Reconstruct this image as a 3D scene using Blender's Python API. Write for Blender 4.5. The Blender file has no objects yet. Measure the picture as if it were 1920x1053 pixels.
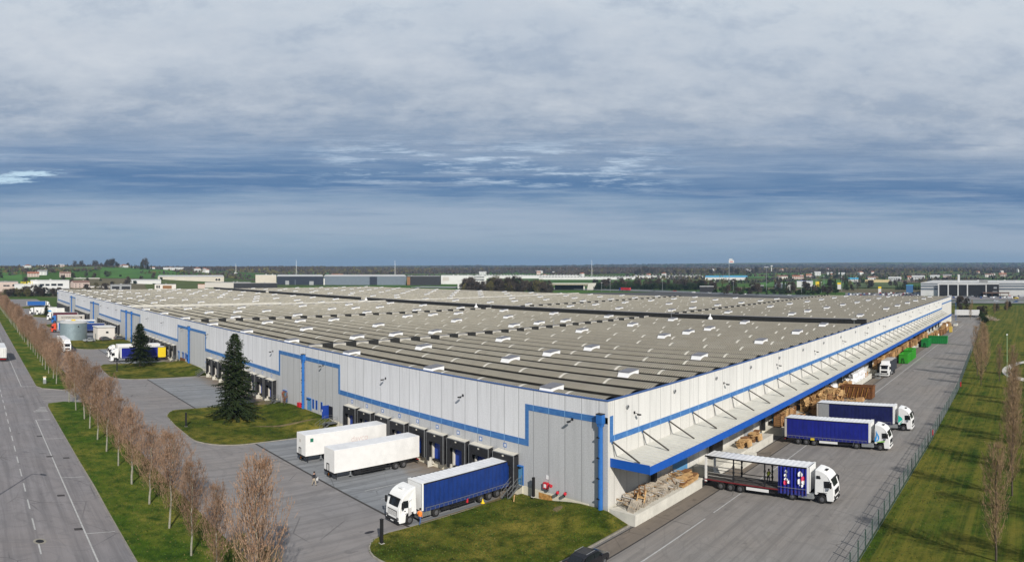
import bpy, bmesh, math, random
from math import sin, cos, pi, radians, atan2, hypot, sqrt, floor
from mathutils import Vector, Matrix, noise as mnoise
C = bpy.context.scene.collection
R = random.Random(7); HAZE = .00011

# ---------------------------------------------------------------- helpers
class MB:
    """collects faces and links them as ONE mesh object"""
    def __init__(s): s.v = []; s.f = []; s.m = []; s.M = None
    def add(s, pts, faces, m=0):
        n = len(s.v)
        if s.M is not None: pts = [tuple(s.M @ Vector(p)) for p in pts]
        s.v += [tuple(p) for p in pts]
        for f in faces: s.f.append([n + i for i in f]); s.m.append(m)
        return s
    def quad(s, a, b, c, d, m=0): return s.add([a, b, c, d], [(0, 1, 2, 3)], m)
    def poly(s, pts, m=0): return s.add(pts, [tuple(range(len(pts)))], m)
    def box(s, x0, x1, y0, y1, z0, z1, m=0):
        p = [(x0,y0,z0),(x1,y0,z0),(x1,y1,z0),(x0,y1,z0),(x0,y0,z1),(x1,y0,z1),(x1,y1,z1),(x0,y1,z1)]
        return s.add(p, [(3,2,1,0),(4,5,6,7),(0,1,5,4),(1,2,6,5),(2,3,7,6),(3,0,4,7)], m)
    def tube(s, a, b, r0, r1=None, n=6, m=0, cap=True):
        r1 = r0 if r1 is None else r1
        a = Vector(a); b = Vector(b); d = b - a
        if d.length < 1e-6: return s
        d.normalize(); u = d.orthogonal().normalized(); w = d.cross(u)
        p = []
        for c, r in ((a, r0), (b, r1)):
            for i in range(n):
                t = 2*pi*i/n; p.append(c + (u*cos(t) + w*sin(t))*r)
        f = [(i, (i+1) % n, n+(i+1) % n, n+i) for i in range(n)]
        if cap: f += [tuple(range(n-1, -1, -1)), tuple(range(n, 2*n))]
        return s.add(p, f, m)
    def bar(s, a, b, w, h, m=0):
        """square bar from a to b, w wide across, h high"""
        a = Vector(a); b = Vector(b); d = (b-a).normalized()
        up = Vector((0,0,1)) if abs(d.z) < .95 else Vector((1,0,0))
        u = d.cross(up).normalized()*w/2; k = u.cross(d).normalized()*h/2
        p = [a-u-k, a+u-k, a+u+k, a-u+k, b-u-k, b+u-k, b+u+k, b-u+k]
        return s.add(p, [(3,2,1,0),(4,5,6,7),(0,1,5,4),(1,2,6,5),(2,3,7,6),(3,0,4,7)], m)
    def prism(s, prof, y0, y1, m=0):
        """profile of (x,z) extruded from y0 to y1"""
        n = len(prof)
        p = [(x, y0, z) for x, z in prof] + [(x, y1, z) for x, z in prof]
        f = [tuple(range(n)), tuple(range(2*n-1, n-1, -1))] + [(i, n+i, n+(i+1) % n, (i+1) % n) for i in range(n)]
        return s.add(p, f, m)
    def slab(s, pts, z0, z1, m=0):
        """outline of (x,y), from z0 up to z1"""
        n = len(pts)
        p = [(x, y, z0) for x, y in pts] + [(x, y, z1) for x, y in pts]
        f = [tuple(range(n-1, -1, -1)), tuple(range(n, 2*n))] + [(i, (i+1) % n, n+(i+1) % n, n+i) for i in range(n)]
        return s.add(p, f, m)
    def lathe(s, prof, n=16, m=0, axis='z', o=(0,0,0)):
        """profile of (r, h) turned about an axis through o"""
        p = []; k = len(prof)
        for r, h in prof:
            for i in range(n):
                t = 2*pi*i/n; a, b = r*cos(t), r*sin(t)
                q = {'z': (a, b, h), 'y': (a, h, b), 'x': (h, a, b)}[axis]
                p.append((q[0]+o[0], q[1]+o[1], q[2]+o[2]))
        f = [(j*n+i, j*n+(i+1) % n, (j+1)*n+(i+1) % n, (j+1)*n+i) for j in range(k-1) for i in range(n)]
        f += [tuple(range(n-1, -1, -1)), tuple(range((k-1)*n, k*n))]
        return s.add(p, f, m)
    def obj(s, name, mats, parent=None, smooth=False, bevel=0, loc=None):
        me = bpy.data.meshes.new(name); me.from_pydata(s.v, [], s.f)
        mats = mats if isinstance(mats, (list, tuple)) else [mats]
        for m in mats: me.materials.append(m)
        me.polygons.foreach_set('material_index', s.m)
        if smooth: me.polygons.foreach_set('use_smooth', [True]*len(s.f))
        bm = bmesh.new(); bm.from_mesh(me)
        if bevel:
            bmesh.ops.remove_doubles(bm, verts=bm.verts, dist=1e-4)
            bmesh.ops.bevel(bm, geom=[e for e in bm.edges if len(e.link_faces) == 2 and e.calc_face_angle(0) > .5], offset=bevel, segments=2, affect='EDGES', profile=.6, clamp_overlap=True)
        if len(s.f) < 60000: bmesh.ops.recalc_face_normals(bm, faces=bm.faces)
        bm.to_mesh(me); bm.free(); me.update()
        o = bpy.data.objects.new(name, me); C.objects.link(o)
        if parent is not None: o.parent = parent
        if loc: o.location = loc
        return o

def thing(name, label, cat, loc=(0,0,0), rz=0, group=None):
    o = bpy.data.objects.new(name, None); C.objects.link(o)
    o.empty_display_size = .3
    o.location = loc; o.rotation_euler = (0, 0, rz)
    return tag(o, label, cat, group)
def tag(o, label=None, cat=None, group=None, kind=None):
    if label: o['label'] = label
    if cat: o['category'] = cat
    if group: o['group'] = group
    if kind: o['kind'] = kind
    return o
KIDS = {}
def kids(o): return [c for c in bpy.data.objects if c.parent is o] if o.name not in KIDS else KIDS[o.name]
def copy_tree(o, parent=None):
    c = o.copy(); C.objects.link(c); c.parent = parent
    for ch in o.children: copy_tree(ch, c)
    return c
def dup(o, loc, rz=0, scale=None, label=None, group=None):
    c = copy_tree(o); c.location = loc; c.rotation_euler = (0, 0, rz)
    if scale: c.scale = scale if isinstance(scale, tuple) else (scale,)*3
    if label: c['label'] = label
    if group: c['group'] = group
    return c
def struct(name, mb, mats, **k):
    o = mb.obj(name, mats, **k); o['kind'] = 'structure'; return o
def lettering(text, size, loc, rot, m, parent, ext=.01, align='CENTER', name='lettering'):
    cu = bpy.data.curves.new(name, 'FONT'); cu.body = text; cu.size = size; cu.extrude = ext
    cu.align_x = align; cu.align_y = 'CENTER'; cu.materials.append(m)
    tmp = bpy.data.objects.new(name, cu); C.objects.link(tmp)
    me = bpy.data.meshes.new_from_object(tmp.evaluated_get(bpy.context.evaluated_depsgraph_get()))
    bpy.data.objects.remove(tmp); me.materials.clear(); me.materials.append(m)
    o = bpy.data.objects.new(name, me); C.objects.link(o); o.parent = parent
    o.location = loc; o.rotation_euler = rot
    return o

# camera bearing: where a direction of the panorama meets the ground at a given distance
AX = radians(44.16); CAM = (-58.8, -42.8, 27.0); FP = 1270.0; HOR = 503.8
def at(px, d):
    t = (px-960)/FP
    return (CAM[0] + d*(sin(t)*sin(AX)+cos(t)*cos(AX)), CAM[1] + d*(-sin(t)*cos(AX)+cos(t)*sin(AX)))
def yaw_of(px): return AX - (px-960)/FP          # world angle of that bearing
def sm(a, b, x):
    t = min(1, max(0, (x-a)/(b-a))); return t*t*(3-2*t)

# ---------------------------------------------------------------- materials
def nt(name):
    m = bpy.data.materials.new(name); m.use_nodes = True
    t = m.node_tree; b = t.nodes['Principled BSDF']
    return m, t, b
def node(t, kind, **kw):
    n = t.nodes.new(kind)
    for k, v in kw.items():
        if k[0] == '_': setattr(n, k[1:], v)
        else: n.inputs[k].default_value = v
    return n
def noise(t, vec, scale, detail=4, rough=.55):
    n = node(t, 'ShaderNodeTexNoise', Scale=scale, Detail=detail, Roughness=rough)
    t.links.new(vec, n.inputs['Vector']); return n.outputs['Fac']
def ramp(t, fac, stops, interp='LINEAR'):
    n = t.nodes.new('ShaderNodeValToRGB'); n.color_ramp.interpolation = interp
    e = n.color_ramp.elements
    while len(e) < len(stops): e.new(.5)
    for el, (p, c) in zip(e, stops):
        el.position = p; el.color = (c, c, c, 1) if isinstance(c, (int, float)) else (*c, 1)
    t.links.new(fac, n.inputs['Fac']); return n.outputs['Color']
def mix(t, fac, a, b, blend='MIX'):
    n = t.nodes.new('ShaderNodeMix'); n.data_type = 'RGBA'; n.blend_type = blend
    for s, v in ((0, fac), (6, a), (7, b)):
        if hasattr(v, 'node'): t.links.new(v, n.inputs[s])
        else: n.inputs[s].default_value = v if s == 0 else (*v, 1)
    return n.outputs[2]
def mth(t, op, a, b=0.0, c=None):
    n = t.nodes.new('ShaderNodeMath'); n.operation = op
    for i, v in enumerate((a, b) if c is None else (a, b, c)):
        if hasattr(v, 'node'): t.links.new(v, n.inputs[i])
        else: n.inputs[i].default_value = v
    return n.outputs[0]
def coords(t, world=False):
    if world:
        return t.nodes.new('ShaderNodeNewGeometry').outputs['Position']
    return t.nodes.new('ShaderNodeTexCoord').outputs['Object']
def xyz(t, v):
    n = t.nodes.new('ShaderNodeSeparateXYZ'); t.links.new(v, n.inputs[0]); return n.outputs
def bump(t, b, h, strength=.3, dist=.05):
    n = node(t, 'ShaderNodeBump', Strength=strength, Distance=dist)
    t.links.new(h, n.inputs['Height']); t.links.new(n.outputs[0], b.inputs['Normal'])
def M(name, col, rough=.6, metal=0.0, var=.12, scale=3.0, spec=.35, world=False, dirt=0.0, alpha=None):
    m, t, b = nt(name)
    v = coords(t, world)
    lo = tuple(c*(1-var) for c in col); hi = tuple(min(1, c*(1+var)) for c in col)
    n1 = noise(t, v, scale, 5, .6)
    c = mix(t, ramp(t, n1, [(.3, 0.), (.7, 1.)]), lo, hi)
    if dirt:
        n2 = noise(t, v, scale*.23, 6, .7)
        c = mix(t, ramp(t, n2, [(.45, 0.), (.75, dirt)]), c, tuple(x*.45 for x in col))
    t.links.new(c, b.inputs['Base Color'])
    b.inputs['Roughness'].default_value = rough; b.inputs['Metallic'].default_value = metal
    b.inputs['Specular IOR Level'].default_value = spec
    return m

WHITE_PAINT = M('white_paint', (.78,.78,.77), .35, var=.03, scale=1.2, spec=.5)
TRAILER_WHITE = M('trailer_white', (.77,.76,.74), .4, var=.06, scale=.8, dirt=.28)
ROOF_TARP = M('white_tarpaulin', (.72,.73,.75), .5, var=.08, scale=.9, dirt=.3)
BLUE_TARP = M('blue_tarpaulin', (.010,.036,.18), .45, var=.18, scale=.7, dirt=.1)
NAVY_TARP = M('navy_tarpaulin', (.010,.017,.22), .45, var=.2, scale=.6, dirt=.1)
DARKNAVY_TARP = M('dark_navy_tarpaulin', (.010,.014,.085), .5, var=.25, scale=.7, dirt=.1)
CHARCOAL_TARP = M('charcoal_tarpaulin', (.03,.035,.045), .5, var=.2)
SKYBLUE_TARP = M('mid_blue_tarpaulin', (.02,.12,.42), .5, var=.12)
def ribbed(m):      # painted shade of hanging folds, plus strap lines, of a lorry curtain
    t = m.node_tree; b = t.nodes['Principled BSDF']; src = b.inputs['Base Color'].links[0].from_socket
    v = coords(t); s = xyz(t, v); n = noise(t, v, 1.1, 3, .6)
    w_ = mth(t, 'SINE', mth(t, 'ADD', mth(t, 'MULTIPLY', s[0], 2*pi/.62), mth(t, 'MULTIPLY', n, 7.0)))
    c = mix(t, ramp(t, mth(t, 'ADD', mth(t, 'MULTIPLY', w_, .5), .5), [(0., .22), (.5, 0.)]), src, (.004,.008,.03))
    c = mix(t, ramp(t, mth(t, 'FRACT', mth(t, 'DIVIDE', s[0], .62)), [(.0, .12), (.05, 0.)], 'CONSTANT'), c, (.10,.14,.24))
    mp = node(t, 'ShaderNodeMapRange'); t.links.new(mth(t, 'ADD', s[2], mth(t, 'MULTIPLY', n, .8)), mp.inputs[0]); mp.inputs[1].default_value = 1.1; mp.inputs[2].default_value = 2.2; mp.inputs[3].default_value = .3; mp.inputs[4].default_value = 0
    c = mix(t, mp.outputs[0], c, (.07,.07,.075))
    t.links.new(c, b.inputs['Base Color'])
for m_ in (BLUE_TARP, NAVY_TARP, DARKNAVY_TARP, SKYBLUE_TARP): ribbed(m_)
YELLOW_TARP = M('yellow_panel', (.75,.55,.02), .5, var=.06)
GREY_TRAILER = M('grey_trailer_panel', (.50,.47,.43), .5, var=.06)
ALU = M('aluminium', (.55,.56,.57), .35, .8, var=.1)
GREY_METAL = M('galvanised_steel', (.42,.44,.45), .45, .6, var=.15, scale=5)
DARK_METAL = M('dark_chassis_steel', (.022,.022,.024), .6, .2, var=.3)
RUBBER = M('tyre_rubber', (.018,.018,.018), .85, var=.2)
RIM = M('wheel_rim_steel', (.20,.20,.21), .4, .6, var=.12)
GLASS = M('vehicle_glass', (.012,.015,.018), .08, var=.1, spec=.6)
BLACK = M('black_plastic', (.015,.015,.016), .6, var=.2)
BLACK_RUBBER = M('black_dock_curtain', (.018,.018,.02), .75, var=.25, scale=2)
GREY_FRAME = M('grey_frame', (.30,.31,.32), .5, var=.1)
RED_PLASTIC = M('red_lamp', (.5,.02,.03), .3, var=.1)
ORANGE = M('amber_orange', (.85,.25,.02), .5, var=.06)
RED = M('red_paint', (.50,.02,.035), .45, var=.1)
GREEN_PAINT = M('container_green', (.015,.21,.045), .5, var=.15, scale=1.5, dirt=.15)
LEAFGREEN_PAINT = M('container_bright_green', (.04,.29,.025), .5, var=.15, scale=1.5, dirt=.12)
RUST = M('rusty_steel', (.16,.065,.022), .8, var=.4, scale=2.5, dirt=.3)
BLUE_PAINT = M('blue_paint', (.025,.135,.42), .5, var=.14, scale=1.0, dirt=.12)
CANOPY_BLUE = M('canopy_fascia_blue', (.010,.088,.40), .45, var=.08, scale=.6)
DOOR_BLUE = M('door_blue', (.10,.27,.48), .5, var=.08)
DEEP_BLUE = M('deep_blue_paint', (.012,.045,.27), .45, var=.12)
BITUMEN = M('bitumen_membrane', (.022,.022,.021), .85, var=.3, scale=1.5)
CANOPY_TOP = M('canopy_sheet', (.56,.55,.50), .6, var=.08, scale=.5, dirt=.1)
VENT_WHITE = M('roof_vent_white', (.80,.80,.80), .4, var=.04)
VENT_GREY = M('roof_vent_lid', (.17,.17,.19), .5, var=.12)
TRANSLUCENT = M('translucent_sheet', (.60,.57,.50), .5, var=.08)
CONCRETE = M('concrete', (.50,.48,.43), .85, var=.12, scale=.9, dirt=.2)
CONCRETE_PALE = M('pale_concrete', (.57,.55,.49), .85, var=.14, scale=.9, dirt=.15)
WOOD = M('pallet_wood', (.52,.33,.15), .8, var=.35, scale=3, dirt=.2)
WOOD_GREY = M('weathered_wood', (.39,.34,.275), .85, var=.4, scale=3, dirt=.25)
WOOD_DARK = M('brown_wood', (.24,.12,.05), .8, var=.3, scale=3, dirt=.2)
CARTON = M('cardboard', (.44,.26,.12), .85, var=.15)
BAG_WHITE = M('woven_bag', (.72,.72,.73), .7, var=.15, scale=3)
SKIN = M('skin', (.50,.30,.22), .6, var=.05)
DENIM = M('denim', (.06,.10,.22), .8, var=.15)
KHAKI = M('khaki_cloth', (.42,.36,.28), .8, var=.1)
DARK_CLOTH = M('dark_cloth', (.025,.025,.032), .8, var=.15)
HIVIS = M('orange_vest', (.85,.22,.03), .6, var=.06)
HAIR = M('dark_hair', (.02,.015,.012), .7, var=.2)
CAR_BLACK = M('car_black', (.012,.012,.015), .2, var=.1, spec=.6)
CAR_GREY = M('car_grey', (.13,.135,.14), .3, .4, var=.05)
CAR_SILVER = M('car_silver', (.50,.52,.54), .3, .5, var=.05)
CAR_WHITE = M('car_white', (.74,.74,.74), .3, var=.03)
CAR_RED = M('car_red', (.30,.02,.02), .3, var=.05)
CAR_BLUE = M('car_blue', (.02,.06,.20), .3, var=.05)
TEAL = M('teal_graphic', (.02,.50,.36), .5, var=.05)
SKY_GRAPHIC = M('sky_blue_graphic', (.04,.32,.72), .5, var=.05)
LIME = M('lime_graphic', (.32,.62,.16), .5, var=.05)
POLE_GREEN = M('pale_green_pole', (.32,.45,.25), .5, var=.06)
# ---------------------------------------------------------------- camera, sun, sky
cam = bpy.data.cameras.new('camera'); cam_o = bpy.data.objects.new('camera', cam); C.objects.link(cam_o)
cam.type = 'PANO'; cam.panorama_type = 'CENTRAL_CYLINDRICAL'
cam.central_cylindrical_range_u_min = -960/FP; cam.central_cylindrical_range_u_max = 960/FP
cam.central_cylindrical_range_v_min = (HOR-1053)/FP; cam.central_cylindrical_range_v_max = HOR/FP
cam.central_cylindrical_radius = 1.0
cam.clip_start = .5; cam.clip_end = 40000; cam.lens = 21
cam_o.location = CAM; cam_o.rotation_euler = (pi/2, 0, AX - pi/2)
bpy.context.scene.camera = cam_o

SUN_EL = radians(32); SUN_AZ = radians(59.5)      # light travels towards SUN_AZ (world angle)
sun = bpy.data.lights.new('sun', 'SUN'); sun.energy = 4.9; sun.angle = radians(.5); sun.color = (1.0, .95, .87)
sun_o = bpy.data.objects.new('sun', sun); C.objects.link(sun_o)
dv = Vector((cos(SUN_AZ)*cos(SUN_EL), sin(SUN_AZ)*cos(SUN_EL), -sin(SUN_EL)))
sun_o.rotation_euler = dv.to_track_quat('-Z', 'Y').to_euler(); sun_o.location = (-100, -150, 120)

sc = bpy.context.scene
w = bpy.data.worlds.new('World'); sc.world = w; w.use_nodes = True
t = w.node_tree; bg = t.nodes['Background']; bg.inputs['Strength'].default_value = .1
sky = t.nodes.new('ShaderNodeTexSky'); sky.sky_type = 'NISHITA'; sky.sun_disc = False
sky.sun_elevation = SUN_EL; sky.sun_rotation = radians(90) - (SUN_AZ + pi)
g = t.nodes.new('ShaderNodeTexCoord').outputs['Generated']
# turn the direction so that x runs along the picture's middle bearing
vr = t.nodes.new('ShaderNodeVectorRotate'); vr.rotation_type = 'Z_AXIS'; vr.inputs['Angle'].default_value = -AX
t.links.new(g, vr.inputs['Vector'])
s = xyz(t, vr.outputs[0])
el = mth(t, 'ARCTAN2', s[2], mth(t, 'SQRT', mth(t, 'ADD', mth(t, 'MULTIPLY', s[0], s[0]), mth(t, 'MULTIPLY', s[1], s[1]))))
az = mth(t, 'ARCTAN2', s[1], s[0])                 # + = left
def comb(x, y, z):
    n = t.nodes.new('ShaderNodeCombineXYZ')
    for i, v in enumerate((x, y, z)):
        if hasattr(v, 'node'): t.links.new(v, n.inputs[i])
        else: n.inputs[i].default_value = v
    return n.outputs[0]
# cloud layer seen in perspective: stretched flat towards the horizon
ta = mth(t, 'TANGENT', mth(t, 'MINIMUM', mth(t, 'MAXIMUM', el, 0.0), 1.2))
inv = mth(t, 'DIVIDE', 1.0, mth(t, 'ADD', ta, .10))
plane = comb(mth(t, 'MULTIPLY', mth(t, 'SINE', az), inv), mth(t, 'MULTIPLY', mth(t, 'COSINE', az), inv), 0.0)
flat = comb(mth(t, 'MULTIPLY', az, 2.0), mth(t, 'MULTIPLY', ta, 18.0), 3.3)
n_big = noise(t, plane, .8, 4, .55); n_mid = noise(t, plane, 2.3, 8, .66)
n_streak = noise(t, flat, 1.5, 8, .64); n_fine = noise(t, flat, 4.2, 9, .70); n_thin = noise(t, comb(mth(t, 'MULTIPLY', az, 3.0), mth(t, 'MULTIPLY', ta, 60.0), 7.7), 1.6, 7, .65)
wob = mth(t, 'MULTIPLY', mth(t, 'SUBTRACT', noise(t, comb(mth(t, 'MULTIPLY', az, 2.2), 4.1, 0.0), 1.0, 3), .5), .045)
e2 = mth(t, 'ADD', mth(t, 'SUBTRACT', mth(t, 'ADD', ta, wob), mth(t, 'MULTIPLY', az, .022)), mth(t, 'MULTIPLY', mth(t, 'SUBTRACT', n_streak, .5), .075))
base = ramp(t, mth(t, 'MULTIPLY', e2, 2.5), [
    (0.0, (.23,.36,.50)), (.06, (.26,.38,.51)), (.13, (.34,.43,.545)), (.19, (.31,.395,.52)), (.235, (.20,.30,.445)), (.272, (.105,.205,.375)),
    (.308, (.070,.163,.335)), (.345, (.105,.20,.365)), (.40, (.185,.275,.425)), (.48, (.245,.32,.44)), (.60, (.37,.43,.52)), (.80, (.48,.54,.62)), (1.0, (.58,.64,.705))])
up = ramp(t, mth(t, 'MULTIPLY', e2, 2.5), [(.38, 0.), (.55, 1.)])
col = mix(t, mth(t, 'MULTIPLY', up, ramp(t, n_mid, [(.44, 0.), (.68, .55)])), base, (.66,.69,.73))
col = mix(t, mth(t, 'MULTIPLY', up, ramp(t, n_mid, [(.30, .55), (.47, 0.)])), col, (.27,.345,.47))
col = mix(t, mth(t, 'MULTIPLY', up, ramp(t, n_big, [(.52, 0.), (.68, .45)])), col, (.30,.375,.50))
col = mix(t, mth(t, 'MULTIPLY', up, ramp(t, n_big, [(.30, .5), (.45, 0.)])), col, (.68,.715,.755))
n_tex = noise(t, plane, 7.0, 7, .7)
col = mix(t, mth(t, 'MULTIPLY', up, ramp(t, n_tex, [(.50, 0.), (.70, .17)])), col, (.66,.70,.75))
col = mix(t, mth(t, 'MULTIPLY', up, ramp(t, n_tex, [(.30, .16), (.48, 0.)])), col, (.30,.375,.50))
low = ramp(t, mth(t, 'MULTIPLY', ta, 2.5), [(.0, .2), (.06, .35), (.16, 1.), (.44, 1.), (.60, 0.)])
col = mix(t, mth(t, 'MULTIPLY', ramp(t, n_thin, [(.48, 0.), (.70, .5)]), low), col, (.40,.47,.58))
col = mix(t, mth(t, 'MULTIPLY', ramp(t, n_thin, [(.28, .38), (.46, 0.)]), low), col, (.08,.165,.33))
# broken bright gaps low in the deck
band = ramp(t, mth(t, 'MULTIPLY', mth(t, 'SUBTRACT', ta, mth(t, 'MULTIPLY', az, .022)), 2.5), [(.28, 0.), (.33, 1.), (.42, 1.), (.50, 0.)])
azm = ramp(t, mth(t, 'ADD', mth(t, 'MULTIPLY', az, .62), .5), [(.32, 0.), (.40, 1.), (.62, .9), (.72, .12), (.9, .05), (1., .3)])
gap = mth(t, 'MULTIPLY', mth(t, 'MULTIPLY', ramp(t, n_fine, [(.50, 0.), (.63, 1.)]), band), azm)
col = mix(t, mth(t, 'MULTIPLY', gap, .75), col, (.62,.74,.86))
slot = mth(t, 'ADD', mth(t, 'POWER', mth(t, 'MULTIPLY', mth(t, 'SUBTRACT', mth(t, 'SUBTRACT', ta, .1375), mth(t, 'MULTIPLY', mth(t, 'SUBTRACT', az, .72), -.05)), 95.0), 2.0), mth(t, 'POWER', mth(t, 'MULTIPLY', mth(t, 'SUBTRACT', az, .80), 6.6), 2.0))
slot = mth(t, 'ADD', slot, mth(t, 'MULTIPLY', mth(t, 'SUBTRACT', n_fine, .5), 5.0))
col = mix(t, ramp(t, slot, [(.5, .9), (1.1, 0.)]), col, (.58,.77,.90))
# overhead, out of view, the sky is darkened to deepen the shadows
col = mix(t, ramp(t, ta, [(.40, 0.), (.62, .74)]), col, (.14,.17,.23))
bright = mix(t, 1.0, col, (10.6, 10.6, 10.6), 'MULTIPLY')
cov = mix(t, .93, sky.outputs[0], bright)
t.links.new(cov, bg.inputs['Color'])
vs = sc.view_settings; vs.view_transform = 'Standard'; vs.look = 'None'; vs.exposure = 0; vs.gamma = 1
sc.cycles.use_denoising = True
sc.cycles.max_bounces = 5; sc.cycles.diffuse_bounces = 3; sc.cycles.glossy_bounces = 2; sc.cycles.transparent_max_bounces = 8
sc.cycles.volume_bounces = 0; sc.cycles.caustics_reflective = False; sc.cycles.caustics_refractive = False

# ---------------------------------------------------------------- ground materials
def asphalt(name, col, warm=0.0, streak=None):
    m, t, b = nt(name); v = coords(t, True); s = xyz(t, v)
    fine = noise(t, v, 9.0, 3, .7); mid = noise(t, v, .35, 6, .6); big = noise(t, v, .06, 4, .5)
    c = mix(t, ramp(t, mid, [(.3, 0.), (.7, 1.)]), tuple(x*.84 for x in col), tuple(x*1.12 for x in col))
    c = mix(t, ramp(t, big, [(.35, 0.), (.65, .55)]), c, tuple(x*y for x, y in zip(col, (1.12, 1.02, .92))))
    c = mix(t, ramp(t, fine, [(.35, .28), (.6, 0.)]), c, tuple(x*.6 for x in col))
    # tyre tracks
    st = node(t, 'ShaderNodeMapping'); t.links.new(v, st.inputs[0])
    st.inputs['Scale'].default_value = (.035, 1.1, 1) if streak == 'x' else (1.1, .035, 1)
    if streak:
        tr = noise(t, st.outputs[0], 1.0, 4, .65)
        c = mix(t, ramp(t, tr, [(.44, 0.), (.66, .8 if name == 'apron_concrete' else .5)]), c, tuple(x*.5 for x in col))
        tr2 = noise(t, st.outputs[0], 3.7, 3, .6); c = mix(t, ramp(t, tr2, [(.55, 0.), (.7, .25)]), c, tuple(min(1, x*1.3) for x in col))
    ob = noise(t, v, .8, 3, .5); og = noise(t, v, .13, 2)
    c = mix(t, mth(t, 'MULTIPLY', ramp(t, ob, [(.60, 0.), (.70, .55)]), ramp(t, og, [(.45, 0.), (.6, 1.)])), c, tuple(x*.45 for x in col))
    br = node(t, 'ShaderNodeTexBrick', Scale=.045); br.offset = .37; br.inputs['Mortar Size'].default_value = .0; br.inputs['Color1'].default_value = (0,0,0,1); br.inputs['Color2'].default_value = (1,1,1,1); t.links.new(v, br.inputs['Vector'])
    c = mix(t, ramp(t, br.outputs['Color'], [(.0, .22), (.5, 0.)]), c, tuple(x*.72 for x in col))
    if name == 'apron_concrete':
        dm = ramp(t, mth(t, 'ADD', s[0], mth(t, 'MULTIPLY', mth(t, 'SUBTRACT', mid, .5), 9.0)), [(0., 0.), (1., 0.)])
        dx = node(t, 'ShaderNodeMapRange'); t.links.new(mth(t, 'ADD', s[0], mth(t, 'MULTIPLY', mth(t, 'SUBTRACT', mid, .5), 9.0)), dx.inputs[0]); dx.inputs[1].default_value = -5.5; dx.inputs[2].default_value = -1.0; dx.inputs[3].default_value = 0; dx.inputs[4].default_value = .8
        c = mix(t, dx.outputs[0], c, (.20,.15,.10))
    # curved sweeps
    wv = node(t, 'ShaderNodeTexNoise', Scale=.11, Detail=1.0, Distortion=2.6); t.links.new(v, wv.inputs['Vector'])
    c = mix(t, ramp(t, wv.outputs['Fac'], [(.47, 0.), (.495, .3), (.505, .3), (.53, 0.)]), c, tuple(x*.62 for x in col))
    # cracks
    vo = node(t, 'ShaderNodeTexVoronoi', Scale=.16); vo.feature = 'DISTANCE_TO_EDGE'
    wa = node(t, 'ShaderNodeMix'); wa.data_type = 'VECTOR'
    nz = node(t, 'ShaderNodeTexNoise', Scale=.5, Detail=5.0); t.links.new(v, nz.inputs['Vector'])
    wa.inputs[0].default_value = .93; t.links.new(nz.outputs['Color'], wa.inputs[4]); t.links.new(v, wa.inputs[5])
    t.links.new(wa.outputs[1], vo.inputs['Vector'])
    ck = mth(t, 'MULTIPLY', ramp(t, vo.outputs['Distance'], [(0., .75), (.012, 0.)]), ramp(t, noise(t, v, .09, 2), [(.52, 0.), (.6, 1.)]))
    c = mix(t, ck, c, tuple(x*.35 for x in col))
    t.links.new(c, b.inputs['Base Color']); b.inputs['Roughness'].default_value = .9; b.inputs['Specular IOR Level'].default_value = .2
    bump(t, b, fine, .25, .02)
    return m
ASPH = asphalt('yard_asphalt', (.250,.242,.245), streak='x')
ASPH_ROAD = asphalt('road_asphalt', (.236,.228,.238), streak='y')
ASPH_SIDE = asphalt('service_road_asphalt', (.246,.236,.227), streak='x')
APRON = asphalt('apron_concrete', (.25,.265,.285), streak='x')
STRIP = asphalt('gutter_concrete', (.20,.175,.15), streak='x')

def grass_mat(name, dark, mid, dry, drya=.5, scale=1.0, stripes=False):
    m, t, b = nt(name); v = coords(t, True)
    f = noise(t, v, 7*scale, 5, .75); a = noise(t, v, .55*scale, 6, .65); c2 = noise(t, v, .12*scale, 4, .6)
    c = mix(t, ramp(t, a, [(.32, 0.), (.62, 1.)]), dark, mid)
    dr = mth(t, 'MULTIPLY', ramp(t, c2, [(.42, 0.), (.62, 1.)]), ramp(t, a, [(.35, .1), (.6, 1.)]))
    c = mix(t, mth(t, 'MULTIPLY', dr, drya), c, dry)
    c = mix(t, ramp(t, f, [(.35, .6), (.6, 0.)]), c, tuple(x*.35 for x in dark))
    if stripes:
        mp = node(t, 'ShaderNodeMapping'); t.links.new(v, mp.inputs[0]); mp.inputs['Scale'].default_value = (.02, .75, 1)
        c = mix(t, ramp(t, noise(t, mp.outputs[0], 1.0, 4, .7), [(.42, 0.), (.62, .5)]), c, dry)
    t.links.new(c, b.inputs['Base Color']); b.inputs['Roughness'].default_value = .95; b.inputs['Specular IOR Level'].default_value = .1
    bump(t, b, f, .7, .12)
    return m
GRASS = grass_mat('verge_grass', (.022,.058,.006), (.078,.138,.012), (.25,.22,.042), .85)
GRASS_IS = grass_mat('island_grass', (.020,.038,.005), (.092,.118,.012), (.27,.22,.042), .9)
GRASS_R = grass_mat('field_grass', (.020,.046,.006), (.070,.118,.011), (.20,.17,.03), .7, stripes=True)
SOIL = M('bare_soil', (.135,.105,.05), .95, var=.5, scale=1.6)

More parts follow.
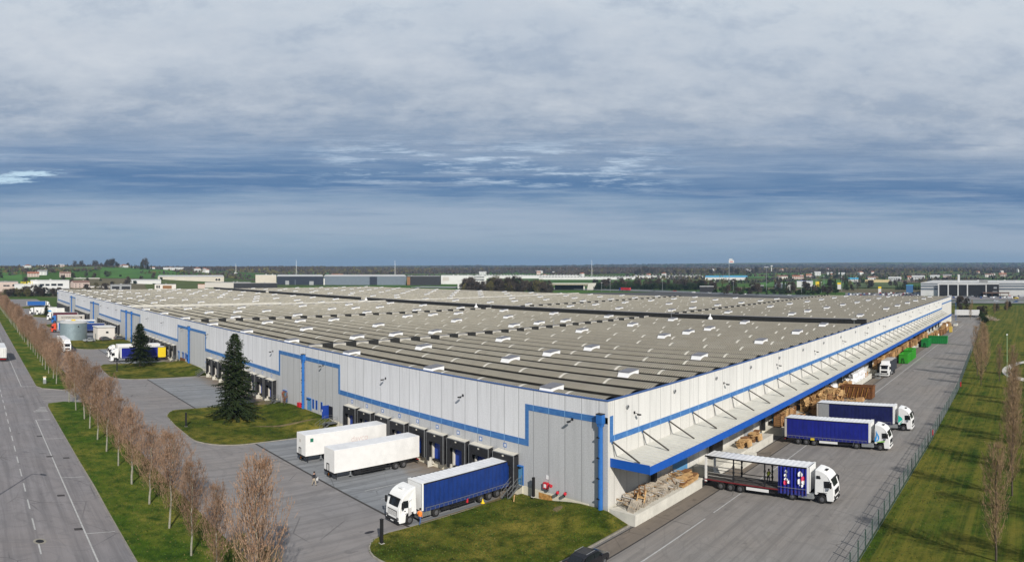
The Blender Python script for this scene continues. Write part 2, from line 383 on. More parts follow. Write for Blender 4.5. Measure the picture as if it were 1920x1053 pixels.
# land: one sheet to the horizon, near lawn, then a patchwork of fields
def land_mat():
    m, t, b = nt('farmland'); v = coords(t, True)
    vm = t.nodes.new('ShaderNodeVectorMath'); vm.operation = 'DISTANCE'; t.links.new(v, vm.inputs[0]); vm.inputs[1].default_value = (CAM[0], CAM[1], 0)
    mp = node(t, 'ShaderNodeMapping'); t.links.new(v, mp.inputs[0]); mp.inputs['Rotation'].default_value = (0, 0, .35); mp.inputs['Scale'].default_value = (.0042, .0026, .002)
    vo = node(t, 'ShaderNodeTexVoronoi', Scale=1.0); t.links.new(mp.outputs[0], vo.inputs['Vector'])
    s = t.nodes.new('ShaderNodeSeparateColor'); t.links.new(vo.outputs['Color'], s.inputs[0])
    c = ramp(t, s.outputs[0], [(0., (.045,.115,.012)), (.22, (.052,.13,.014)), (.34, (.085,.115,.028)), (.5, (.13,.11,.06)), (.62, (.06,.10,.02)), (.78, (.15,.125,.075)), (.9, (.05,.13,.015))], 'CONSTANT')
    n = noise(t, v, .02, 6, .6)
    c = mix(t, ramp(t, n, [(.35, 0.), (.7, .45)]), c, (.06,.065,.022))
    near = mix(t, ramp(t, noise(t, v, .35, 6, .7), [(.35, 0.), (.65, 1.)]), (.030,.062,.008), (.075,.105,.016))
    c = mix(t, ramp(t, mth(t, 'DIVIDE', vm.outputs['Value'], 2000), [(.25, 0.), (.40, 1.)]), near, c)
    t.links.new(c, b.inputs['Base Color']); b.inputs['Roughness'].default_value = .95; b.inputs['Specular IOR Level'].default_value = .1
    return m
def land_z(x, y):
    dx, dy = x-CAM[0], y-CAM[1]; d = hypot(dx, dy)
    a = AX - atan2(dy, dx)                                # + = right of the middle
    a = (a+pi) % (2*pi) - pi
    px = 960 + a*FP
    left = 1 - sm(150, 560, px)
    z = 23*sm(950, 2700, d)*(1-left) + 26*sm(760, 1700, d)*left
    if d > 900:
        z += 7*sm(900, 2500, d)*mnoise.noise(Vector((x*.0012, y*.0012, 3.1)))
    # green knoll with the bare oaks
    kx, ky = at(235, 1430)
    z += 9*math.exp(-((x-kx)**2+(y-ky)**2)/(2*190**2))
    # far hills
    z += (22 + 60*sm(300, 1900, px))*sm(3600, 8200, d)*(1+.5*mnoise.noise(Vector((x*.0005, y*.0005, .7))))
    return z
rings = [0, 120, 260, 420, 560, 660, 760, 860, 960, 1060, 1160, 1260, 1380, 1500, 1640, 1800, 2000, 2250, 2550, 2900, 3300, 3800, 4400, 5100, 5900, 6700, 7500, 8300, 9000]
NA = 288; mb = MB(); pts = [(CAM[0], CAM[1], -.06)]
for r in rings[1:]:
    for i in range(NA):
        a = 2*pi*i/NA; x, y = CAM[0]+r*cos(a), CAM[1]+r*sin(a); pts.append((x, y, land_z(x, y)-.06))
fs = [(0, 1+i, 1+(i+1) % NA) for i in range(NA)]
for j in range(len(rings)-2):
    for i in range(NA):
        k = 1+j*NA; fs.append((k+i, k+NA+i, k+NA+(i+1) % NA, k+(i+1) % NA))
mb.add(pts, fs); struct('ground', mb, land_mat(), smooth=True)

def sheet(name, x0, x1, y0, y1, z, m):
    return struct(name, MB().quad((x0,y0,z), (x1,y0,z), (x1,y1,z), (x0,y1,z)), m)
sheet('road', -66, -43.8, -60, 720, 0, ASPH_ROAD)
sheet('yard', -43.8, .3, -2.9, 560, .0, ASPH)
struct('service_road', MB().poly([(-43.8,-26.75,.0), (92,-26.3,.0), (110,-25,0), (192,-21.0,.0), (260,-17.5,0), (318,-13.8,.0), (336,-10,0), (340,14,.0), (292,26,.0), (291,.3,.0), (.3,.3,.0), (.3,-2.9,.0), (-43.8,-2.9,.0)]), ASPH_SIDE)
for i, (a, b_) in enumerate([(13.3, 52.9), (80.9, 117.2), (145.0, 181.0), (205, 260), (286, 331), (354, 412)]):
    sheet('loading_apron', -15.95, -.02, a, b_, .005, APRON)
struct('rear_yard', MB().poly([(246,.5,-.01), (440,.5,-.01), (575,180,-.01), (640,330,-.01), (560,420,-.01), (246,420,-.01)]), asphalt('rear_asphalt', (.085,.085,.085)))
sheet('concrete_strip', -24, 290, -5.65, -3.3, .005, STRIP)

# drains and joints
mb = MB()
for a, b_ in [(11.5, 52.6), (79.6, 117.2), (145, 181.5), (206, 260)]:
    for z_, w_ in ((.009, .16),): mb.box(-16.0-w_, -16.0+w_, a, b_, -.05, z_, 0)
for y in (-3.25, -5.7): mb.box(-22, 288, y-.09, y+.09, -.05, .009, 0)
struct('drain_channel', mb, M('drain_grate', (.045,.042,.04), .8, var=.4, scale=4))

# road markings
PAINT = M('road_paint', (.44,.44,.43), .7, var=.2, scale=2, dirt=.35)
mb = MB()
def stripe(x0, x1, y0, y1, z=.006): mb.quad((x0,y0,z), (x1,y0,z), (x1,y1,z), (x0,y1,z))
stripe(-47.15, -46.98, -20, 78); stripe(-47.15, -46.98, 112, 640)
y = -3.2
while y < 620: stripe(-52.17, -52.0, y, y+3.2); y += 6.05
stripe(-61.2, -61.05, -20, 640)
for y in (6.4, 25.3, 44.0, 64.2): stripe(-46.98, -44.0, y-.06, y+.06)
for k in range(4): stripe(-46.8+k*.5, -44.1, 84.6+k*1.2, 85.0+k*1.2)
stripe(-46.98, -43.9, 112, 112.25); stripe(-46.9, -44.5, 77.7, 77.95)
mb.quad((8,-8.68,.006), (200,-8.68,.006), (200,-8.52,.006), (8,-8.52,.006)); mb.quad((-22,-8.68,.006), (6,-8.68,.006), (6,-8.52,.006), (-22,-8.52,.006))
for k in range(3): mb.quad((206+k*22,-8.68,.006), (224+k*22,-8.68,.006), (224+k*22,-8.52,.006), (206+k*22,-8.52,.006))
for y in (18.2, 22.4, 25.9, 35.0, 43.2): mb.quad((-13.5, y, .011), (-1.8, y, .011), (-1.8, y+.1, .011), (-13.5, y+.1, .011))
struct('road_markings', mb, PAINT)

KERB = M('kerb_stone', (.27,.25,.21), .9, var=.25, scale=1.5, dirt=.3)
# grass islands with kerbs
def dense(pts, step=1.2):
    out = []
    for (x0, y0), (x1, y1) in zip(pts, pts[1:]+pts[:1]):
        n = max(1, int(hypot(x1-x0, y1-y0)/step))
        out += [(x0+(x1-x0)*i/n, y0+(y1-y0)*i/n) for i in range(n)]
    return out
def island(pts, hfun, m, kerb=True, centre=None, step=1.2, rings=14, name='grass_island'):
    p = dense(pts, step)
    cx = sum(a for a, _ in p)/len(p); cy = sum(b for _, b in p)/len(p)
    if centre: cx, cy = centre
    if kerb:
        kb = MB(); L_ = len(p); ins = []
        for x, y in p:
            d_ = hypot(x-cx, y-cy); ins.append((cx+(x-cx)*(d_-.22)/d_, cy+(y-cy)*(d_-.22)/d_))
        for i in range(L_):
            j = (i+1) % L_; (a0, b0), (a1, b1), (a2, b2), (a3, b3) = p[i], p[j], ins[j], ins[i]
            kb.add([(a0,b0,-.05),(a1,b1,-.05),(a0,b0,.11),(a1,b1,.11),(a2,b2,.11),(a3,b3,.11)], [(0,1,3,2),(2,3,4,5)])
        struct('kerb', kb, KERB)
    mb = MB(); P = [(cx, cy, .13+hfun(cx, cy))]
    n = len(p)
    for k in range(1, rings+1):
        s = k/rings
        for x, y in p:
            L = hypot(x-cx, y-cy); q = (L-.16)/L if kerb else 1
            X, Y = cx+(x-cx)*s*q, cy+(y-cy)*s*q
            P.append((X, Y, .125+hfun(X, Y)*1.0 + (.05*mnoise.noise(Vector((X*.4, Y*.4, 0))) if k < rings else 0)))
    F = [(0, 1+i, 1+(i+1) % n) for i in range(n)]
    for k in range(rings-1):
        for i in range(n):
            a = 1+k*n; F.append((a+i, a+n+i, a+n+(i+1) % n, a+(i+1) % n))
    mb.add(P, F)
    return struct(name, mb, m, smooth=True)
def arc(cx, cy, rx, ry, a0, a1, n=8):
    return [(cx+rx*cos(radians(a0+(a1-a0)*i/n)), cy+ry*sin(radians(a0+(a1-a0)*i/n))) for i in range(n+1)]
def h_corner(x, y): return 1.0*sm(-9, -.4, x)*(1-.85*sm(3, 10.5, y))*sm(-3.4, .5, y)
def h_cedar(x, y): return 1.35*sm(-9, -.5, x)*sm(52.6, 58, y)*(1-.75*sm(70, 80.5, y))
def h_second(x, y): return 1.25*sm(-9, -.5, x)*sm(117, 123, y)*(1-.8*sm(136, 144.5, y))
C1 = [(-.05,-2.85)] + [(-.05,12.6), (-6,13.4), (-14.6,13.5)] + arc(-18.6, 9.2, 4.7, 4.4, 80, 185, 8) + [(-22.5,4), (-21.0,0), (-19.0,-2.85)]
C2 = [(-.05,53.2), (-8,52.7)] + arc(-17.5, 59, 6.9, 6.3, 268, 180, 8) + [(-24.2,68), (-23.4,76), (-22,79)] + [(-20.5,80.6), (-10,81.0), (-.05,80.9)]
C3 = [(-.05,117.6), (-12,117.2)] + arc(-17.8, 123.6, 6.4, 6.2, 268, 180, 8) + [(-24.0,133), (-23.2,141)] + [(-21.5,144.6), (-.05,144.6)]
C4 = [(-.05,181.5), (-10,180.6)] + arc(-18, 185.5, 5.6, 5.4, 268, 180, 6) + [(-23.4,195), (-22,206), (-20,218), (-.05,218)]
island(C1, h_corner, GRASS_IS, centre=(-9, 5)); island(C2, h_cedar, GRASS_IS, centre=(-11, 67))
island(C3, h_second, GRASS_IS, centre=(-11, 131)); island(C4, lambda x, y: 0, GRASS_IS, centre=(-11, 200))
for a, b_ in [(260, 286), (330, 354), (412, 440)]:
    island([(-.05,a), (-18,a), (-23,a+5), (-23,b_-5), (-20,b_), (-.05,b_)], lambda x, y: 0, GRASS_IS)
verge_pts = [(-43.6,-22), (-34.2,-22), (-33.9,30), (-34.6,88)] + [(-36,91.5), (-40,93), (-43.2,92), (-43.6,89)]
island(verge_pts, lambda x, y: .1*sm(-43, -39, x), GRASS, centre=(-39, 40), step=3, name='grass_verge')
island([(-43.6,112), (-42.5,109), (-38,106.5), (-35,108), (-34.4,113), (-34.4,360), (-34.4,560), (-43.6,560), (-43.6,360)], lambda x, y: .1*sm(-43, -39, x), GRASS, centre=(-39, 330), step=6, name='grass_verge')
# the lawn beyond the service road
mb = MB(); NXg, NYg = 60, 16; P = []
def fence_y(x):
    pts = [(-60,-26.9), (44,-26.8), (92,-26.0), (112,-24.9), (192,-21.2), (262,-17.6), (320,-13.8), (345,-12)]
    for (a, ya), (b, yb) in zip(pts, pts[1:]):
        if x <= b: return ya+(yb-ya)*max(0, (x-a)/(b-a))
    return -12
for i in range(NXg+1):
    x = -60+500*i/NXg
    for j in range(NYg+1):
        y0 = fence_y(x) if x < 335 else fence_y(335)+(x-335)*1.2
        y = y0+(-130-y0)*j/NYg
        P.append((x, y, .03+.12*(mnoise.noise(Vector((x*.05, y*.05, 2)))+.4)*min(1, j/2)))
F = [(i*(NYg+1)+j, (i+1)*(NYg+1)+j, (i+1)*(NYg+1)+j+1, i*(NYg+1)+j+1) for i in range(NXg) for j in range(NYg)]
struct('lawn', mb.add(P, F), GRASS_R, smooth=True)
# worn soil paths on the islands
def patch(cx, cy, rx, ry, rot, hf, m, name='bare_patch', n=18, seed=1):
    rr = random.Random(seed); mb = MB(); P = [(cx, cy, .15+hf(cx, cy)+.03)]
    for k in (1, 2, 3):
        for i in range(n):
            a = 2*pi*i/n; q = (.8+.3*rr.random()) if k == 3 else 1
            x, y = rx*cos(a)*k/3*q, ry*sin(a)*k/3*q
            X, Y = cx+x*cos(rot)-y*sin(rot), cy+x*sin(rot)+y*cos(rot)
            P.append((X, Y, .125+hf(X, Y)+(.05 if k < 3 else -.01)+.05*mnoise.noise(Vector((X*.4, Y*.4, 0)))))
    F = [(0, 1+i, 1+(i+1) % n) for i in range(n)] + [(1+k*n+i, 1+(k+1)*n+i, 1+(k+1)*n+(i+1) % n, 1+k*n+(i+1) % n) for k in (0, 1) for i in range(n)]
    return struct(name, mb.add(P, F), m, smooth=True)
patch(-2.4, 5.0, .8, .55, .3, h_corner, SOIL, n=28, seed=2)
patch(-6.8, 60.5, 6.2, .5, -.42, h_cedar, SOIL, name='dirt_path', seed=3); patch(-2.2, 78.6, 2.4, 2.4, 0, h_cedar, SOIL, seed=5)
patch(-2.0, 141.5, 2.0, 3.2, 0, h_second, SOIL, seed=6)
sheet('dirt_strip', -14.6, -.3, 13.05, 13.9, .012, SOIL)
# curved path in the lawn
mb = MB(); cx, cy = 121, -46.5
for i in range(24):
    a0, a1 = radians(15+i*10), radians(25+i*10)
    mb.add([(cx+r*1.7*cos(a), cy+r*sin(a), .16) for r, a in ((10, a0), (12.2, a0), (12.2, a1), (10, a1))], [(0, 1, 2, 3)])
struct('path', mb, CONCRETE)

# tufts
def tufts(name, n, pick, zf, mats, seed):
    rr = random.Random(seed); mb = MB()
    for _ in range(n):
        x, y = pick(rr); z = zf(x, y); k = rr.choice((0, 0, 0, 1, 1, 2))
        for _ in range(2):
            a = rr.random()*pi*2; h = rr.uniform(.05, .14); w = rr.uniform(.03, .09); dx, dy = cos(a)*w, sin(a)*w
            q, r_ = rr.uniform(-.1, .1), rr.uniform(-.1, .1)
            mb.add([(x-dx, y-dy, z), (x+dx, y+dy, z), (x+q, y+r_, z+h)], [(0, 1, 2)], k)
    o = mb.obj(name, mats); return tag(o, kind='stuff')
TUFT = [M('tuft_dark', (.026,.062,.008), .95, var=.3), M('tuft_green', (.055,.105,.012), .95, var=.3), M('tuft_dry', (.13,.115,.03), .95, var=.3)]
def inside(p, pts):
    x, y = p; c = False
    for (x0, y0), (x1, y1) in zip(pts, pts[1:]+pts[:1]):
        if (y0 > y) != (y1 > y) and x < (x1-x0)*(y-y0)/(y1-y0)+x0: c = not c
    return c
def pick_in(pts, box):
    def f(rr):
        while True:
            p = (rr.uniform(box[0], box[1]), rr.uniform(box[2], box[3]))
            if inside(p, pts): return p
    return f
tufts('grass', 5200, pick_in(C1, (-23, -.3, -2.5, 13.3)), lambda x, y: .1+h_corner(x, y), TUFT, 1)
tufts('grass', 4600, pick_in(C2, (-24, -.3, 53, 80.5)), lambda x, y: .1+h_cedar(x, y), TUFT, 2)
tufts('grass', 4200, lambda rr: (rr.uniform(-43.4, -34.5), rr.uniform(8, 80)), lambda x, y: .12+.1*sm(-43, -39, x), TUFT, 3)
tufts('grass', 5200, lambda rr: (rr.uniform(0, 110), rr.uniform(-46, -26.9)), lambda x, y: .05, TUFT, 4)
# ---------------------------------------------------------------- the warehouse
LY, LX, TOP = 412.0, 290.0, 12.75
def wall_mat(name, col, axis, seam_dark=.62, grain=.05, stain=.0):
    m, t, b = nt(name); v = coords(t, True); s = xyz(t, v)
    q = s[1] if axis == 'y' else s[0]
    fr = mth(t, 'FRACT', mth(t, 'DIVIDE', mth(t, 'ADD', q, 240.0), 2.4))
    seam = mth(t, 'LESS_THAN', mth(t, 'ABSOLUTE', mth(t, 'SUBTRACT', fr, .5)), .021)
    pid = mth(t, 'FLOOR', mth(t, 'DIVIDE', mth(t, 'ADD', q, 238.8), 2.4))
    wn = t.nodes.new('ShaderNodeTexWhiteNoise'); wn.noise_dimensions = '1D'; t.links.new(pid, wn.inputs['W'])
    tone = mth(t, 'ADD', .955, mth(t, 'MULTIPLY', wn.outputs['Value'], .07))
    n = noise(t, v, 6.0, 4, .75)
    mp = node(t, 'ShaderNodeMapping'); t.links.new(v, mp.inputs[0]); mp.inputs['Scale'].default_value = (1.4, 1.4, .12)
    run = noise(t, mp.outputs[0], 1.0, 5, .65)
    c = mix(t, ramp(t, n, [(.35, 0.), (.65, 1.)]), tuple(x*(1-grain) for x in col), tuple(min(1, x*(1+grain)) for x in col))
    c = mix(t, ramp(t, run, [(.48, 0.), (.72, .42)]), c, tuple(x*.70 for x in col))
    mp2 = node(t, 'ShaderNodeMapping'); t.links.new(v, mp2.inputs[0]); mp2.inputs['Scale'].default_value = (4, 4, .05); drip = noise(t, mp2.outputs[0], 1.0, 3, .6)
    dz = node(t, 'ShaderNodeMapRange'); t.links.new(s[2], dz.inputs[0]); dz.inputs[1].default_value = 9.4; dz.inputs[2].default_value = 12.8; dz.inputs[3].default_value = 0; dz.inputs[4].default_value = 1
    c = mix(t, mth(t, 'MULTIPLY', ramp(t, drip, [(.52, 0.), (.66, .45)]), dz.outputs[0]), c, tuple(x*.62 for x in col))
    vm = t.nodes.new('ShaderNodeVectorMath'); vm.operation = 'SCALE'; t.links.new(c, vm.inputs[0]); t.links.new(tone, vm.inputs['Scale']); c = vm.outputs[0]
    c = mix(t, seam, c, tuple(x*seam_dark for x in col))
    if stain:      # damp, mossy foot of the wall
        zz = mth(t, 'SUBTRACT', s[2], mth(t, 'MULTIPLY', n, 1.2))
        c = mix(t, ramp(t, zz, [(.25, stain), (1.0, 0.)]), c, (.30,.27,.14))
    t.links.new(c, b.inputs['Base Color']); b.inputs['Roughness'].default_value = .85; b.inputs['Specular IOR Level'].default_value = .2
    bump(t, b, mth(t, 'SUBTRACT', 1.0, seam), .5, .02)
    return m
W_Y = wall_mat('painted_panel_left', (.665,.667,.685), 'y', .58, .07); W_X = wall_mat('painted_panel_right', (.645,.637,.615), 'x', .62, .06)
G_Y = wall_mat('raw_panel_left', (.47,.475,.485), 'y', .6, .10, .5); G_X = wall_mat('raw_panel_right', (.60,.585,.55), 'x', .7, .07, .4)
def stripe_mat(name, axis):
    m, t, b = nt(name); v = coords(t, True); s = xyz(t, v)
    mp = node(t, 'ShaderNodeMapping'); t.links.new(v, mp.inputs[0]); mp.inputs['Scale'].default_value = (.5, .5, 2)
    n = noise(t, mp.outputs[0], 2.2, 5, .7)
    c = mix(t, ramp(t, n, [(.3, 0.), (.7, 1.)]), (.022,.105,.32), (.065,.20,.45))
    q = s[1] if axis == 'y' else s[0]
    fr = mth(t, 'FRACT', mth(t, 'DIVIDE', mth(t, 'ADD', q, 240.0), 2.4))
    c = mix(t, mth(t, 'LESS_THAN', mth(t, 'ABSOLUTE', mth(t, 'SUBTRACT', fr, .5)), .02), c, (.16,.33,.58))
    t.links.new(c, b.inputs['Base Color']); b.inputs['Roughness'].default_value = .6
    return m
S_Y = stripe_mat('blue_band_left', 'y'); S_X = stripe_mat('blue_band_right', 'x')
FOOT = M('pale_foundation', (.66,.62,.50), .9, var=.1, scale=.8, dirt=.25)
RUSTSTAIN = M('rust_stain', (.46,.24,.07), .9, var=.5, scale=2.5, dirt=.3)
COPING = M('blue_coping', (.03,.09,.27), .5, var=.15)

wh = thing('warehouse', 'huge low white warehouse with blue bands and a ribbed vaulted roof', 'warehouse', (0, 0, 0))
FRAMES = [(0, 12.1), (53.9, 77.1), (119.2, 143.1), (186.3, 217.6), (261.9, 285.5), (332.1, 353.5), (406.5, LY)]
ZS0, ZS1, ZF0, ZF1 = 6.05, 6.80, 10.30, 11.0
mb = MB()
def yq(y0, y1, z0, z1, m, x=0.0): mb.quad((x,y1,z0), (x,y0,z0), (x,y0,z1), (x,y1,z1), m)
prev = None
for i, (a, b_) in enumerate(FRAMES):
    yq(a, b_, -.3, ZF0, 1); yq(a, b_, ZF1, TOP, 0)
    if i+1 < len(FRAMES):
        c_ = FRAMES[i+1][0]; yq(b_, c_, -.3, ZS0, 1); yq(b_, c_, ZS1, TOP, 0)
# the blue band: a strip a hair proud of the panels, stepping up round each grey bay
B = .75
def yb(y0, y1, z0, z1): mb.box(-.03, .0, y0, y1, z0, z1, 2)
for i, (a, b_) in enumerate(FRAMES):
    a2 = a if i else .35
    yb(a2, b_, ZF0, ZF1)
    if i: yb(a, a+.55, ZS0, ZF0)
    if i < len(FRAMES)-1: yb(b_-.55, b_, ZS0, ZF0)
    if i+1 < len(FRAMES): yb(b_, FRAMES[i+1][0], ZS0, ZS1)
    for y in ():
        pass
mb.box(-.07, -.001, 2.6, 12.35, .0, 1.2, 3); mb.box(-.08, -.071, 7.8, 9.9, .3, 1.02, 4)
for a, b_ in [(12.4, 53.7), (77.3, 119), (143.3, 186.1), (217.8, 261.7), (285.7, 331.9), (353.7, 406)]:
    mb.box(-.16, -.001, a, b_, -.3, 1.2, 3)
mb.box(-.08, -.001, 54.2, 61.5, .0, 1.35, 3); mb.box(-.08, -.001, 119.4, 126, .0, 1.4, 3)
# small blue outlined dock number plates
for i in range(len(FRAMES)-1):
    n = 9 if i != 3 else 10
    for k in range(9):
        y = FRAMES[i][1]+3.4+4.33*k
        for q0, q1, r0, r1 in ((-.26, .26, 5.66, 5.74), (-.26, .26, 5.22, 5.30), (-.26, -.18, 5.30, 5.66), (.18, .26, 5.30, 5.66)): mb.box(-.025, -.001, y+q0, y+q1, r0, r1, 5)
        mb.box(-.012, -.001, y-.18, y+.18, 5.3, 5.66, 0)
# parapet top and coping, inner face
mb.box(-.06, .34, -.06, LY, TOP, TOP+.09, 6); mb.quad((.3,0,11.8), (.3,LY,11.8), (.3,LY,TOP), (.3,0,TOP), 1)
mb.obj('dock_wall', [W_Y, G_Y, S_Y, FOOT, RUSTSTAIN, BLUE_PAINT, COPING], wh)

mb = MB()
def xq(x0, x1, z0, z1, m, y=0.0): mb.quad((x0,y,z0), (x1,y,z0), (x1,y,z1), (x0,y,z1), m)
XE = 253.7
xq(0, .35, -.3, TOP, 1); xq(.35, XE, -.3, 8.3, 1); xq(.35, XE, 8.3, TOP, 0); xq(XE, LX, -.3, 10.3, 1); xq(XE, LX, 10.3, TOP, 0)
def xb(x0, x1, z0, z1): mb.box(x0, x1, -.03, -.001, z0, z1, 2)
xb(.95, XE, 8.30, 8.95); xb(.35, .95, 8.30, 11.1); xb(XE, XE+.5, 8.3, 10.3); xb(XE, LX, 10.3, 10.95)
mb.box(.34, LX, -.06, .34, TOP, TOP+.09, 6); mb.quad((.3,.3,11.8), (LX,.3,11.8), (LX,.3,TOP), (.3,.3,TOP), 1)
mb.box(0, 290, -.05, -.031, -.1, 1.15, 3)
for x, w_, h_, m in [(46.0, 1.4, 3.4, 5), (13.6, 3.7, 3.9, 5), (24, 3.6, 3.9, 7), (35, 3.4, 3.6, 8), (50, 4.0, 3.8, 7), (60, 4.0, 3.8, 7), (71, 4.0, 3.8, 7), (84, 4, 3.8, 7), (98, 4.0, 3.8, 7), (113, 4, 3.8, 7), (128, 4, 3.8, 7), (144, 4, 3.8, 7), (160, 4, 3.8, 7), (178, 4, 3.8, 7), (196, 4, 3.8, 7), (214, 4, 3.8, 7), (232, 4, 3.8, 7)]:
    mb.box(x, x+w_, -.06, -.051, 1.16, 1.2+h_, m)
mb.obj('platform_wall', [W_X, G_X, S_X, FOOT, RUSTSTAIN, DOOR_BLUE, COPING, BLACK, GREY_FRAME], wh)
# back walls
mb = MB()
mb.quad((LX,0,-.3), (LX,72,-.3), (LX,72,TOP), (LX,0,TOP)); mb.quad((LX,72,-.3), (246,72,-.3), (246,72,TOP), (LX,72,TOP))
mb.quad((246,72,-.3), (246,LY,-.3), (246,LY,TOP), (246,72,TOP)); mb.quad((246,LY,-.3), (0,LY,-.3), (0,LY,TOP), (246,LY,TOP))
mb.obj('rear_wall', [G_X], wh)

# roof: vault after vault, each a ribbed sheet that rises from a dark gutter
def roof_mat():
    m, t, b = nt('ribbed_roof_sheet'); v = coords(t, True); s = xyz(t, v)
    wv = mth(t, 'SINE', mth(t, 'MULTIPLY', s[1], 2*pi/.36))
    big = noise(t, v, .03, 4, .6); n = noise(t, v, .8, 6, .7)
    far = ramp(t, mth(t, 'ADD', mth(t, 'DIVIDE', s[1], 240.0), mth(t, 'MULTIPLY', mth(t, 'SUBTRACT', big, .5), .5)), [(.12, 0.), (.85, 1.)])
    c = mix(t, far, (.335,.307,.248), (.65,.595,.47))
    c = mix(t, ramp(t, n, [(.4, 0.), (.7, .4)]), c, (.22,.205,.17))
    mr = node(t, 'ShaderNodeMapping'); t.links.new(v, mr.inputs[0]); mr.inputs['Scale'].default_value = (.9, .25, 1)
    c = mix(t, ramp(t, noise(t, mr.outputs[0], .55, 5, .7), [(.48, 0.), (.68, .5)]), c, (.26,.235,.18))
    pid = mth(t, 'ADD', mth(t, 'FLOOR', mth(t, 'DIVIDE', s[1], 3.7)), mth(t, 'MULTIPLY', mth(t, 'FLOOR', mth(t, 'DIVIDE', s[0], 5.1)), 57.3)); wn = t.nodes.new('ShaderNodeTexWhiteNoise'); wn.noise_dimensions = '1D'; t.links.new(pid, wn.inputs['W'])
    c = mix(t, ramp(t, wn.outputs['Value'], [(.0, .22), (.35, 0.), (.8, 0.), (1., .3)]), c, (.43,.41,.35))
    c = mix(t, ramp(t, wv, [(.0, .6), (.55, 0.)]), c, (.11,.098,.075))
    sheet = mth(t, 'FRACT', mth(t, 'DIVIDE', s[1], 3.7))
    c = mix(t, mth(t, 'MULTIPLY', mth(t, 'LESS_THAN', sheet, .04), .25), c, (.15,.14,.12))
    t.links.new(c, b.inputs['Base Color']); b.inputs['Roughness'].default_value = .8; b.inputs['Specular IOR Level'].default_value = .2
    bump(t, b, wv, .5, .05)
    return m
ROOF = roof_mat()
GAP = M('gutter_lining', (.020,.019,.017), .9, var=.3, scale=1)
BAY, X0 = 5.1, .05
rows_y = [0.34, 65.6, 132.0, 198.0, 275.0, 345.0, LY]
def vz(u):           # height of the sheet across its bay, u = 0 near edge .. 1 far edge
    return 12.46 + .56*(1-(2*u-1)**2) - .19*u
def near_x(k): return X0+BAY*k
mb = MB(); NU = 8; US = [i/NU for i in range(NU+1)]
WID = 3.2
vents, strips = [], []
for k in range(0, 57):
    x0 = near_x(k); 
    if x0 > LX-3: break
    ye = LY if x0 < 244 else 72
    lo = max(x0, .32)
    rows = [y for y in rows_y if y < ye]+[ye]
    for ya, yb_ in zip(rows, rows[1:]):
        ca, cb = ya+.5, yb_-.5
        # cuts along y: translucent strips in every second bay
        cuts = [(ca, cb, 0)]
        if k % 2 == 0:
            ys = []; y = ca+5.3+(k % 4)*.9
            while y < cb-2: ys.append(y); y += 7.35
            cuts = []; y0 = ca
            for y in ys: cuts += [(y0, y, 0), (y, y+.42, 1)]; y0 = y+.42
            cuts.append((y0, cb, 0))
        for y0, y1, mi in cuts:
            for i in range(NU):
                u0, u1 = US[i], US[i+1]
                xa, xb_ = x0+.02+WID*u0, x0+.02+WID*u1
                if xb_ < .34: continue
                xa = max(xa, .34); u0 = (xa-x0-.02)/WID
                mb.quad((xa,y0,vz(u0)), (xb_,y0,vz(u1)), (xb_,y1,vz(u1)), (xa,y1,vz(u0)), mi)
    # gutter: floor and the dark upstand of the next bay
    g0, g1 = x0+.02+WID, x0+BAY
    mb.quad((g0,.34,11.95), (g1,.34,11.95), (g1,ye,11.95), (g0,ye,11.95), 2)
    mb.quad((g0,.34,11.95), (g0,ye,11.95), (g0,ye,vz(1)), (g0,.34,vz(1)), 2)
    mb.quad((g1,.34,11.95), (g1,ye,11.95), (g1,ye,vz(0)+.02), (g1,.34,vz(0)+.02), 2)
    mb.quad((g1,.34,vz(0)+.02), (g1,ye,vz(0)+.02), (g1+.03,ye,vz(0)), (g1+.03,.34,vz(0)), 2)
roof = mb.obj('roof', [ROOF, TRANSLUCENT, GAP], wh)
# cross walls: pale ends with dark wrapped blocks over each gutter
FWL = M('cross_wall_render', (.50,.48,.43), .85, var=.12, scale=1.5)
for j, yv in enumerate(rows_y[1:-1]):
    mb = MB()
    xe = 288 if yv < 72 else 245
    dark = yv < 140
    top = 13.25 if dark else 13.0
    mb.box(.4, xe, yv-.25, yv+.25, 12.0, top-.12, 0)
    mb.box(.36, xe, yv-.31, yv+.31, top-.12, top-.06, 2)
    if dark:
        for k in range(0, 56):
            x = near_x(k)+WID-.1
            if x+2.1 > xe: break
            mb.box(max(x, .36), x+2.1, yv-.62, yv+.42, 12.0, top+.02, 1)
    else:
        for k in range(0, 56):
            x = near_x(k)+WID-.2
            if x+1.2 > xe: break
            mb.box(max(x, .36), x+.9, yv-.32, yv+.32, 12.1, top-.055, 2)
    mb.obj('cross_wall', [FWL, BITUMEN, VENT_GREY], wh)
mb = MB(); mb.box(.02, 60, 198.8, 199.4, 12.0, 13.7, 0); mb.box(60, 245, 198.8, 199.4, 12.0, 13.3, 0); mb.obj('cross_wall', [CONCRETE_PALE], wh)
# long fire wall along the ridge of the middle bay
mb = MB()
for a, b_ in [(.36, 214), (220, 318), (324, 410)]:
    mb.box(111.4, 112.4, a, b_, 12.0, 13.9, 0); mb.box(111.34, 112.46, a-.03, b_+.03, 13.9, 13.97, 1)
mb.obj('fire_wall', [BITUMEN, VENT_GREY], wh)

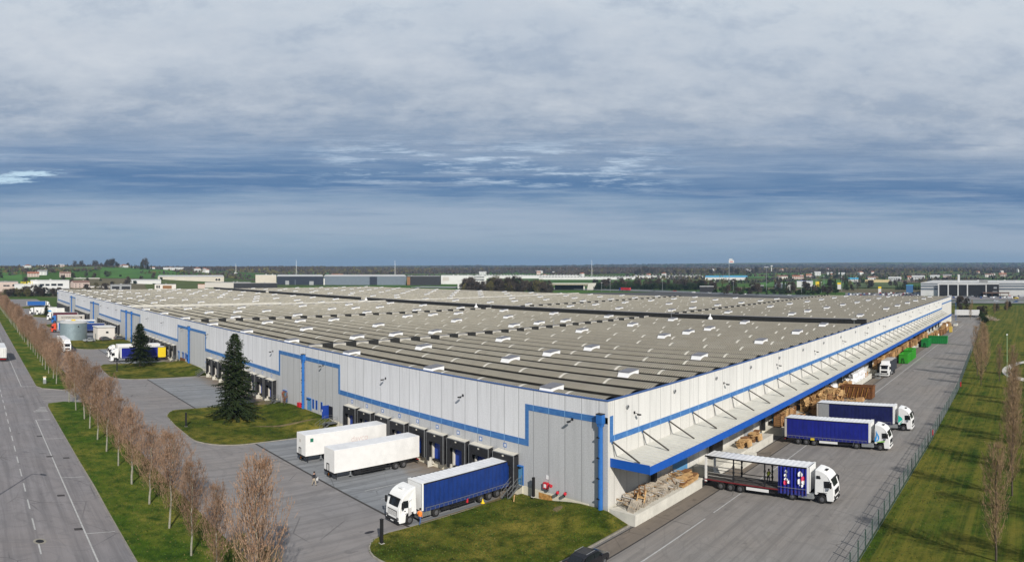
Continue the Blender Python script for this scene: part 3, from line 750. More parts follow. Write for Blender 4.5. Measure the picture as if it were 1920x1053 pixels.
# smoke vents
def vent_mb():
    m = MB(); n = 6; L = 2.5; w_ = .88
    prof = []
    for i in range(n+1):
        u = .02+.80*i/n; prof.append((WID*u, vz(max(0, u))+.03))
    top = [(x, z) for x, z in prof]
    # body: follows the vault below, level above
    zl0 = vz(.6)+.41
    body = top + [(WID*.83, vz(.6)+.40), (WID*.45, vz(.6)+.36), (WID*.13, zl0-.14)]
    m.prism(body, -w_, w_, 0)
    zl = vz(.6)+.41
    m.add([(WID*.10,-w_-.05,zl-.13), (WID*.86,-w_-.05,zl+.06), (WID*.86,w_+.05,zl+.06), (WID*.10,w_+.05,zl-.13),
           (WID*.10,-w_-.05,zl-.06), (WID*.86,-w_-.05,zl+.13), (WID*.86,w_+.05,zl+.13), (WID*.10,w_+.05,zl-.06)],
          [(3,2,1,0),(4,5,6,7),(0,1,5,4),(1,2,6,5),(2,3,7,6),(3,0,4,7)], 1)
    m.prism([(WID*.12, vz(.02)+.3), (WID*.12, vz(.02)+.53), (WID*.82, zl+.05), (WID*.82, zl-.25)], -w_+.02, w_-.02, 0)
    return m
spots = []
for k in (0, 3, 5, 7, 12, 14, 16, 20, 23, 27, 30, 34, 38, 42, 46, 50, 54):
    rr = random.Random(k)
    y = 9.0 if k not in (5, 14, 23, 30) else 31.2
    step = 21.9 if k not in (5, 14, 23, 30) else 43.8
    while y < LY-4:
        yy = y+rr.uniform(-.4, .4)
        if not (near_x(k) > 238 and yy > 68) and min(abs(yy-q) for q in rows_y) > 2.5: spots.append((near_x(k), yy))
        y += step
spots.sort(key=lambda p: hypot(p[0]-CAM[0], p[1]-CAM[1]))
v0 = vent_mb()
proto = v0.obj('roof_vent', [VENT_WHITE, VENT_GREY], wh); proto.location = (*spots[0], 0)
for x, y in spots[1:98]:
    c = proto.copy(); c.location = (x, y, 0); C.objects.link(c); c.parent = wh
mb = MB()
for x, y in spots[98:]:
    mb.M = Matrix.Translation((x, y, 0)); mb.add(v0.v, [f for f, q in zip(v0.f, v0.m) if q == 0], 0); mb.add(v0.v, [f for f, q in zip(v0.f, v0.m) if q == 1], 1)
mb.M = None
o = mb.obj('roof_vent_rows', [VENT_WHITE, VENT_GREY], wh); o['kind'] = 'stuff'
# little aerials, a dish and a cowl on the roof
def aerial(x, y, h, dish=False):
    m = MB(); m.tube((x,y,12.8), (x,y,12.8+h), .06, .03); m.tube((x-.5,y,12.5+h), (x+.5,y,12.5+h), .03)
    if dish: m.lathe([(.02,0),(.5,.06),(.75,.22),(.8,.3),(.7,.26),(.02,.1)], 16, 1, o=(x, y, 13.8))
    m.obj('aerial', [GREY_METAL, VENT_WHITE], wh)
aerial(109.5, 3.0, 3.4, True); aerial(68, 66, 2.2); aerial(106, 55, 2.6); aerial(110.4, 132, 3.2); aerial(110.4, 216, 3); aerial(112, 90, 3); aerial(40, 132, 2.0)
for x, y in ((110.6, 45), (110.5, 140), (110.5, 213)):
    m = MB(); m.lathe([(.7,12.8),(.6,13.2),(.2,13.6),(.18,14.2),(.25,14.25),(.02,14.4)], 12, 0, o=(x, y, 0)); m.obj('roof_cowl', [VENT_WHITE], wh)

# downpipes with square hoppers
def downpipe(y, side='l'):
    m = MB()
    m.box(-.62, -.04, y-.38, y+.38, 10.35, 11.35, 0); m.box(-.66, -.02, y-.42, y+.42, 11.35, 11.42, 1); m.box(-.56, -.06, y-.30, y+.30, 10.05, 10.35, 0)
    m.tube((-.33,y,.2), (-.33,y,10.1), .27, n=12, m=0)
    for z in (2.2, 4.4, 6.6, 8.8): m.box(-.63, -.03, y-.07, y+.33, z, z+.12, 1)
    o = m.obj('downpipe', [BLUE_PAINT, BLACK], wh); return o
for y in (.75, 66.4, 132.0, 198.1, 206.6, 275.0, 345.0): downpipe(y)

# floodlights and cameras on the walls
m = MB(); m.tube((0,0,0), (-.55,0,-.1), .03, m=0); m.box(-.85, -.45, -.15, .15, -.24, -.10, 0); m.box(-.03, 0, -.15, .15, -.15, .15, 0)
fl = m.obj('wall_floodlight', [BLACK], wh); fl.location = (-.01, 4.9, 10.2)
for y in (23.2, 40.7, 59.6, 79.8, 98, 117.7, 138, 157.8, 175.6, 196, 224, 240, 256, 280, 300, 320, 342, 365, 385):
    c = fl.copy(); C.objects.link(c); c.parent = wh; c.location = (-.01, y, 10.5 if not (57 < y < 62) else 10.2)
for x in (5.1, 28, 48.4, 68.6, 88.6, 109, 130, 150, 171, 191, 212, 233):
    c = fl.copy(); C.objects.link(c); c.parent = wh; c.location = (x, -.01, 10.7); c.rotation_euler = (0, 0, pi/2)
m = MB(); m.lathe([(.02,0),(.26,.02),(.30,.12),(.26,.2),(.24,.08),(.02,.06)], 12, 0, 'y'); m.lathe([(.02,.01),(.19,.12),(.02,.13)], 12, 1, 'y')
for q in range(len(m.v)): m.v[q] = (m.v[q][0]*.8, m.v[q][1], m.v[q][2]*.8)
hp = m.obj('wall_outlet', [GREY_FRAME, BLACK], wh); hp.location = (3.6, -.01, 11.6); hp.rotation_euler = (0, 0, pi)
for x in (14, 25.5, 37.3, 49.4, 61.6, 74.3, 86.9, 99.5, 112, 125, 138, 151, 164, 177, 190, 203, 216, 229, 242):
    c = hp.copy(); C.objects.link(c); c.parent = wh; c.location = (x, -.01, 11.75)

# canopy over the platform side
mb = MB(); CA0, CA1, CYF = .45, 249.0, -5.05
mb.quad((CA0,-.01,6.55), (CA1,-.01,6.55), (CA1,CYF,6.42), (CA0,CYF,6.42), 0)
for i in range(int((CA1-CA0)/.9)):
    x = CA0+.45+.9*i; mb.box(x-.03, x+.03, CYF+.05, -.02, 6.44, 6.585 if 0 else 6.56, 0)
mb.box(CA0-.05, CA1, CYF-.06, CYF, 5.60, 6.47, 1); mb.box(CA0-.05, CA0+.01, CYF, -.02, 5.66, 6.60, 1); mb.box(CA1, CA1+.06, CYF-.06, -.02, 5.6, 6.5, 1)
mb.quad((CA0,-.01,5.72), (CA0,CYF,5.66), (CA1,CYF,5.66), (CA1,-.01,5.72), 2)
can = mb.obj('canopy', [CANOPY_TOP, CANOPY_BLUE, GREY_FRAME], wh)
m = MB(); m.bar((0,-.05,8.3), (0,-3.6,6.56), .13, .13, 0); m.tube((0,-.08,8.2), (.35,-.12,6.6), .025, n=4, m=0); m.box(-.16, .16, -.10, -.04, 8.1, 8.65, 1)
st = m.obj('strut', [M('dark_bronze_steel', (.085,.075,.065), .6, .3), S_X], can); st.location = (.75, 0, 0)
for k in range(1, 42):
    c = st.copy(); C.objects.link(c); c.parent = can; c.location = (.75+5.98*k, 0, 0)
for x in (8.3, 23, 41, 59, 77, 95, 113, 131, 149, 167, 185, 203, 221, 239):
    m = MB(); m.box(x-.28, x+.28, -.9, -.34, 1.2, 5.65, 0); m.obj('canopy_post', [BLACK], wh)

# doors, windows and their stairs on the dock wall
def door(y0, y1, z0, z1, mat, frame=BLUE_PAINT):
    m = MB(); m.box(-.05, -.001, y0, y1, z0, z1, 0); m.box(-.10, -.001, y0-.09, y0, z0, z1+.09, 1); m.box(-.10, -.001, y1, y1+.09, z0, z1+.09, 1); m.box(-.42, -.001, y0-.1, y1+.1, z1+.09, z1+.17, 1)
    d = m.obj('door', [mat, frame], wh); h = MB().tube((-.08,y0+.15,z0+1.0), (-.08,y0+.15,z0+1.2), .03); h.obj('handle', [GREY_METAL], d)
door(12.45, 13.75, 1.22, 3.4, DOOR_BLUE); door(63.9, 65.1, 1.55, 3.55, DOOR_BLUE); door(73.6, 74.8, 1.35, 3.4, DOOR_BLUE)
door(117.8, 118.8, 1.25, 3.3, DOOR_BLUE); door(141.2, 142.0, 1.3, 3.4, DOOR_BLUE); door(137.4, 138.2, 1.5, 3.5, DEEP_BLUE); door(133.6, 134.4, 1.5, 3.3, DEEP_BLUE)
for y in (60.1, 61.9, 63.1, 134.9, 136.0):
    m = MB(); m.box(-.06, -.001, y-.3, y+.3, 2.05, 3.7, 0); m.box(-.075, -.06, y-.22, y+.22, 2.13, 3.62, 1); m.obj('window', [BLUE_PAINT, DEEP_BLUE], wh)
m = MB(); m.box(-1.35, -.02, 57.6, 57.68, 1.2, 3.6, 0); m.box(-.06, -.001, 56.3, 57.6, 1.25, 3.5, 1); m.box(-1.36, -1.34, 57.55, 57.73, 2.6, 3.0, 2); m.obj('open_door', [DEEP_BLUE, BLACK, VENT_WHITE], wh)
STEP_STEEL = M('stair_steel', (.20,.21,.21), .5, .5, var=.15)
def stairs(y0, y1, steps=7, run=.27, name='stairs', out=1.3):
    """steel steps that come down from the floor level away from the wall"""
    m = MB(); z0 = 1.2; m.box(-out, -.17, y0, y1, z0-.06, z0, 0)
    rise = (z0-.1)/steps
    for i in range(steps):
        x = -out-run*i; m.box(x-run-.02, x, y0+.06, y1-.06, z0-rise*(i+1)-.03, z0-rise*(i+1), 1)
    xe = -out-run*steps
    for y in (y0+.03, y1-.03): m.bar((-out,y,z0-.05), (xe,y,.06), .06, .2, 0)
    s_ = m.obj(name, [STEP_STEEL, DARK_METAL], wh)
    for y in (y0+.03, y1-.03):
        r = MB()
        for hh in (.55, 1.05):
            r.tube((-.25,y,z0+hh), (-out,y,z0+hh), .025, n=5); r.tube((-out,y,z0+hh), (xe,y,.1+hh), .025, n=5)
        for x, z in ((-.25, z0), (-out, z0), ((xe-out)/2, (z0+.1)/2+.03), (xe, .1)): r.tube((x,y,z), (x,y,z+1.05), .025, n=5)
        r.obj('railing', [STEP_STEEL], s_)
stairs(12.4, 13.5, out=1.0, run=.24); stairs(54.4, 55.9, out=1.8); stairs(75.9, 77.0, out=1.2); stairs(141.5, 142.7, out=1.2); stairs(117.2, 118.3, out=1.2)

# dock shelters
DOCK_EDGE = M('dock_frame_edge', (.16,.165,.17), .5, var=.15); HOOD = M('dock_hood', (.56,.53,.46), .8, var=.12, scale=1.2, dirt=.3)
def shelter_mb(deep):
    m = MB(); d = 1.0 if deep else .72; h = 4.75; w_ = 1.78
    m.box(-d, -.17, -w_, -w_+.10, 1.0, h, 0); m.box(-d, -.17, w_-.10, w_, 1.0, h, 0)           # side curtains
    m.box(-d, -.17, -w_, w_, h-.08, h-.02, 0)
    m.box(-d-.03, -d, -w_, -w_+.62, .95, h, 0); m.box(-d-.03, -d, w_-.62, w_, .95, h, 0); m.box(-d-.03, -d, -w_+.62, w_-.62, h-1.15, h, 0)   # front flaps
    for y in (-w_-.03, w_-.04): m.box(-d-.06, -d+.04, y, y+.07, .95, h+.02, 1)
    m.box(-d-.06, -d+.04, -w_+.04, w_-.04, h-.04, h+.05, 1)
    m.box(-d-.05, -d-.03, -.14, .14, h-.34, h-.16, 2)
    # hood: pale sheet with a slack middle
    n = 8
    for i in range(n):
        y0, y1 = -w_+2*w_*i/n, -w_+2*w_*(i+1)/n
        z0, z1 = h+.05-.10*sin(pi*i/n), h+.05-.10*sin(pi*(i+1)/n)
        m.quad((-d,y0,z0), (-d,y1,z1), (-.02,y1,z1+.16), (-.02,y0,z0+.16), 2)
    m.quad((-.17,-w_,1.0), (-.17,-1.2,1.0), (-.17,-1.2,h), (-.17,-w_,h), 3); m.quad((-.17,1.2,1.0), (-.17,w_,1.0), (-.17,w_,h), (-.17,1.2,h), 3)
    m.box(-.5, -.175, 1.0, 1.22, .4, 3.3, 2)
    return m
def dock(y, deep=True, first=None):
    o = shelter_mb(deep).obj('dock_shelter', [BLACK_RUBBER, DOCK_EDGE, HOOD, BLACK], wh); o.location = (0, y, 0)
    MB().box(-.19, -.171, -1.18, 1.0, 1.2, 3.9, 0).obj('dock_door', [DEEP_BLUE], o)
    b1 = MB(); b1.slab([(-1.15,-.25), (-.16,-.25), (-.16,.35), (-.75,.35)], -.1, .8); b1.box(-.6, -.16, -.12, .12, .8, 1.2)
    b1.obj('bumper_block', [CONCRETE_PALE], o, loc=(0, 1.55, 0))
    MB().box(-.62, -.17, -1.15, .95, 1.02, 1.2, 0).obj('leveller_lip', [DARK_METAL], o)
    return o
DOCKS = []
pa, pb = dock(0), dock(0, False)
first = [True, True]
for i in range(len(FRAMES)-1):
    y0 = FRAMES[i][1]+2.75; y1 = FRAMES[i+1][0]
    k = 0; y = y0
    while y < y1-1.8:
        q = 1 if (i == 0 and k in (4, 6)) else 0
        if first[q]:
            o = (pa, pb)[q]; first[q] = False; o.location = (0, y, 0)
        else: o = copy_tree((pa, pb)[q], wh); o.location = (0, y, 0)
        DOCKS.append((i, k, y)); y += 4.33; k += 1

# fire-brigade inlets beside the corner
m = MB(); m.box(-.36, -.02, 8.35, 9.0, 1.7, 2.4, 0); m.box(-.38, -.36, 8.5, 8.85, 1.85, 2.25, 1); m.box(-.04, -.001, 8.45, 8.8, 2.75, 3.2, 2)
m.tube((-.3,8.0,2.3), (-.9,7.3,2.45), .12, n=8, m=0); m.lathe([(.18,-.1),(.2,0),(.18,.1)], 8, 0, 'y', (-.9, 7.3, 2.45))
m.obj('hydrant_cabinet', [RED, VENT_WHITE, VENT_WHITE], wh)
for y, z in ((6.5, 1.85), (5.4, 1.95)):
    m = MB(); m.tube((-.05,y+.4,z-.1), (-.7,y,z), .09, n=8, m=1); m.lathe([(.16,-.12),(.2,0),(.16,.12)], 8, 0, 'y', (-.75, y-.05, z)); m.tube((-.2,y+.5,z-.55), (-.5,y+.3,z-.3), .1, m=1); m.obj('hydrant_inlet', [RED, DARK_METAL], wh)
m = MB(); m.box(-.6, -.08, 67.4, 68.3, 1.5, 2.3, 0); m.box(-.3, -.07, 67.0, 69.2, .4, 1.5, 1); m.obj('hydrant_cabinet', [RED, RUSTSTAIN], wh)
m = MB(); m.box(-.35, -.05, 136.0, 139.8, .9, 2.0, 0); m.obj('pipe_box', [RUST], wh)
# ---------------------------------------------------------------- lorries (forward = +x, left = +y, front bumper at x = 0)
def wheel(parent, x, y, r=.5, w_=.32, dual=False, rim=RIM):
    """y = outer face; sign of y says which way the rim looks"""
    sgn = 1 if y > 0 else -1; W = w_*(2.1 if dual else 1)
    m = MB(); q = .06
    prof = [(r*.55, 0), (r-q, 0), (r, -q), (r, -W+q), (r-q, -W), (r*.4, -W)]
    m.lathe([(a, sgn*b) for a, b in prof], 20, 0, 'y', (x, y, r))
    o = m.obj('wheel', [RUBBER], parent, smooth=False)
    k = MB(); k.lathe([(r*.52, 0), (r*.52, -.02*sgn), (r*.42, -.08*sgn), (r*.28, -.05*sgn), (r*.26, .03*sgn), (.03, .05*sgn)], 16, 0, 'y', (x, y+.004*sgn, r))
    for i in range(8):
        a = 2*pi*i/8; k.lathe([(.022, 0), (.022, .03*sgn)], 5, 1, 'y', (x+r*.38*cos(a), y-.05*sgn, r+r*.38*sin(a)))
    k.obj('rim', [rim, DARK_METAL], o)
    return o
def cab(root, paint, high=True, style=0, graphic=None, grille=None, open_door=False):
    H = 3.85 if high else 3.0
    W = 1.23
    P = [(-.06,.36),(0,.62),(.0,1.15),(-.04,1.75),(-.12,1.98),(-.44,2.82),(-.62,3.1)]
    P += [(-.86,3.36),(-1.30,3.62),(-1.9,H-.05),(-2.28,H)] if high else [(-.8,3.14),(-1.3,3.2),(-2.0,3.18),(-2.25,3.1)]
    P += [(-2.3,1.0),(-1.98,1.0),(-1.93,1.12),(-1.72,1.24),(-1.12,1.24),(-.92,1.12),(-.84,.5),(-.80,.36)]
    m = MB(); m.prism(P, -W, W, 0)
    o = m.obj('cab', [paint], root, bevel=.075)
    for v in o.data.vertices:
        if v.co.z > 2.85: v.co.y *= 1-.10*(v.co.z-2.85)
        if v.co.x > -.35: v.co.y *= 1-.14*(v.co.x+.35)
    for p in o.data.polygons: p.use_smooth = False
    # glass
    def fx(z): # front face x at height z
        return -.04+(-.08)*(z-1.75)/.23 if z < 1.98 else -.12-.32*(z-1.98)/.84
    m = MB(); n = 6
    for i in range(n):
        ya, yb_ = -1.10+2.2*i/n, -1.10+2.2*(i+1)/n
        f = lambda y: -.035*(y/1.1)**2
        m.quad((fx(1.98)+.02+f(ya),ya,1.98), (fx(1.98)+.02+f(yb_),yb_,1.98), (fx(2.78)+.025+f(yb_),yb_*.97,2.78), (fx(2.78)+.025+f(ya),ya*.97,2.78))
    m.box(-.34, -.20, -1.05, 1.05, 2.80, 2.92, 1)
    m.obj('windscreen', [GLASS, BLACK], o)
    for s in (1, -1):
        y = s*(W+.012); m = MB()
        m.add([(-.36,y*.995,1.92),(-1.16,y,1.86),(-1.16,y,2.62),(-.62,y*.99,2.66)], [(0,1,2,3)])
        m.add([(-.36,y*.995,1.92),(-.62,y*.99,2.66),(-.55,y*.99,2.66),(-.28,y*.99,1.95)], [(0,1,2,3)], 1)
        m.obj('side_window', [GLASS, BLACK], o)
        if style == 2:
            MB().add([(-1.55,y*.985,2.85),(-2.1,y*.985,2.85),(-2.1,y*.975,3.2),(-1.7,y*.975,3.2)], [(0,1,2,3)]).obj('side_window', [GLASS], o)
        mm = MB(); mm.box(-.36, -.20, min(s*1.42, s*1.64), max(s*1.42, s*1.64), 1.95, 2.62, 0); mm.tube((-.5,s*1.2,2.6), (-.28,s*1.5,2.6), .03, m=0); mm.tube((-.5,s*1.2,2.0), (-.28,s*1.5,2.05), .03, m=0)
        mm.obj('mirror', [BLACK], o)
        hm = MB(); hm.box(-.16, .012, min(s*.72, s*1.12), max(s*.72, s*1.12), .72, .98, 0); hm.box(.012, .02, min(s*.78, s*1.04), max(s*.78, s*1.04), .78, .92, 1); hm.obj('headlight', [BLACK, ALU], o)
        dm = MB(); dm.box(-1.18, -1.165, min(y, y+s*.004), max(y, y+s*.004), 1.1, 2.7, 0); dm.box(-.85, -.66, min(y, y+s*.03), max(y, y+s*.03), 1.55, 1.62, 0); dm.box(-1.96, -.8, min(y*.99, y*1.0), max(y*.99, y*1.0), 1.24, 1.30, 0)
        dm.obj('door_trim', [BLACK], o)
    # grille and bumper
    m = MB()
    gm = grille or BLACK
    m.box(-.02, .025, -.78, .78, 1.05, 1.62, 1)
    for i in range(5): m.box(.02, .05, -.74, .74, 1.09+.10*i, 1.14+.10*i, 0)
    m.box(-.02, .022, -.95, .95, .62, .80, 1)
    m.obj('grille', [gm, BLACK], o)
    m = MB(); m.box(-.30, .03, -1.16, 1.16, .34, .58, 0); m.box(.03, .037, -.27, .27, .42, .54, 1); m.obj('bumper', [BLACK if style in (0, 2) else paint, WHITE_PAINT], o, bevel=.03)
    if high:
        m = MB(); m.box(-1.55, -1.05, -.35, .35, 3.60, 3.66, 0); m.obj('roof_hatch', [BLACK if style else paint], o)
    # chassis, tank, steps
    m = MB()
    for y in (-.45, .45): m.box(-6.1, -1.0, y-.08, y+.08, .62, .92, 0)
    m.box(-6.1, -5.8, -1.2, 1.2, .55, .7, 0); m.lathe([(.6,0.96),(.62,1.06),(.1,1.12)], 14, 0, o=(-5.0, 0, 0)); m.box(-2.34, -2.30, -1.1, 1.1, 1.0, 2.6, 0)
    m.box(-4.4, -2.3, -.6, .6, .62, .95, 0)
    for s in (1, -1):
        for x in (-1.4, -5.05): m.box(x-.62, x+.62, min(s*.82, s*1.22), max(s*.82, s*1.22), 1.06, 1.10, 0)
    m.obj('tractor_chassis', [DARK_METAL], root)
    for s in (1, -1):
        t_ = MB(); y0, y1 = sorted((s*.62, s*1.2)); t_.box(-4.3, -2.45, y0, y1, .42, 1.0, 0)
        for k in range(4): t_.box(-4.2+.5*k, -4.15+.5*k, y0-.012, y1+.012, .41, 1.012, 1)
        t_.obj('fuel_tank', [ALU if s > 0 or style == 0 else GREY_METAL, DARK_METAL], root, bevel=.05)
        wheel(root, -1.42, s*1.20); wheel(root, -5.05, s*1.22, dual=True)
    if graphic == 'flame':
        y = -(W+.016); a = MB()
        a.add([(-2.25,y,1.30),(-1.75,y,1.45),(-1.55,y,1.85),(-1.62,y,2.2),(-1.95,y,2.75),(-2.1,y,3.1),(-2.0,y,2.5),(-2.12,y,2.1),(-2.28,y,1.8)], [tuple(range(9))], 0)
        a.add([(-2.0,y-.004,1.45),(-1.8,y-.004,1.7),(-1.8,y-.004,2.0),(-1.95,y-.004,2.35),(-1.92,y-.004,2.0),(-2.0,y-.004,1.75)], [tuple(range(6))], 2)
        a.add([(-2.0,y,1.22),(-.75,y,1.34),(-.72,y,1.52),(-1.2,y,1.48),(-1.9,y,1.34)], [tuple(range(5))], 1)
        a.obj('cab_graphic', [SKY_GRAPHIC, LIME, WHITE_PAINT], o)
    if graphic == 'swirl':
        y = -(W+.016); a = MB()
        a.add([(-2.29,y,1.3),(-2.0,y,1.55),(-1.6,y,1.85),(-1.55,y,2.05),(-1.85,y,2.35),(-2.29,y,2.6)], [tuple(range(6))], 0)
        a.add([(-2.05,y-.004,1.1),(-1.6,y-.004,1.75),(-1.5,y-.004,1.75),(-1.92,y-.004,1.1)], [tuple(range(4))], 0)
        a.obj('cab_graphic', [TEAL], o)
    return o
def gear(root, x0, L, landing=False, third=True, white_bar=False, dolly=False):
    """under-frame of a semi-trailer whose front wall is at x0"""
    m = MB()
    for y in (-.5, .5): m.box(x0-L+.1, x0-.2, y-.07, y+.07, .86, 1.18, 0)
    for k in range(12): m.box(x0-.8-k*1.08, x0-.7-k*1.08, -1.2, 1.2, 1.06, 1.16, 0)
    m.box(x0-L+.02, x0-L+.10, -1.2, 1.2, .45, .65, 0); m.box(x0-L, x0-L+.03, -1.2, 1.2, .66, .80, 1)
    ax = [x0-L+2.2, x0-L+3.5, x0-L+4.8] if third else [x0-L+2.6, x0-L+3.9]
    for x in ax: m.tube((x,-1,.5), (x,1,.5), .09, m=0); m.box(x-.55, x+.55, -1.24, -.75, 1.03, 1.06, 0); m.box(x-.55, x+.55, .75, 1.24, 1.03, 1.06, 0)
    m.box(x0-6.4, x0-5.2, -.7, -.2, .5, .85, 0)
    m.box(x0-L+5.4, x0-3.2, -1.0, 1.0, .42, 1.0, 0)  # added dark belly box, blocks the light under the trailer
    m.obj('trailer_chassis', [DARK_METAL, RED_PLASTIC], root)
    for x in ax:
        for s in (1, -1): wheel(root, x, s*1.23)
    for s in (1, -1):
        g = MB(); y0, y1 = sorted((s*1.18, s*1.22))
        xa, xb_ = (x0-L+5.6 if third else x0-L+4.8), x0-4.2
        if white_bar: g.box(xa, xa+2.9, y0, y1, .52, .86, 1)
        else:
            for z in (.5, .75): g.box(xa, xb_, y0, y1, z, z+.10, 0)
            for k in range(4): g.box(xa+(xb_-xa)*k/3.1, xa+(xb_-xa)*k/3.1+.08, y0-.01, y1+.01, .45, 1.05, 0)
        g.obj('side_guard', [DARK_METAL, WHITE_PAINT], root)
        lg = MB(); y0, y1 = sorted((s*.78, s*.92))
        lg.box(x0-2.75, x0-2.6, y0, y1, .08 if landing else .45, 1.1, 0); lg.box(x0-2.85, x0-2.5, y0-.06, y1+.06, .02 if landing else .38, .1 if landing else .45, 0)
        lg.obj('landing_leg', [GREY_METAL if not landing else DARK_METAL], root)
    if dolly:   # loading support with a pair of small wheels under the nose
        d = MB(); d.box(x0-.62, x0-.45, -1.06, -.9, .25, 1.1, 0); d.box(x0-.62, x0-.45, -1.07, -.89, .9, 1.15, 0); d.tube((x0-.53,-1.25,.24), (x0-.53,-.72,.24), .04, m=1)
        MB().tube((x0-.53,.9,.24), (x0-.53,.9,1.1), .07).obj('nose_post', [DARK_METAL], root)
        dd = d.obj('nose_support', [ORANGE, DARK_METAL], root)
        for s in (-1.25, -.7): wheel(dd, x0-.53, s, r=.24, w_=.12, rim=ALU)
def box_body(root, x0, L, mat, roof, h0=1.12, h1=3.98, ribs=0):
    m = MB(); m.box(x0-L, x0, -1.275, 1.275, h0, h1, 0)
    for s in (1, -1):
        y0, y1 = sorted((s*1.275, s*1.287)); m.box(x0-L, x0, y0, y1, h0, h0+.12, 2); m.box(x0-L, x0, y0, y1, h1-.10, h1, 2)
        for x in (x0-.08, x0-L): m.box(x, x+.08, y0, y1, h0+.12, h1-.1, 2)
        for k in range(ribs): m.box(x0-.9-k*L/ribs, x0-.88-k*L/ribs, y0-.004 if s > 0 else y0+.006, y1, h0+.12, h1-.1, 2)
    b = m.obj('trailer_box', [mat, roof, mat], root)
    r = MB(); r.box(x0-L+.02, x0-.02, -1.25, 1.25, h1, h1+.03, 0); r.obj('trailer_roof', [roof], root)
    d = MB(); d.box(x0-L-.05, x0-L, -1.24, 1.24, h0+.05, h1-.05, 0)
    for y in (-.9, -.35, .35, .9): d.tube((x0-L-.08,y,h0+.1), (x0-L-.08,y,h1-.1), .03, m=1)
    d.obj('rear_door', [mat, GREY_METAL], root)
    return b
def curtain_body(root, x0, L, mat, roof=ROOF_TARP, h0=1.12, h1=3.98, line=True, rear=GREY_TRAILER, text=None):
    """curtain-sider: two hanging curtains, pale roof with cross bows, white front corner"""
    m = MB(); m.box(x0-.06, x0, -1.27, 1.27, h0, h1, 0)
    for s in (1, -1):
        y0, y1 = sorted((s*1.2, s*1.285)); m.box(x0-.26, x0, y0, y1, h0, h1+.04, 0); MB().box(x0-L, x0-L+.34, y0, y1, h0-.05, h1).obj('rear_post', [rear], root)
    m.box(x0-.45, x0, -1.26, 1.26, h1-.02, h1+.06, 0)
    m.obj('end_frame', [WHITE_PAINT, rear], root)
    r = MB()
    n = int(L/.62)
    for k in range(n):
        xa = x0-.3-(L-.5)*k/n; xb_ = x0-.3-(L-.5)*(k+1)/n
        r.quad((xa,-1.25,h1+.02), (xa,1.25,h1+.02), ((xa+xb_)/2,1.25,h1-.01), ((xa+xb_)/2,-1.25,h1-.01)); r.quad(((xa+xb_)/2,-1.25,h1-.01), ((xa+xb_)/2,1.25,h1-.01), (xb_,1.25,h1+.02), (xb_,-1.25,h1+.02))
    for s in (1, -1):
        y0, y1 = sorted((s*1.25, s*1.29)); r.box(x0-L, x0-.25, y0, y1, h1-.10, h1+.03, 1)
    r.obj('trailer_roof', [roof, BLACK], root)
    f = MB(); f.box(x0-L, x0-.05, -1.26, 1.26, h0-.02, h0+.10, 0); f.obj('load_floor', [DARK_METAL], root)
    for s in (1, -1):
        c = MB(); NX, NZ = 64, 3; rr = random.Random(int(abs(x0*100)+s+L*7)); zs = [h0-.16, h0+.15, h0+1.5, h1-.1]
        P = []
        for i in range(NX+1):
            x = x0-.28-(L-.64)*i/NX
            for j, z in enumerate(zs):
                P.append((x, s*(1.272+.014*sin(i*1.9+s)+(.018*rr.random() if j in (1, 2) else .004)), z))
        c.add(P, [(i*4+j, (i+1)*4+j, (i+1)*4+j+1, i*4+j+1) for i in range(NX) for j in range(3)], 0)
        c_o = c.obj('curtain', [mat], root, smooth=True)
        if line:
            q = MB(); y0, y1 = sorted((s*1.30, s*1.306)); q.box(x0-L+.4, x0-.5, y0, y1, h0+.20, h0+.25, 0)
            k = x0-.6
            while k > x0-L+.4: q.box(k-.03, k, y0-.002, y1+.002, h0-.14, h0+.16, 1); k -= .62
            q.obj('curtain_line', [VENT_GREY if line == 2 else ALU, GREY_METAL], c_o)
    d = MB(); d.box(x0-L-.05, x0-L, -1.24, 1.24, h0, h1-.02, 0)
    for y in (-.9, -.3, .3, .9): d.tube((x0-L-.08,y,h0+.1), (x0-L-.08,y,h1-.1), .03, m=1)
    d.obj('rear_door', [rear, GREY_METAL], root)
TR = 'articulated lorries parked round the warehouse'
TL = 13.6; NOSE = -2.95

# 1 the big white-cabbed lorry at the nearest dock
t1 = thing('curtain_lorry', 'white lorry with a blue curtain trailer backed onto the dock nearest the corner', 'lorry', (-17.0, 15.35, 0), pi, TR)
c1 = cab(t1, WHITE_PAINT, style=0, grille=WHITE_PAINT); curtain_body(t1, NOSE, TL, BLUE_TARP); gear(t1, NOSE, TL)
m = MB(); m.box(-1.17, -.42, 1.25, 1.29, 1.1, 1.85, 0); m.box(-1.17, -1.1, 1.25, 1.29, 1.85, 2.66, 0); m.box(-1.17, -.5, 1.25, 1.29, 2.60, 2.68, 0); m.box(-.5, -.42, 1.25, 1.29, 1.85, 2.62, 0); m.M = None
dd = m.obj('open_cab_door', [WHITE_PAINT], c1); dd.location = (-.05, .62, 0); dd.rotation_euler = (0, 0, .5)
m = MB(); m.tube((-9.6,1.15,.55), (-9.6,1.15,1.05), .14, n=10); m.obj('fire_extinguisher', [RED], t1)
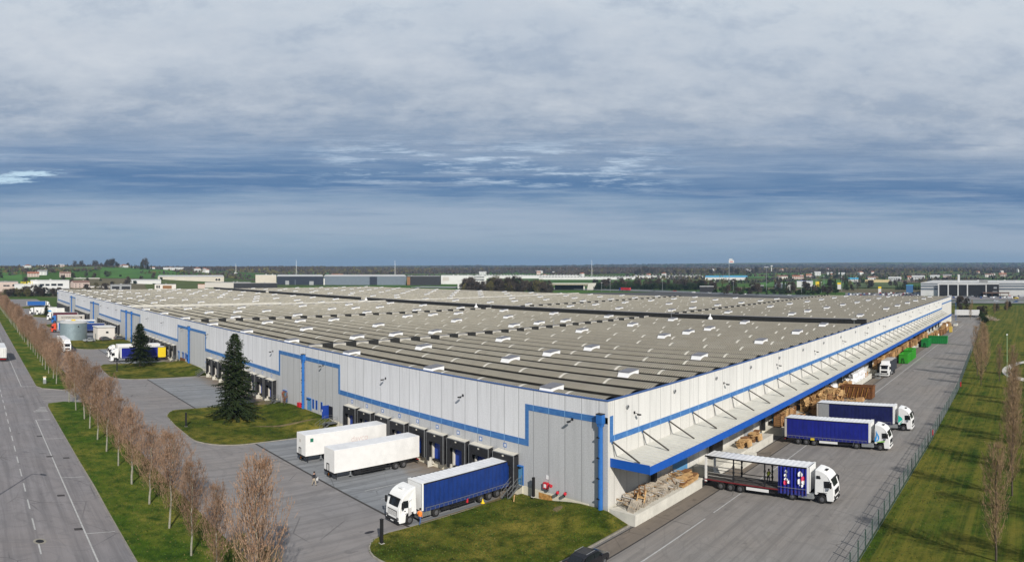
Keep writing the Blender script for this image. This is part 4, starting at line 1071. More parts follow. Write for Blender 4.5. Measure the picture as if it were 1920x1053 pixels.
# 2, 3 the white box trailers
def box_trailer(name, label, loc, rz, mat, text=None, third=True, dolly=True, group='white box trailers without a tractor', ext=.0):
    t_ = thing(name, label, 'trailer', loc, rz, group)
    b = box_body(t_, 0, TL, mat, ROOF_TARP); gear(t_, 0, TL, landing=not dolly, third=third, dolly=dolly)
    k = MB(); k.box(.0, .05, -.62, .02, .9, 1.0, 0); k.box(0, .05, -.62, -.5, 1.0, 2.0, 0); k.box(0, .05, -.08, .02, 1.0, 2.0, 0); k.box(0, .05, -.62, .02, 1.95, 2.05, 0); k.box(-.3, .03, -1.25, 1.25, .86, 1.12, 0); k.obj('headboard_frame', [BLACK], t_)
    return t_, b
t2, b2 = box_trailer('box_trailer', 'plain white box trailer on the apron between the blue curtain lorry and the lettered trailer', (-14.9, 32.1, 0), pi, TRAILER_WHITE, third=False)
t3, b3 = box_trailer('box_trailer', 'white box trailer with faint lettering and a small green plate, next to the grass island', (-14.4, 40.7, 0), pi, TRAILER_WHITE)
FAINT = M('faded_lettering', (.62,.52,.50), .6, var=.2)
lettering('dayco', 1.25, (-8.9, 1.295, 2.55), (pi/2, 0, pi), FAINT, b3, ext=.002)
MB().box(-1.25, -.75, 1.288, 1.294, 3.0, 3.5, 0).obj('green_plate', [M('green_sign', (.02,.16,.10), .5)], b3)
m = MB(); m.box(.0, .02, -.5, -.1, 2.8, 3.2, 0); m.obj('front_plate', [GREY_TRAILER], b3)
# the far white trailer beyond the end of the building
t4, b4 = box_trailer('box_trailer', 'white box trailer parked across the far end of the service road', (319, -12.2, 0), -pi/2, TRAILER_WHITE, dolly=False)
# 4 open curtain lorry on the service road
t5 = thing('open_curtain_lorry', 'white lorry whose trailer stands open with its blue curtain bunched behind the cab', 'lorry', (16.45, -20.25, 0), -pi/2, TR)
cab(t5, WHITE_PAINT, style=2); gear(t5, NOSE, TL, white_bar=True)
def open_body(root, x0, L, h0=1.12, h1=3.98):
    r = MB(); n = 20
    for k in range(n):
        xa = x0-.2-(L-.3)*k/n; xb_ = x0-.2-(L-.3)*(k+1)/n; xm = (xa+xb_)/2
        r.quad((xa,-1.25,h1+.03), (xa,1.25,h1+.03), (xm,1.25,h1), (xm,-1.25,h1)); r.quad((xm,-1.25,h1), (xm,1.25,h1), (xb_,1.25,h1+.03), (xb_,-1.25,h1+.03))
    r.box(x0-L, x0-.2, -1.27, -1.21, h1-.14, h1+.02, 1); r.box(x0-L, x0-.2, 1.21, 1.27, h1-.14, h1+.02, 1)
    r.obj('trailer_roof', [ROOF_TARP, BLACK], root)
    f = MB(); f.box(x0-L, x0, -1.26, 1.26, h0-.06, h0+.06, 0); f.box(x0-L, x0-.3, -1.28, -1.261, h0-.12, h0+.04, 1); f.box(x0-L, x0-.3, 1.261, 1.28, h0-.12, h0+.04, 1); f.obj('load_floor', [M('worn_floor', (.075,.068,.062), .8, var=.3), M('dark_red_rave', (.16,.02,.025), .6)], root)
    e = MB(); e.box(x0-.08, x0, -1.27, 1.27, h0, h1+.05, 0)
    for s in (1, -1):
        y0, y1 = sorted((s*1.16, s*1.285)); e.box(x0-.3, x0, y0, y1, h0-.1, h1+.05, 0)
    e.obj('end_frame', [WHITE_PAINT], root)
    for s in (1, -1):
        y0, y1 = sorted((s*1.14, s*1.27))
        p = MB(); p.box(x0-L, x0-L+.28, y0, y1, h0-.3, h1, 0); p.obj('rear_post', [WHITE_PAINT], root)
        for i, x in enumerate((x0-L+3.9, x0-L+8.0)):
            p = MB(); p.box(x-.07, x+.07, y0, y1, h0, h1-.1, 0)
            for z in (1.5, 2.2, 2.9): p.box(x-.12, x+.12, y0-.01, y1+.01, z, z+.25, 0)
            p.obj('side_post', [DARK_METAL], root)
        for z in (1.55, 1.95, 2.7):
            p = MB(); p.box(x0-L+.2, x0-L+3.9, y0+.04, y1-.04, z, z+.07, 0); p.obj('side_lath', [ALU], root)
        p = MB(); p.box(x0-L+3.9, x0-L+8.0, y0+.04, y1-.04, 1.5, 1.58, 0); p.obj('side_lath', [DARK_METAL], root)
    for s in (-1, 1):       # bunched curtain
        c = MB(); NX = 40; P = []; zs = [h0-.42, h0+.2, h0+1.5, h1-.12]
        for i in range(NX+1):
            x = x0-.3-3.55*i/NX
            for j, z in enumerate(zs): P.append((x, s*(1.33+.13*sin(i*1.25)*(.7+.3*sin(i*.37+j))), z+(.06*sin(i*.9) if j == 0 else 0)))
        c.add(P, [(i*4+j, (i+1)*4+j, (i+1)*4+j+1, i*4+j+1) for i in range(NX) for j in range(3)])
        co = c.obj('bunched_curtain', [NAVY_TARP], root)
        def cy(x): i = (x0-.3-x)/3.55*NX; return 1.36+.13*sin(i*1.25)
        rr = random.Random(3); PINK = M('pink_red_print', (.62,.05,.12), .5)
        for grp in (((-1.0,3.2,.3,.32,0),(-.75,2.7,.3,.28,1),(-1.1,2.35,.34,.3,0),(-.62,2.3,.16,.3,0),(-.9,1.9,.25,.2,0)), ((-2.75,3.35,.18,.2,0),(-2.8,2.9,.2,.2,0),(-2.75,2.45,.24,.2,0),(-2.85,2.05,.2,.3,1),(-2.45,2.15,.12,.2,0))):
            g = MB()
            for x, z, rx, rz, mi in grp:
                for k in range(12):      # a patch that follows the folds
                    u0, u1 = -1+k/6, -1+(k+1)/6; xa, xb_ = x0-.05+x+rx*u0, x0-.05+x+rx*u1; ha, hb = rz*sqrt(max(0, 1-u0*u0))*(.8+.3*rr.random()), rz*sqrt(max(0, 1-u1*u1))
                    ya, yb_ = s*(cy(xa)+.03), s*(cy(xb_)+.03); g.quad((xa,ya,z-ha), (xb_,yb_,z-hb), (xb_,yb_,z+hb), (xa,ya,z+ha), mi)
            g.obj('curtain_logo', [WHITE_PAINT, PINK], co)
        q = MB(); q.box(x0-3.85, x0-.35, min(s*1.5, s*1.51), max(s*1.5, s*1.51), 1.5, 1.55, 0); q.obj('curtain_line', [ALU], co)
open_body(t5, NOSE, TL)
# 5, 6 the two blue lorries behind it
t6 = thing('curtain_lorry', 'white lorry with blue flame on its cab and a bright navy curtain trailer', 'lorry', (40.35, -21.6, 0), -pi/2, TR)
cab(t6, WHITE_PAINT, style=1, graphic='flame'); curtain_body(t6, NOSE, TL, NAVY_TARP); gear(t6, NOSE, TL, white_bar=True)
MB().box(-12.3, -11.7, -1.312, -1.30, .86, 1.2, 0).obj('warning_plate', [M('yellow_plate', (.72,.55,.05), .5)], t6)
t7 = thing('curtain_lorry', 'white lorry with teal swirl on its cab, dark navy trailer with grey rear panel', 'lorry', (53.1, -22.6, 0), -pi/2, TR)
cab(t7, WHITE_PAINT, style=1, graphic='swirl'); curtain_body(t7, NOSE, TL, DARKNAVY_TARP); gear(t7, NOSE, TL)
m = MB(); m.box(NOSE-TL+.3, NOSE-TL+2.2, -1.318, -1.303, 1.1, 3.88, 0); m.obj('grey_side_panel', [GREY_FRAME], t7)
# 7 the small box lorry that faces the camera
t8 = thing('box_lorry', 'small white lorry with a charcoal canvas body, between the white bales and the green skips', 'lorry', (105.9, -5.75, 0), pi, TR)
cab(t8, WHITE_PAINT, high=False, style=1)
m = MB(); m.add([(-.9,-1.0,3.15),(-.9,1.0,3.15),(-1.5,1.05,3.85),(-1.5,-1.05,3.85),(-2.1,-1.05,3.85),(-2.1,1.05,3.85),(-2.1,-1.0,3.1),(-2.1,1.0,3.1)], [(0,1,2,3),(3,2,5,4),(1,7,5,2),(0,3,4,6),(4,5,7,6)]); m.obj('roof_fairing', [WHITE_PAINT], t8)
m = MB(); m.box(-9.6, -2.5, -1.26, 1.26, 1.0, 3.75, 0); m.box(-9.58, -2.52, -1.24, 1.24, 3.75, 3.78, 1); m.obj('canvas_body', [CHARCOAL_TARP, GREY_TRAILER], t8, bevel=.04)
m = MB(); m.box(-9.5, -5.8, -.5, .5, .6, .95, 0); m.obj('rear_chassis', [DARK_METAL], t8)
for s in (1, -1): wheel(t8, -7.2, s*1.22, dual=True)
# 8.. the row along the docks farther down
def lorry(name, label, loc, rz, cab_m, kind, mat, **k):
    t_ = thing(name, label, 'lorry', loc, rz, TR)
    cab(t_, cab_m, style=k.get('style', 1)); gear(t_, NOSE, TL, white_bar=k.get('bar', False))
    b = curtain_body(t_, NOSE, TL, mat, roof=k.get('roof', ROOF_TARP), rear=k.get('rear', GREY_TRAILER), line=k.get('line', True)) if kind == 'curtain' else box_body(t_, NOSE, TL, mat, k.get('roof', ROOF_TARP), ribs=k.get('ribs', 0))
    return t_
L1 = lorry('curtain_lorry', 'white lorry with a blue trailer ending in a yellow panel, behind the smaller conifer', (-18.4, 150.2, 0), pi, WHITE_PAINT, 'curtain', NAVY_TARP, rear=YELLOW_TARP, bar=True)
MB().box(NOSE-TL+.25, NOSE-TL+2.4, 1.303, 1.318, 1.0, 3.88, 0).obj('yellow_side_panel', [YELLOW_TARP], L1)
lorry('box_lorry', 'all white lorry half hidden behind the lorry with the yellow tail', (-17.4, 158.9, 0), pi, WHITE_PAINT, 'box', TRAILER_WHITE)
lorry('box_lorry', 'white lorry driving towards the camera along the tree row', (-27.6, 172.5, 0), -pi/2, WHITE_PAINT, 'box', TRAILER_WHITE, style=0)
L4 = lorry('curtain_lorry', 'lorry with a red cab and blue trailer beside the round tank', (-24.6, 243.5, 0), pi, M('orange_red_paint', (.62,.07,.03), .4), 'curtain', SKYBLUE_TARP, style=0)
lorry('curtain_lorry', 'white topped blue trailer at the docks behind the round tank', (-20.5, 252, 0), pi, WHITE_PAINT, 'curtain', SKYBLUE_TARP)
lorry('curtain_lorry', 'white topped navy trailer at the docks behind the white shed', (-18.5, 239.2, 0), pi, WHITE_PAINT, 'curtain', BLUE_TARP)
lorry('box_lorry', 'white lorry at the docks just past the round tank', (-19, 259.5, 0), pi, CAR_SILVER, 'box', TRAILER_WHITE)
L7 = lorry('box_lorry', 'lorry with a blue cab and grey trailer with dark lettering', (-18.4, 292.5, 0), pi, BLUE_PAINT, 'box', GREY_TRAILER, ribs=10)
lettering('SCHMANSELLI.P', 1.35, (-9.6, 1.30, 2.75), (pi/2, 0, pi), BLACK, L7, ext=.004)
m = MB(); m.lathe([(.5,0),(.5,.012)], 14, 0, 'y', (-14.9, 1.29, 2.75)); m.obj('round_emblem', [BLACK], L7)
lorry('curtain_lorry', 'white lorry with a dark red end to its trailer behind the blue cabbed one', (-18.5, 312, 0), pi, WHITE_PAINT, 'curtain', M('dark_red_tarpaulin', (.10,.02,.03), .5))
L9 = lorry('box_lorry', 'white lorry with a blue mark on its trailer, beside the little conifer', (-20.2, 352, 0), pi, WHITE_PAINT, 'box', TRAILER_WHITE)
m = MB(); m.add([(-9.2,1.30,1.9),(-6.6,1.30,1.9),(-6.2,1.30,2.6),(-7.4,1.30,2.9),(-8.6,1.30,2.7)], [(0,1,2,3,4)]); m.obj('blue_mark', [SKY_GRAPHIC], L9)
lorry('box_lorry', 'white lorry parked farthest out in the row of white lorries', (-23.5, 360.5, 0), pi, WHITE_PAINT, 'box', TRAILER_WHITE)
lorry('curtain_lorry', 'farthest lorry of the yard, white cab and bright blue trailer turned sideways', (-2.0, 438, 0), 0, WHITE_PAINT, 'curtain', SKYBLUE_TARP)
lorry('box_lorry', 'white lorry on the public road at the edge of the picture', (-49.5, 170.5, 0), pi/2, WHITE_PAINT, 'box', TRAILER_WHITE)

# ---------------------------------------------------------------- cars
def car(name, label, loc, rz, paint, suv=False, group=None):
    t_ = thing(name, label, 'car', loc, rz, group); k = 1.12 if suv else 1.0
    P = [(2.2,.30),(2.28,.55),(2.18,.82),(1.30,.98),(.55,1.42),(.30,1.50),(-1.0,1.52),(-1.55,1.42),(-2.12,.98),(-2.22,.60),(-2.18,.30),(-1.85,.30),(-1.72,.55),(-1.4,.70),(-1.06,.55),(-.95,.28),(.95,.28),(1.06,.55),(1.38,.70),(1.70,.55),(1.83,.30)]
    m = MB(); m.prism([(x, z*k) for x, z in P], -.89, .89, 0); b = m.obj('body', [paint], t_, bevel=.07)
    for v in b.data.vertices:
        if v.co.z > .95*k: v.co.y *= 1-.33*(v.co.z-.95*k)
        if abs(v.co.x) > 1.7: v.co.y *= 1-.10*(abs(v.co.x)-1.7)
    def yy(z): return .905*(1-.33*max(0, z-.95*k))+.012
    for s in (1, -1):
        g = MB()
        for q in (((1.12,1.03),(.55,1.36),(-.12,1.42),(-.12,1.03)), ((-.2,1.03),(-.2,1.42),(-1.0,1.42),(-1.42,1.30),(-1.62,1.05))):
            g.add([(x, s*yy(z*k), z*k) for x, z in q], [tuple(range(len(q)))])
        g.obj('side_window', [GLASS], b)
        mi = MB(); y0, y1 = sorted((s*.92, s*1.05)); mi.box(.75, .95, y0, y1, 1.0*k, 1.13*k); mi.obj('mirror', [paint], b)
        h = MB(); y0, y1 = sorted((s*.5, s*.82)); h.box(2.05, 2.24, y0, y1, .66*k, .80*k); h.obj('headlight', [ALU], b)
        tl = MB(); y0, y1 = sorted((s*.55, s*.84)); tl.box(-2.21, -2.0, y0, y1, .80*k, .98*k); tl.obj('tail_light', [RED_PLASTIC], b)
        rl = MB(); rl.tube((.2,s*.66,1.56*k), (-1.1,s*.66,1.57*k), .025); rl.obj('roof_rail', [ALU], b)
        for x in (1.38, -1.4): wheel(t_, x, s*.90, r=.34*k, w_=.22)
    g = MB(); g.quad((1.24,-.74,1.04*k), (1.24,.74,1.04*k), (.58,.62,1.425*k), (.58,-.62,1.425*k)); g.obj('windscreen', [GLASS], b)
    g = MB(); g.quad((-2.09,-.70,1.04*k), (-2.09,.70,1.04*k), (-1.60,.62,1.42*k), (-1.60,-.62,1.42*k)); g.obj('rear_window', [GLASS], b)
    return t_
car('parked_car', 'black car on the kerb of the corner lawn at the bottom of the picture', (-10.5, -5.4, .0), .03, CAR_BLACK, True)
car('parked_car', 'silver car parked in front of the round tank', (-15.1, 203.2, .1), pi+.25, CAR_SILVER)
car('parked_car', 'dark grey car parked in front of the white shed', (-8.3, 206.5, .1), .2, CAR_GREY)
car('parked_car', 'grey car parked between the white shed and the wall', (-2.5, 208.2, .1), .15, CAR_GREY)
# ---------------------------------------------------------------- trees
def twig_mat(name, c0, c1, low=None):
    m, t, b = nt(name); v = coords(t); oi = t.nodes.new('ShaderNodeObjectInfo')
    n = noise(t, v, 1.3, 4, .7)
    c = mix(t, ramp(t, n, [(.35, 0.), (.65, 1.)]), c0, c1)
    if low:
        c = mix(t, ramp(t, mth(t, 'DIVIDE', xyz(t, v)[2], 12.0), [(.18, .8), (.45, 0.)]), c, low)
    hs = t.nodes.new('ShaderNodeHueSaturation'); t.links.new(c, hs.inputs['Color'])
    t.links.new(mth(t, 'ADD', .8, mth(t, 'MULTIPLY', oi.outputs['Random'], .4)), hs.inputs['Value'])
    t.links.new(hs.outputs[0], b.inputs['Base Color']); b.inputs['Roughness'].default_value = .9; b.inputs['Specular IOR Level'].default_value = .1
    return m
BARK = M('pale_bark', (.25,.24,.19), .9, var=.3, scale=5)
BARK_DARK = M('dark_bark', (.075,.06,.045), .9, var=.3, scale=4)
TWIG = twig_mat('bare_twigs', (.172,.107,.07), (.315,.215,.148), (.15,.13,.05))
BUD = twig_mat('reddish_buds', (.235,.125,.072), (.36,.235,.16))
TWIG_TAN = twig_mat('tan_twigs', (.22,.15,.085), (.34,.24,.14))
NEEDLE = twig_mat('dark_needles', (.009,.018,.008), (.032,.046,.016))
def prof_r(h, kind):      # crown radius along its height 0..1
    if kind == 'egg': return (sin(pi*min(1, h*.92+.06))**.7)*(1-.35*h)+.04
    if kind == 'column': return .25+.75*sin(pi*min(1, h*.85+.12))
    return (1-h)*.95+.05
def bare_tree(seed, H, W, z0, kind='egg', ntw=1700, nlimb=20, tw=.036):
    """trunk mesh builder and crown mesh builder of a leafless tree"""
    rr = random.Random(seed); tm = MB(); cm = MB()
    pts = [Vector((0,0,-.1))]; n = 9
    for i in range(1, n+1):
        pts.append(Vector((rr.uniform(-.09,.09)*i*.35, rr.uniform(-.09,.09)*i*.35, H*.92*i/n)))
    for i in range(n):
        a, b_ = 1-i/n, 1-(i+1)/n
        tm.tube(pts[i], pts[i+1], .015+.105*a**.8, .015+.105*b_**.8, 7, 0, cap=False)
    def axis(z):
        q = max(0, min(n-1e-3, z/(H*.92)*n)); i = int(q); return pts[i].lerp(pts[i+1], q-i)
    tips = []
    for k in range(nlimb):
        h = (k+.5*rr.random())/nlimb; z = z0+(H*.80-z0)*h
        a = k*2.4+rr.uniform(-.5,.5); R_ = W*prof_r(min(1, (z-z0)/(H-z0)+.18), kind)*rr.uniform(.7, 1.05)
        p0 = axis(z); top = min(H*.98, z+rr.uniform(.9, 1.25)*(1.2+R_*1.3))
        p2 = Vector((cos(a)*R_, sin(a)*R_, top)); p1 = p0.lerp(p2, .5)+Vector((cos(a)*R_*.16, sin(a)*R_*.16, -.25))
        r0 = .055*(1-h*.6)
        cm.tube(p0, p1, r0, r0*.6, 4, 0, cap=False); cm.tube(p1, p2, r0*.6, .01, 4, 0, cap=False)
        tips += [(p0, p1, p2)]
    for i in range(ntw):
        if rr.random() < .72:
            p0, p1, p2 = rr.choice(tips); q = rr.random()
            p = p0.lerp(p1, q*2) if q < .5 else p1.lerp(p2, q*2-1)
            p = p+Vector((rr.gauss(0,.2), rr.gauss(0,.2), rr.gauss(0,.2)))*W*.5
        else:
            z = z0+(H-z0)*rr.random()**.8; p = axis(z)+Vector((rr.gauss(0,.3), rr.gauss(0,.3), 0))*W*prof_r((z-z0)/(H-z0), kind)
        d2 = Vector((p.x, p.y, 0)); lim = W*prof_r(max(0, min(1, (p.z-z0)/(H-z0))), kind)
        if d2.length > lim*1.25: p = Vector((p.x*lim/d2.length, p.y*lim/d2.length, p.z))
        o = Vector((p.x, p.y, 0)); o = o.normalized() if o.length > .01 else Vector((1,0,0))
        L = rr.uniform(.25, .8)*(.75+.1*H/10)
        d = (o*rr.uniform(.05,.55)+Vector((rr.gauss(0,.22), rr.gauss(0,.22), rr.uniform(.6,1.15)))).normalized()
        e = p+d*L; s_ = d.cross(Vector((rr.gauss(0,1), rr.gauss(0,1), rr.gauss(0,1)))).normalized()*tw*rr.uniform(.5, 1.0)
        cm.add([p-s_, p+s_, e+s_*.25, e-s_*.25], [(0,1,2,3)], 0)
        for j in range(2):
            b0 = p.lerp(e, rr.uniform(.4, 1)); w_ = rr.uniform(.03, .07); u = Vector((rr.gauss(0,1), rr.gauss(0,1), rr.gauss(0,1))).normalized()*w_; v_ = d.cross(u)+Vector((0,0,w_*1.6))
            cm.add([b0, b0+u, b0+v_], [(0,1,2)], 1)
    return tm, cm
def tree_proto(name, label, tm, cm, bark, mats, group, cat='tree', crown='crown'):
    t_ = thing(name, label, cat, (0,0,0), 0, group)
    tm.obj('trunk', [bark], t_, smooth=True); cm.obj(crown, mats, t_)
    return t_
class Stock:
    """one tree of each make; the first use moves it, later uses copy it with its parts"""
    def __init__(s, protos): s.p = protos; s.used = [False]*len(protos)
    def put(s, k, x, y, z=0, rz=0, sc_=1.0, label=None):
        o = s.p[k]
        if s.used[k]: o = copy_tree(o)
        s.used[k] = True; o.location = (x, y, z); o.rotation_euler = (0, 0, rz); o.scale = sc_ if isinstance(sc_, tuple) else (sc_,)*3
        if label: o['label'] = label
        return o
ROWG = 'leafless trees in the long verge row'
ROWL = 'slender leafless tree with reddish brown twigs in the long row on the grass verge'
pro = []
for k in range(7):
    tm, cm = bare_tree(11+k, (10.6,11.4,9.9,11.0,10.3,12.0,9.4)[k], (2.3,2.0,2.5,2.1,2.7,2.2,1.9)[k], (2.0,2.3,1.8,2.4,1.9,2.6,2.0)[k], ('egg','egg','column','egg','egg','column','egg')[k], (3000,2600,2900,2400,3200,2700,2300)[k], 30, .022)
    pro.append(tree_proto('bare_tree', ROWL, tm, cm, BARK, [TWIG, BUD], ROWG))
ROW = Stock(pro); rr = random.Random(5)
y = 2.0; k = 0
while y < 560:
    if not 94 < y < 107:
        s_ = rr.uniform(.82, 1.08); sc_ = (s_*rr.uniform(1.08, 1.3), s_*rr.uniform(1.08, 1.3), s_)
        if k == 0: sc_ = (1.22, 1.22, 1.24)
        if k == 1: sc_ = (.85, .85, .86)
        o = ROW.put((0,3,1,4,2,6,5,1,0,4,3,5)[k % 12], -38.7+rr.uniform(-.25, .25), y+rr.uniform(-.4, .4), .1, rr.uniform(0, 6.28), sc_)
        o.rotation_euler = (rr.uniform(-.05,.05), rr.uniform(-.05,.05), o.rotation_euler[2])
        if k == 0: o['label'] = 'tallest leafless tree of the verge row, its trunk below the picture edge'
    y += 7.48; k += 1
# tan upright trees on the lawn beyond the fence
POPG = 'upright leafless trees on the lawn by the fence'
pro = []
for k in range(3):
    tm, cm = bare_tree(41+k, 11.4+.5*k, 1.65, 1.3, 'column', 2100, 26, .021)
    pro.append(tree_proto('bare_tree', 'upright tan leafless tree standing on the striped lawn beyond the fence', tm, cm, BARK_DARK, [TWIG_TAN, TWIG], POPG))
POP = Stock(pro)
for i, (x, y, s_) in enumerate([(3.5,-39.3,1), (21.6,-40.2,1.05), (34.8,-39.9,1.0), (49,-39.6,1.02), (63,-39.2,.98), (80,-38.5,.95), (98,-30.5,.9), (111,-28.5,1.1), (103.3,-34.5,.75), (118,-30.2,.95), (135,-28.6,1.0), (150,-27.5,.8), (176,-24.6,.8), (300,-9,.7), (332,-20,.6), (362,-26,.7), (385,-2,.6),
                                 (-14,-46,1.05), (0,-50,1.1), (12,-48.5,1.1), (27,-49,1.1), (41,-48.5,1.1), (56,-48,1.1), (71,-47.5,1.0), (88,-47,1.05), (108,-46.5,1.1), (128,-46,1.05), (150,-45.5,1.0), (-22,-46,1.0)]):
    POP.put(i % 3, x, y, .05, i*1.7, s_)
for x, y in ((-71, 62), (-72, 72), (-70.5, 47)):     # across the public road, their shade falls on it
    POP.put(1, x, y, 0, x, 1.0, 'leafless tree on the far side of the public road casting shade across it')
# conifers
def conifer(seed, H, Rb, z0, n=300, sag=.25):
    rr = random.Random(seed); tm = MB(); cm = MB()
    tm.tube((0,0,-.1), (0,0,H*.5), .24, .14, 9, 0, cap=False); tm.tube((0,0,H*.5), (0,0,H*.98), .14, .02, 8, 0, cap=False)
    for i in range(n):
        h = (i+rr.random())/n; z = z0+(H-z0)*h**.92; L = Rb*((1-h)**.82)*rr.choice((.55,.75,.9,1.0,1.12))*rr.uniform(.85,1.1)*(1+.18*sin(h*23))+.25
        a = i*2.399+rr.uniform(-.3,.3); up = .25-.45*(1-h)+rr.uniform(-.12,.12)
        P0 = Vector((0,0,z)); ns = max(3, int(L/.30))
        prev = P0
        for j in range(1, ns+1):
            q = j/ns; p = Vector((cos(a)*L*q, sin(a)*L*q, z+L*(up*q-sag*q*q*(1-h))+.10*q**4*L))
            if j % 2 == 0: cm.tube(prev, p, .018, .012, 3, 1, cap=False); prev = p
            wd = (.34+.30*(1-abs(2*q-1)))*min(1, .5+L/3)
            for s_ in (-1, 1, 0):
                b_ = a+s_*rr.uniform(.55, 1.1); d = Vector((cos(b_), sin(b_), rr.uniform(-.55, .12))); e = p+d*wd*rr.uniform(.7, 1.3)
                w2 = Vector((-sin(b_), cos(b_), rr.uniform(-.5,.5)))*rr.uniform(.06,.13)
                cm.add([p-w2, p+w2, e], [(0,1,2)], 0)
                f = e+Vector((rr.uniform(-.1,.1), rr.uniform(-.1,.1), -rr.uniform(.08,.26))); cm.add([p.lerp(e,.4)-w2, e, f], [(0,1,2)], 0)
    for j in range(26):
        z = H*(.9+.1*j/26); a = j*2.4; cm.add([(0,0,z-.1), (cos(a)*.3*(1.02-j/26), sin(a)*.3*(1.02-j/26), z+.12), (0,0,z+.1)], [(0,1,2)], 0)
    return tm, cm
tm, cm = conifer(3, 15.0, 4.1, 1.0, 420); a_ = tree_proto('conifer', 'large dark green conifer on the grass island nearest the camera', tm, cm, BARK_DARK, [NEEDLE, BARK_DARK], None)
a_.location = (-12.4, 69.8, .3)
tm, cm = conifer(8, 11.6, 3.7, 1.7, 330); b_ = tree_proto('conifer', 'smaller dark conifer on the second island, in front of the yellow tailed lorry', tm, cm, BARK_DARK, [NEEDLE, BARK_DARK], None)
b_.location = (-12.4, 138.3, .3)
c_ = dup(b_, (-15.5, 341, .1), 1.1, .52, 'small dark conifer beside the white lorries far down the yard')
# rose bush against the wall
tm, cm = bare_tree(77, 2.6, .9, .5, 'egg', 260, 8, .03)
r_ = tree_proto('shrub', 'small leafless rose bush with red hips beside the blue door', tm, cm, BARK_DARK, [TWIG, RED], None, 'shrub'); r_.location = (-1.2, 72.2, 1.0)
for x, y, s_, l in ((-34.6, 9, 1.3, 'twiggy olive bush under the nearest verge trees'), (-35.2, 13.5, 1.1, 'lower twiggy bush next to the tallest verge tree')):
    tm, cm = bare_tree(int(80+y), 2.6*s_, 1.2*s_, .2, 'egg', 500, 14, .03)
    t_ = tree_proto('shrub', l, tm, cm, BARK_DARK, [twig_mat('olive_twigs', (.16,.14,.05), (.26,.22,.08)), TWIG], None, 'shrub'); t_.location = (x, y, .05)
# ---------------------------------------------------------------- platforms, pallets, crates, skips
def platform(x0, x1, y0, label):
    m = MB(); m.box(x0, x1, y0, -.06, -.1, 1.2, 0); m.box(x0-.02, x1+.02, y0-.03, y0+.02, .95, 1.215, 1)
    for k in range(int((x1-x0)/2.5)): m.box(x0+2.5*k+2.48, x0+2.5*k+2.5, y0-.006, y0, 0, .95, 2)
    t_ = thing('loading_platform', label, 'loading platform', ((x0+x1)/2, y0/2, 0))
    for v in range(len(m.v)): m.v[v] = (m.v[v][0]-(x0+x1)/2, m.v[v][1]-y0/2, m.v[v][2])
    m.obj('slab', [CONCRETE_PALE, CONCRETE_PALE, CONCRETE], t_); return t_
platform(.12, 15.0, -3.45, 'white fronted concrete platform at the corner, heaped with pallets')
platform(18.8, 39.3, -3.0, 'concrete platform between the open lorry and the flame lorry')
platform(43.0, 103.5, -3.1, 'long concrete platform carrying crates and white bales')
platform(109, 166, -3.1, 'concrete platform behind the first green skips')
platform(170, 252, -3.1, 'far concrete platform at the end of the building')
m = MB(); m.add([(-2.4,-.8,0),(2.4,-.8,0),(2.4,.8,0),(-2.4,.8,0),(-2.4,-.8,.06),(2.4,-.8,1.0),(2.4,.8,1.0),(-2.4,.8,.06)], [(3,2,1,0),(4,5,6,7),(0,1,5,4),(1,2,6,5),(2,3,7,6),(3,0,4,7)])
o = m.obj('ramp', [CONCRETE_PALE]); o.location = (26.6, -3.9, .01); tag(o, 'pale concrete ramp up to the platform with two pallet piles', 'ramp')

def pallet_mb(rr):
    m = MB()
    for i in range(6):
        y = -.40+.16*i+rr.uniform(-.01,.01); m.box(-.6, .6, y-.055, y+.055, .12, .144, 0)
    for x in (-.53, 0, .53): m.box(x-.06, x+.06, -.4, .4, .022, .12, 0)
    for y in (-.34, 0, .34): m.box(-.6, .6, y-.05, y+.05, 0, .022, 0)
    return m
rr = random.Random(21)
PG = pallet_mb(rr).obj('pallet', [WOOD_GREY]); PB = pallet_mb(rr).obj('pallet', [WOOD]); PD = pallet_mb(rr).obj('pallet', [WOOD_DARK])
used = {}
def pallet(src, x, y, z, rot, label, group):
    o = src
    if used.get(src.name): o = src.copy(); C.objects.link(o)
    used[src.name] = 1
    o.location = (x, y, z); o.rotation_euler = rot; tag(o, label, 'pallet', group)
g1 = 'grey pallets leaning in rows on the corner platform'; l1 = 'weathered grey pallet leaning in the rows on the corner platform'
for row, yy in ((0, -.95), (1, -2.45)):
    x = .9 if row else 2.2
    while x < 10.6:
        pallet(PG, x+rr.uniform(-.05,.05), yy+rr.uniform(-.16,.16), 1.24+rr.uniform(.36,.46), (rr.uniform(-.12,.12), radians(rr.uniform(-70,-38)), rr.uniform(-.12,.12)), l1, g1); x += rr.uniform(.19, .34)
g2 = 'brown pallets piled flat on the corner platform'; l2 = 'brown pallet in the flat piles at the lorry end of the corner platform'
for x in (11.0, 12.35, 13.7):
    for y in (-.95, -1.95, -2.9):
        n = rr.randint(4, 7)
        for k in range(n): pallet(PB if rr.random() < .75 else PD, x+rr.uniform(-.1,.1), y+rr.uniform(-.08,.08), 1.22+.15*k, (rr.uniform(-.03,.03), rr.uniform(-.03,.03), rr.uniform(-.12,.12)), l2, g2)
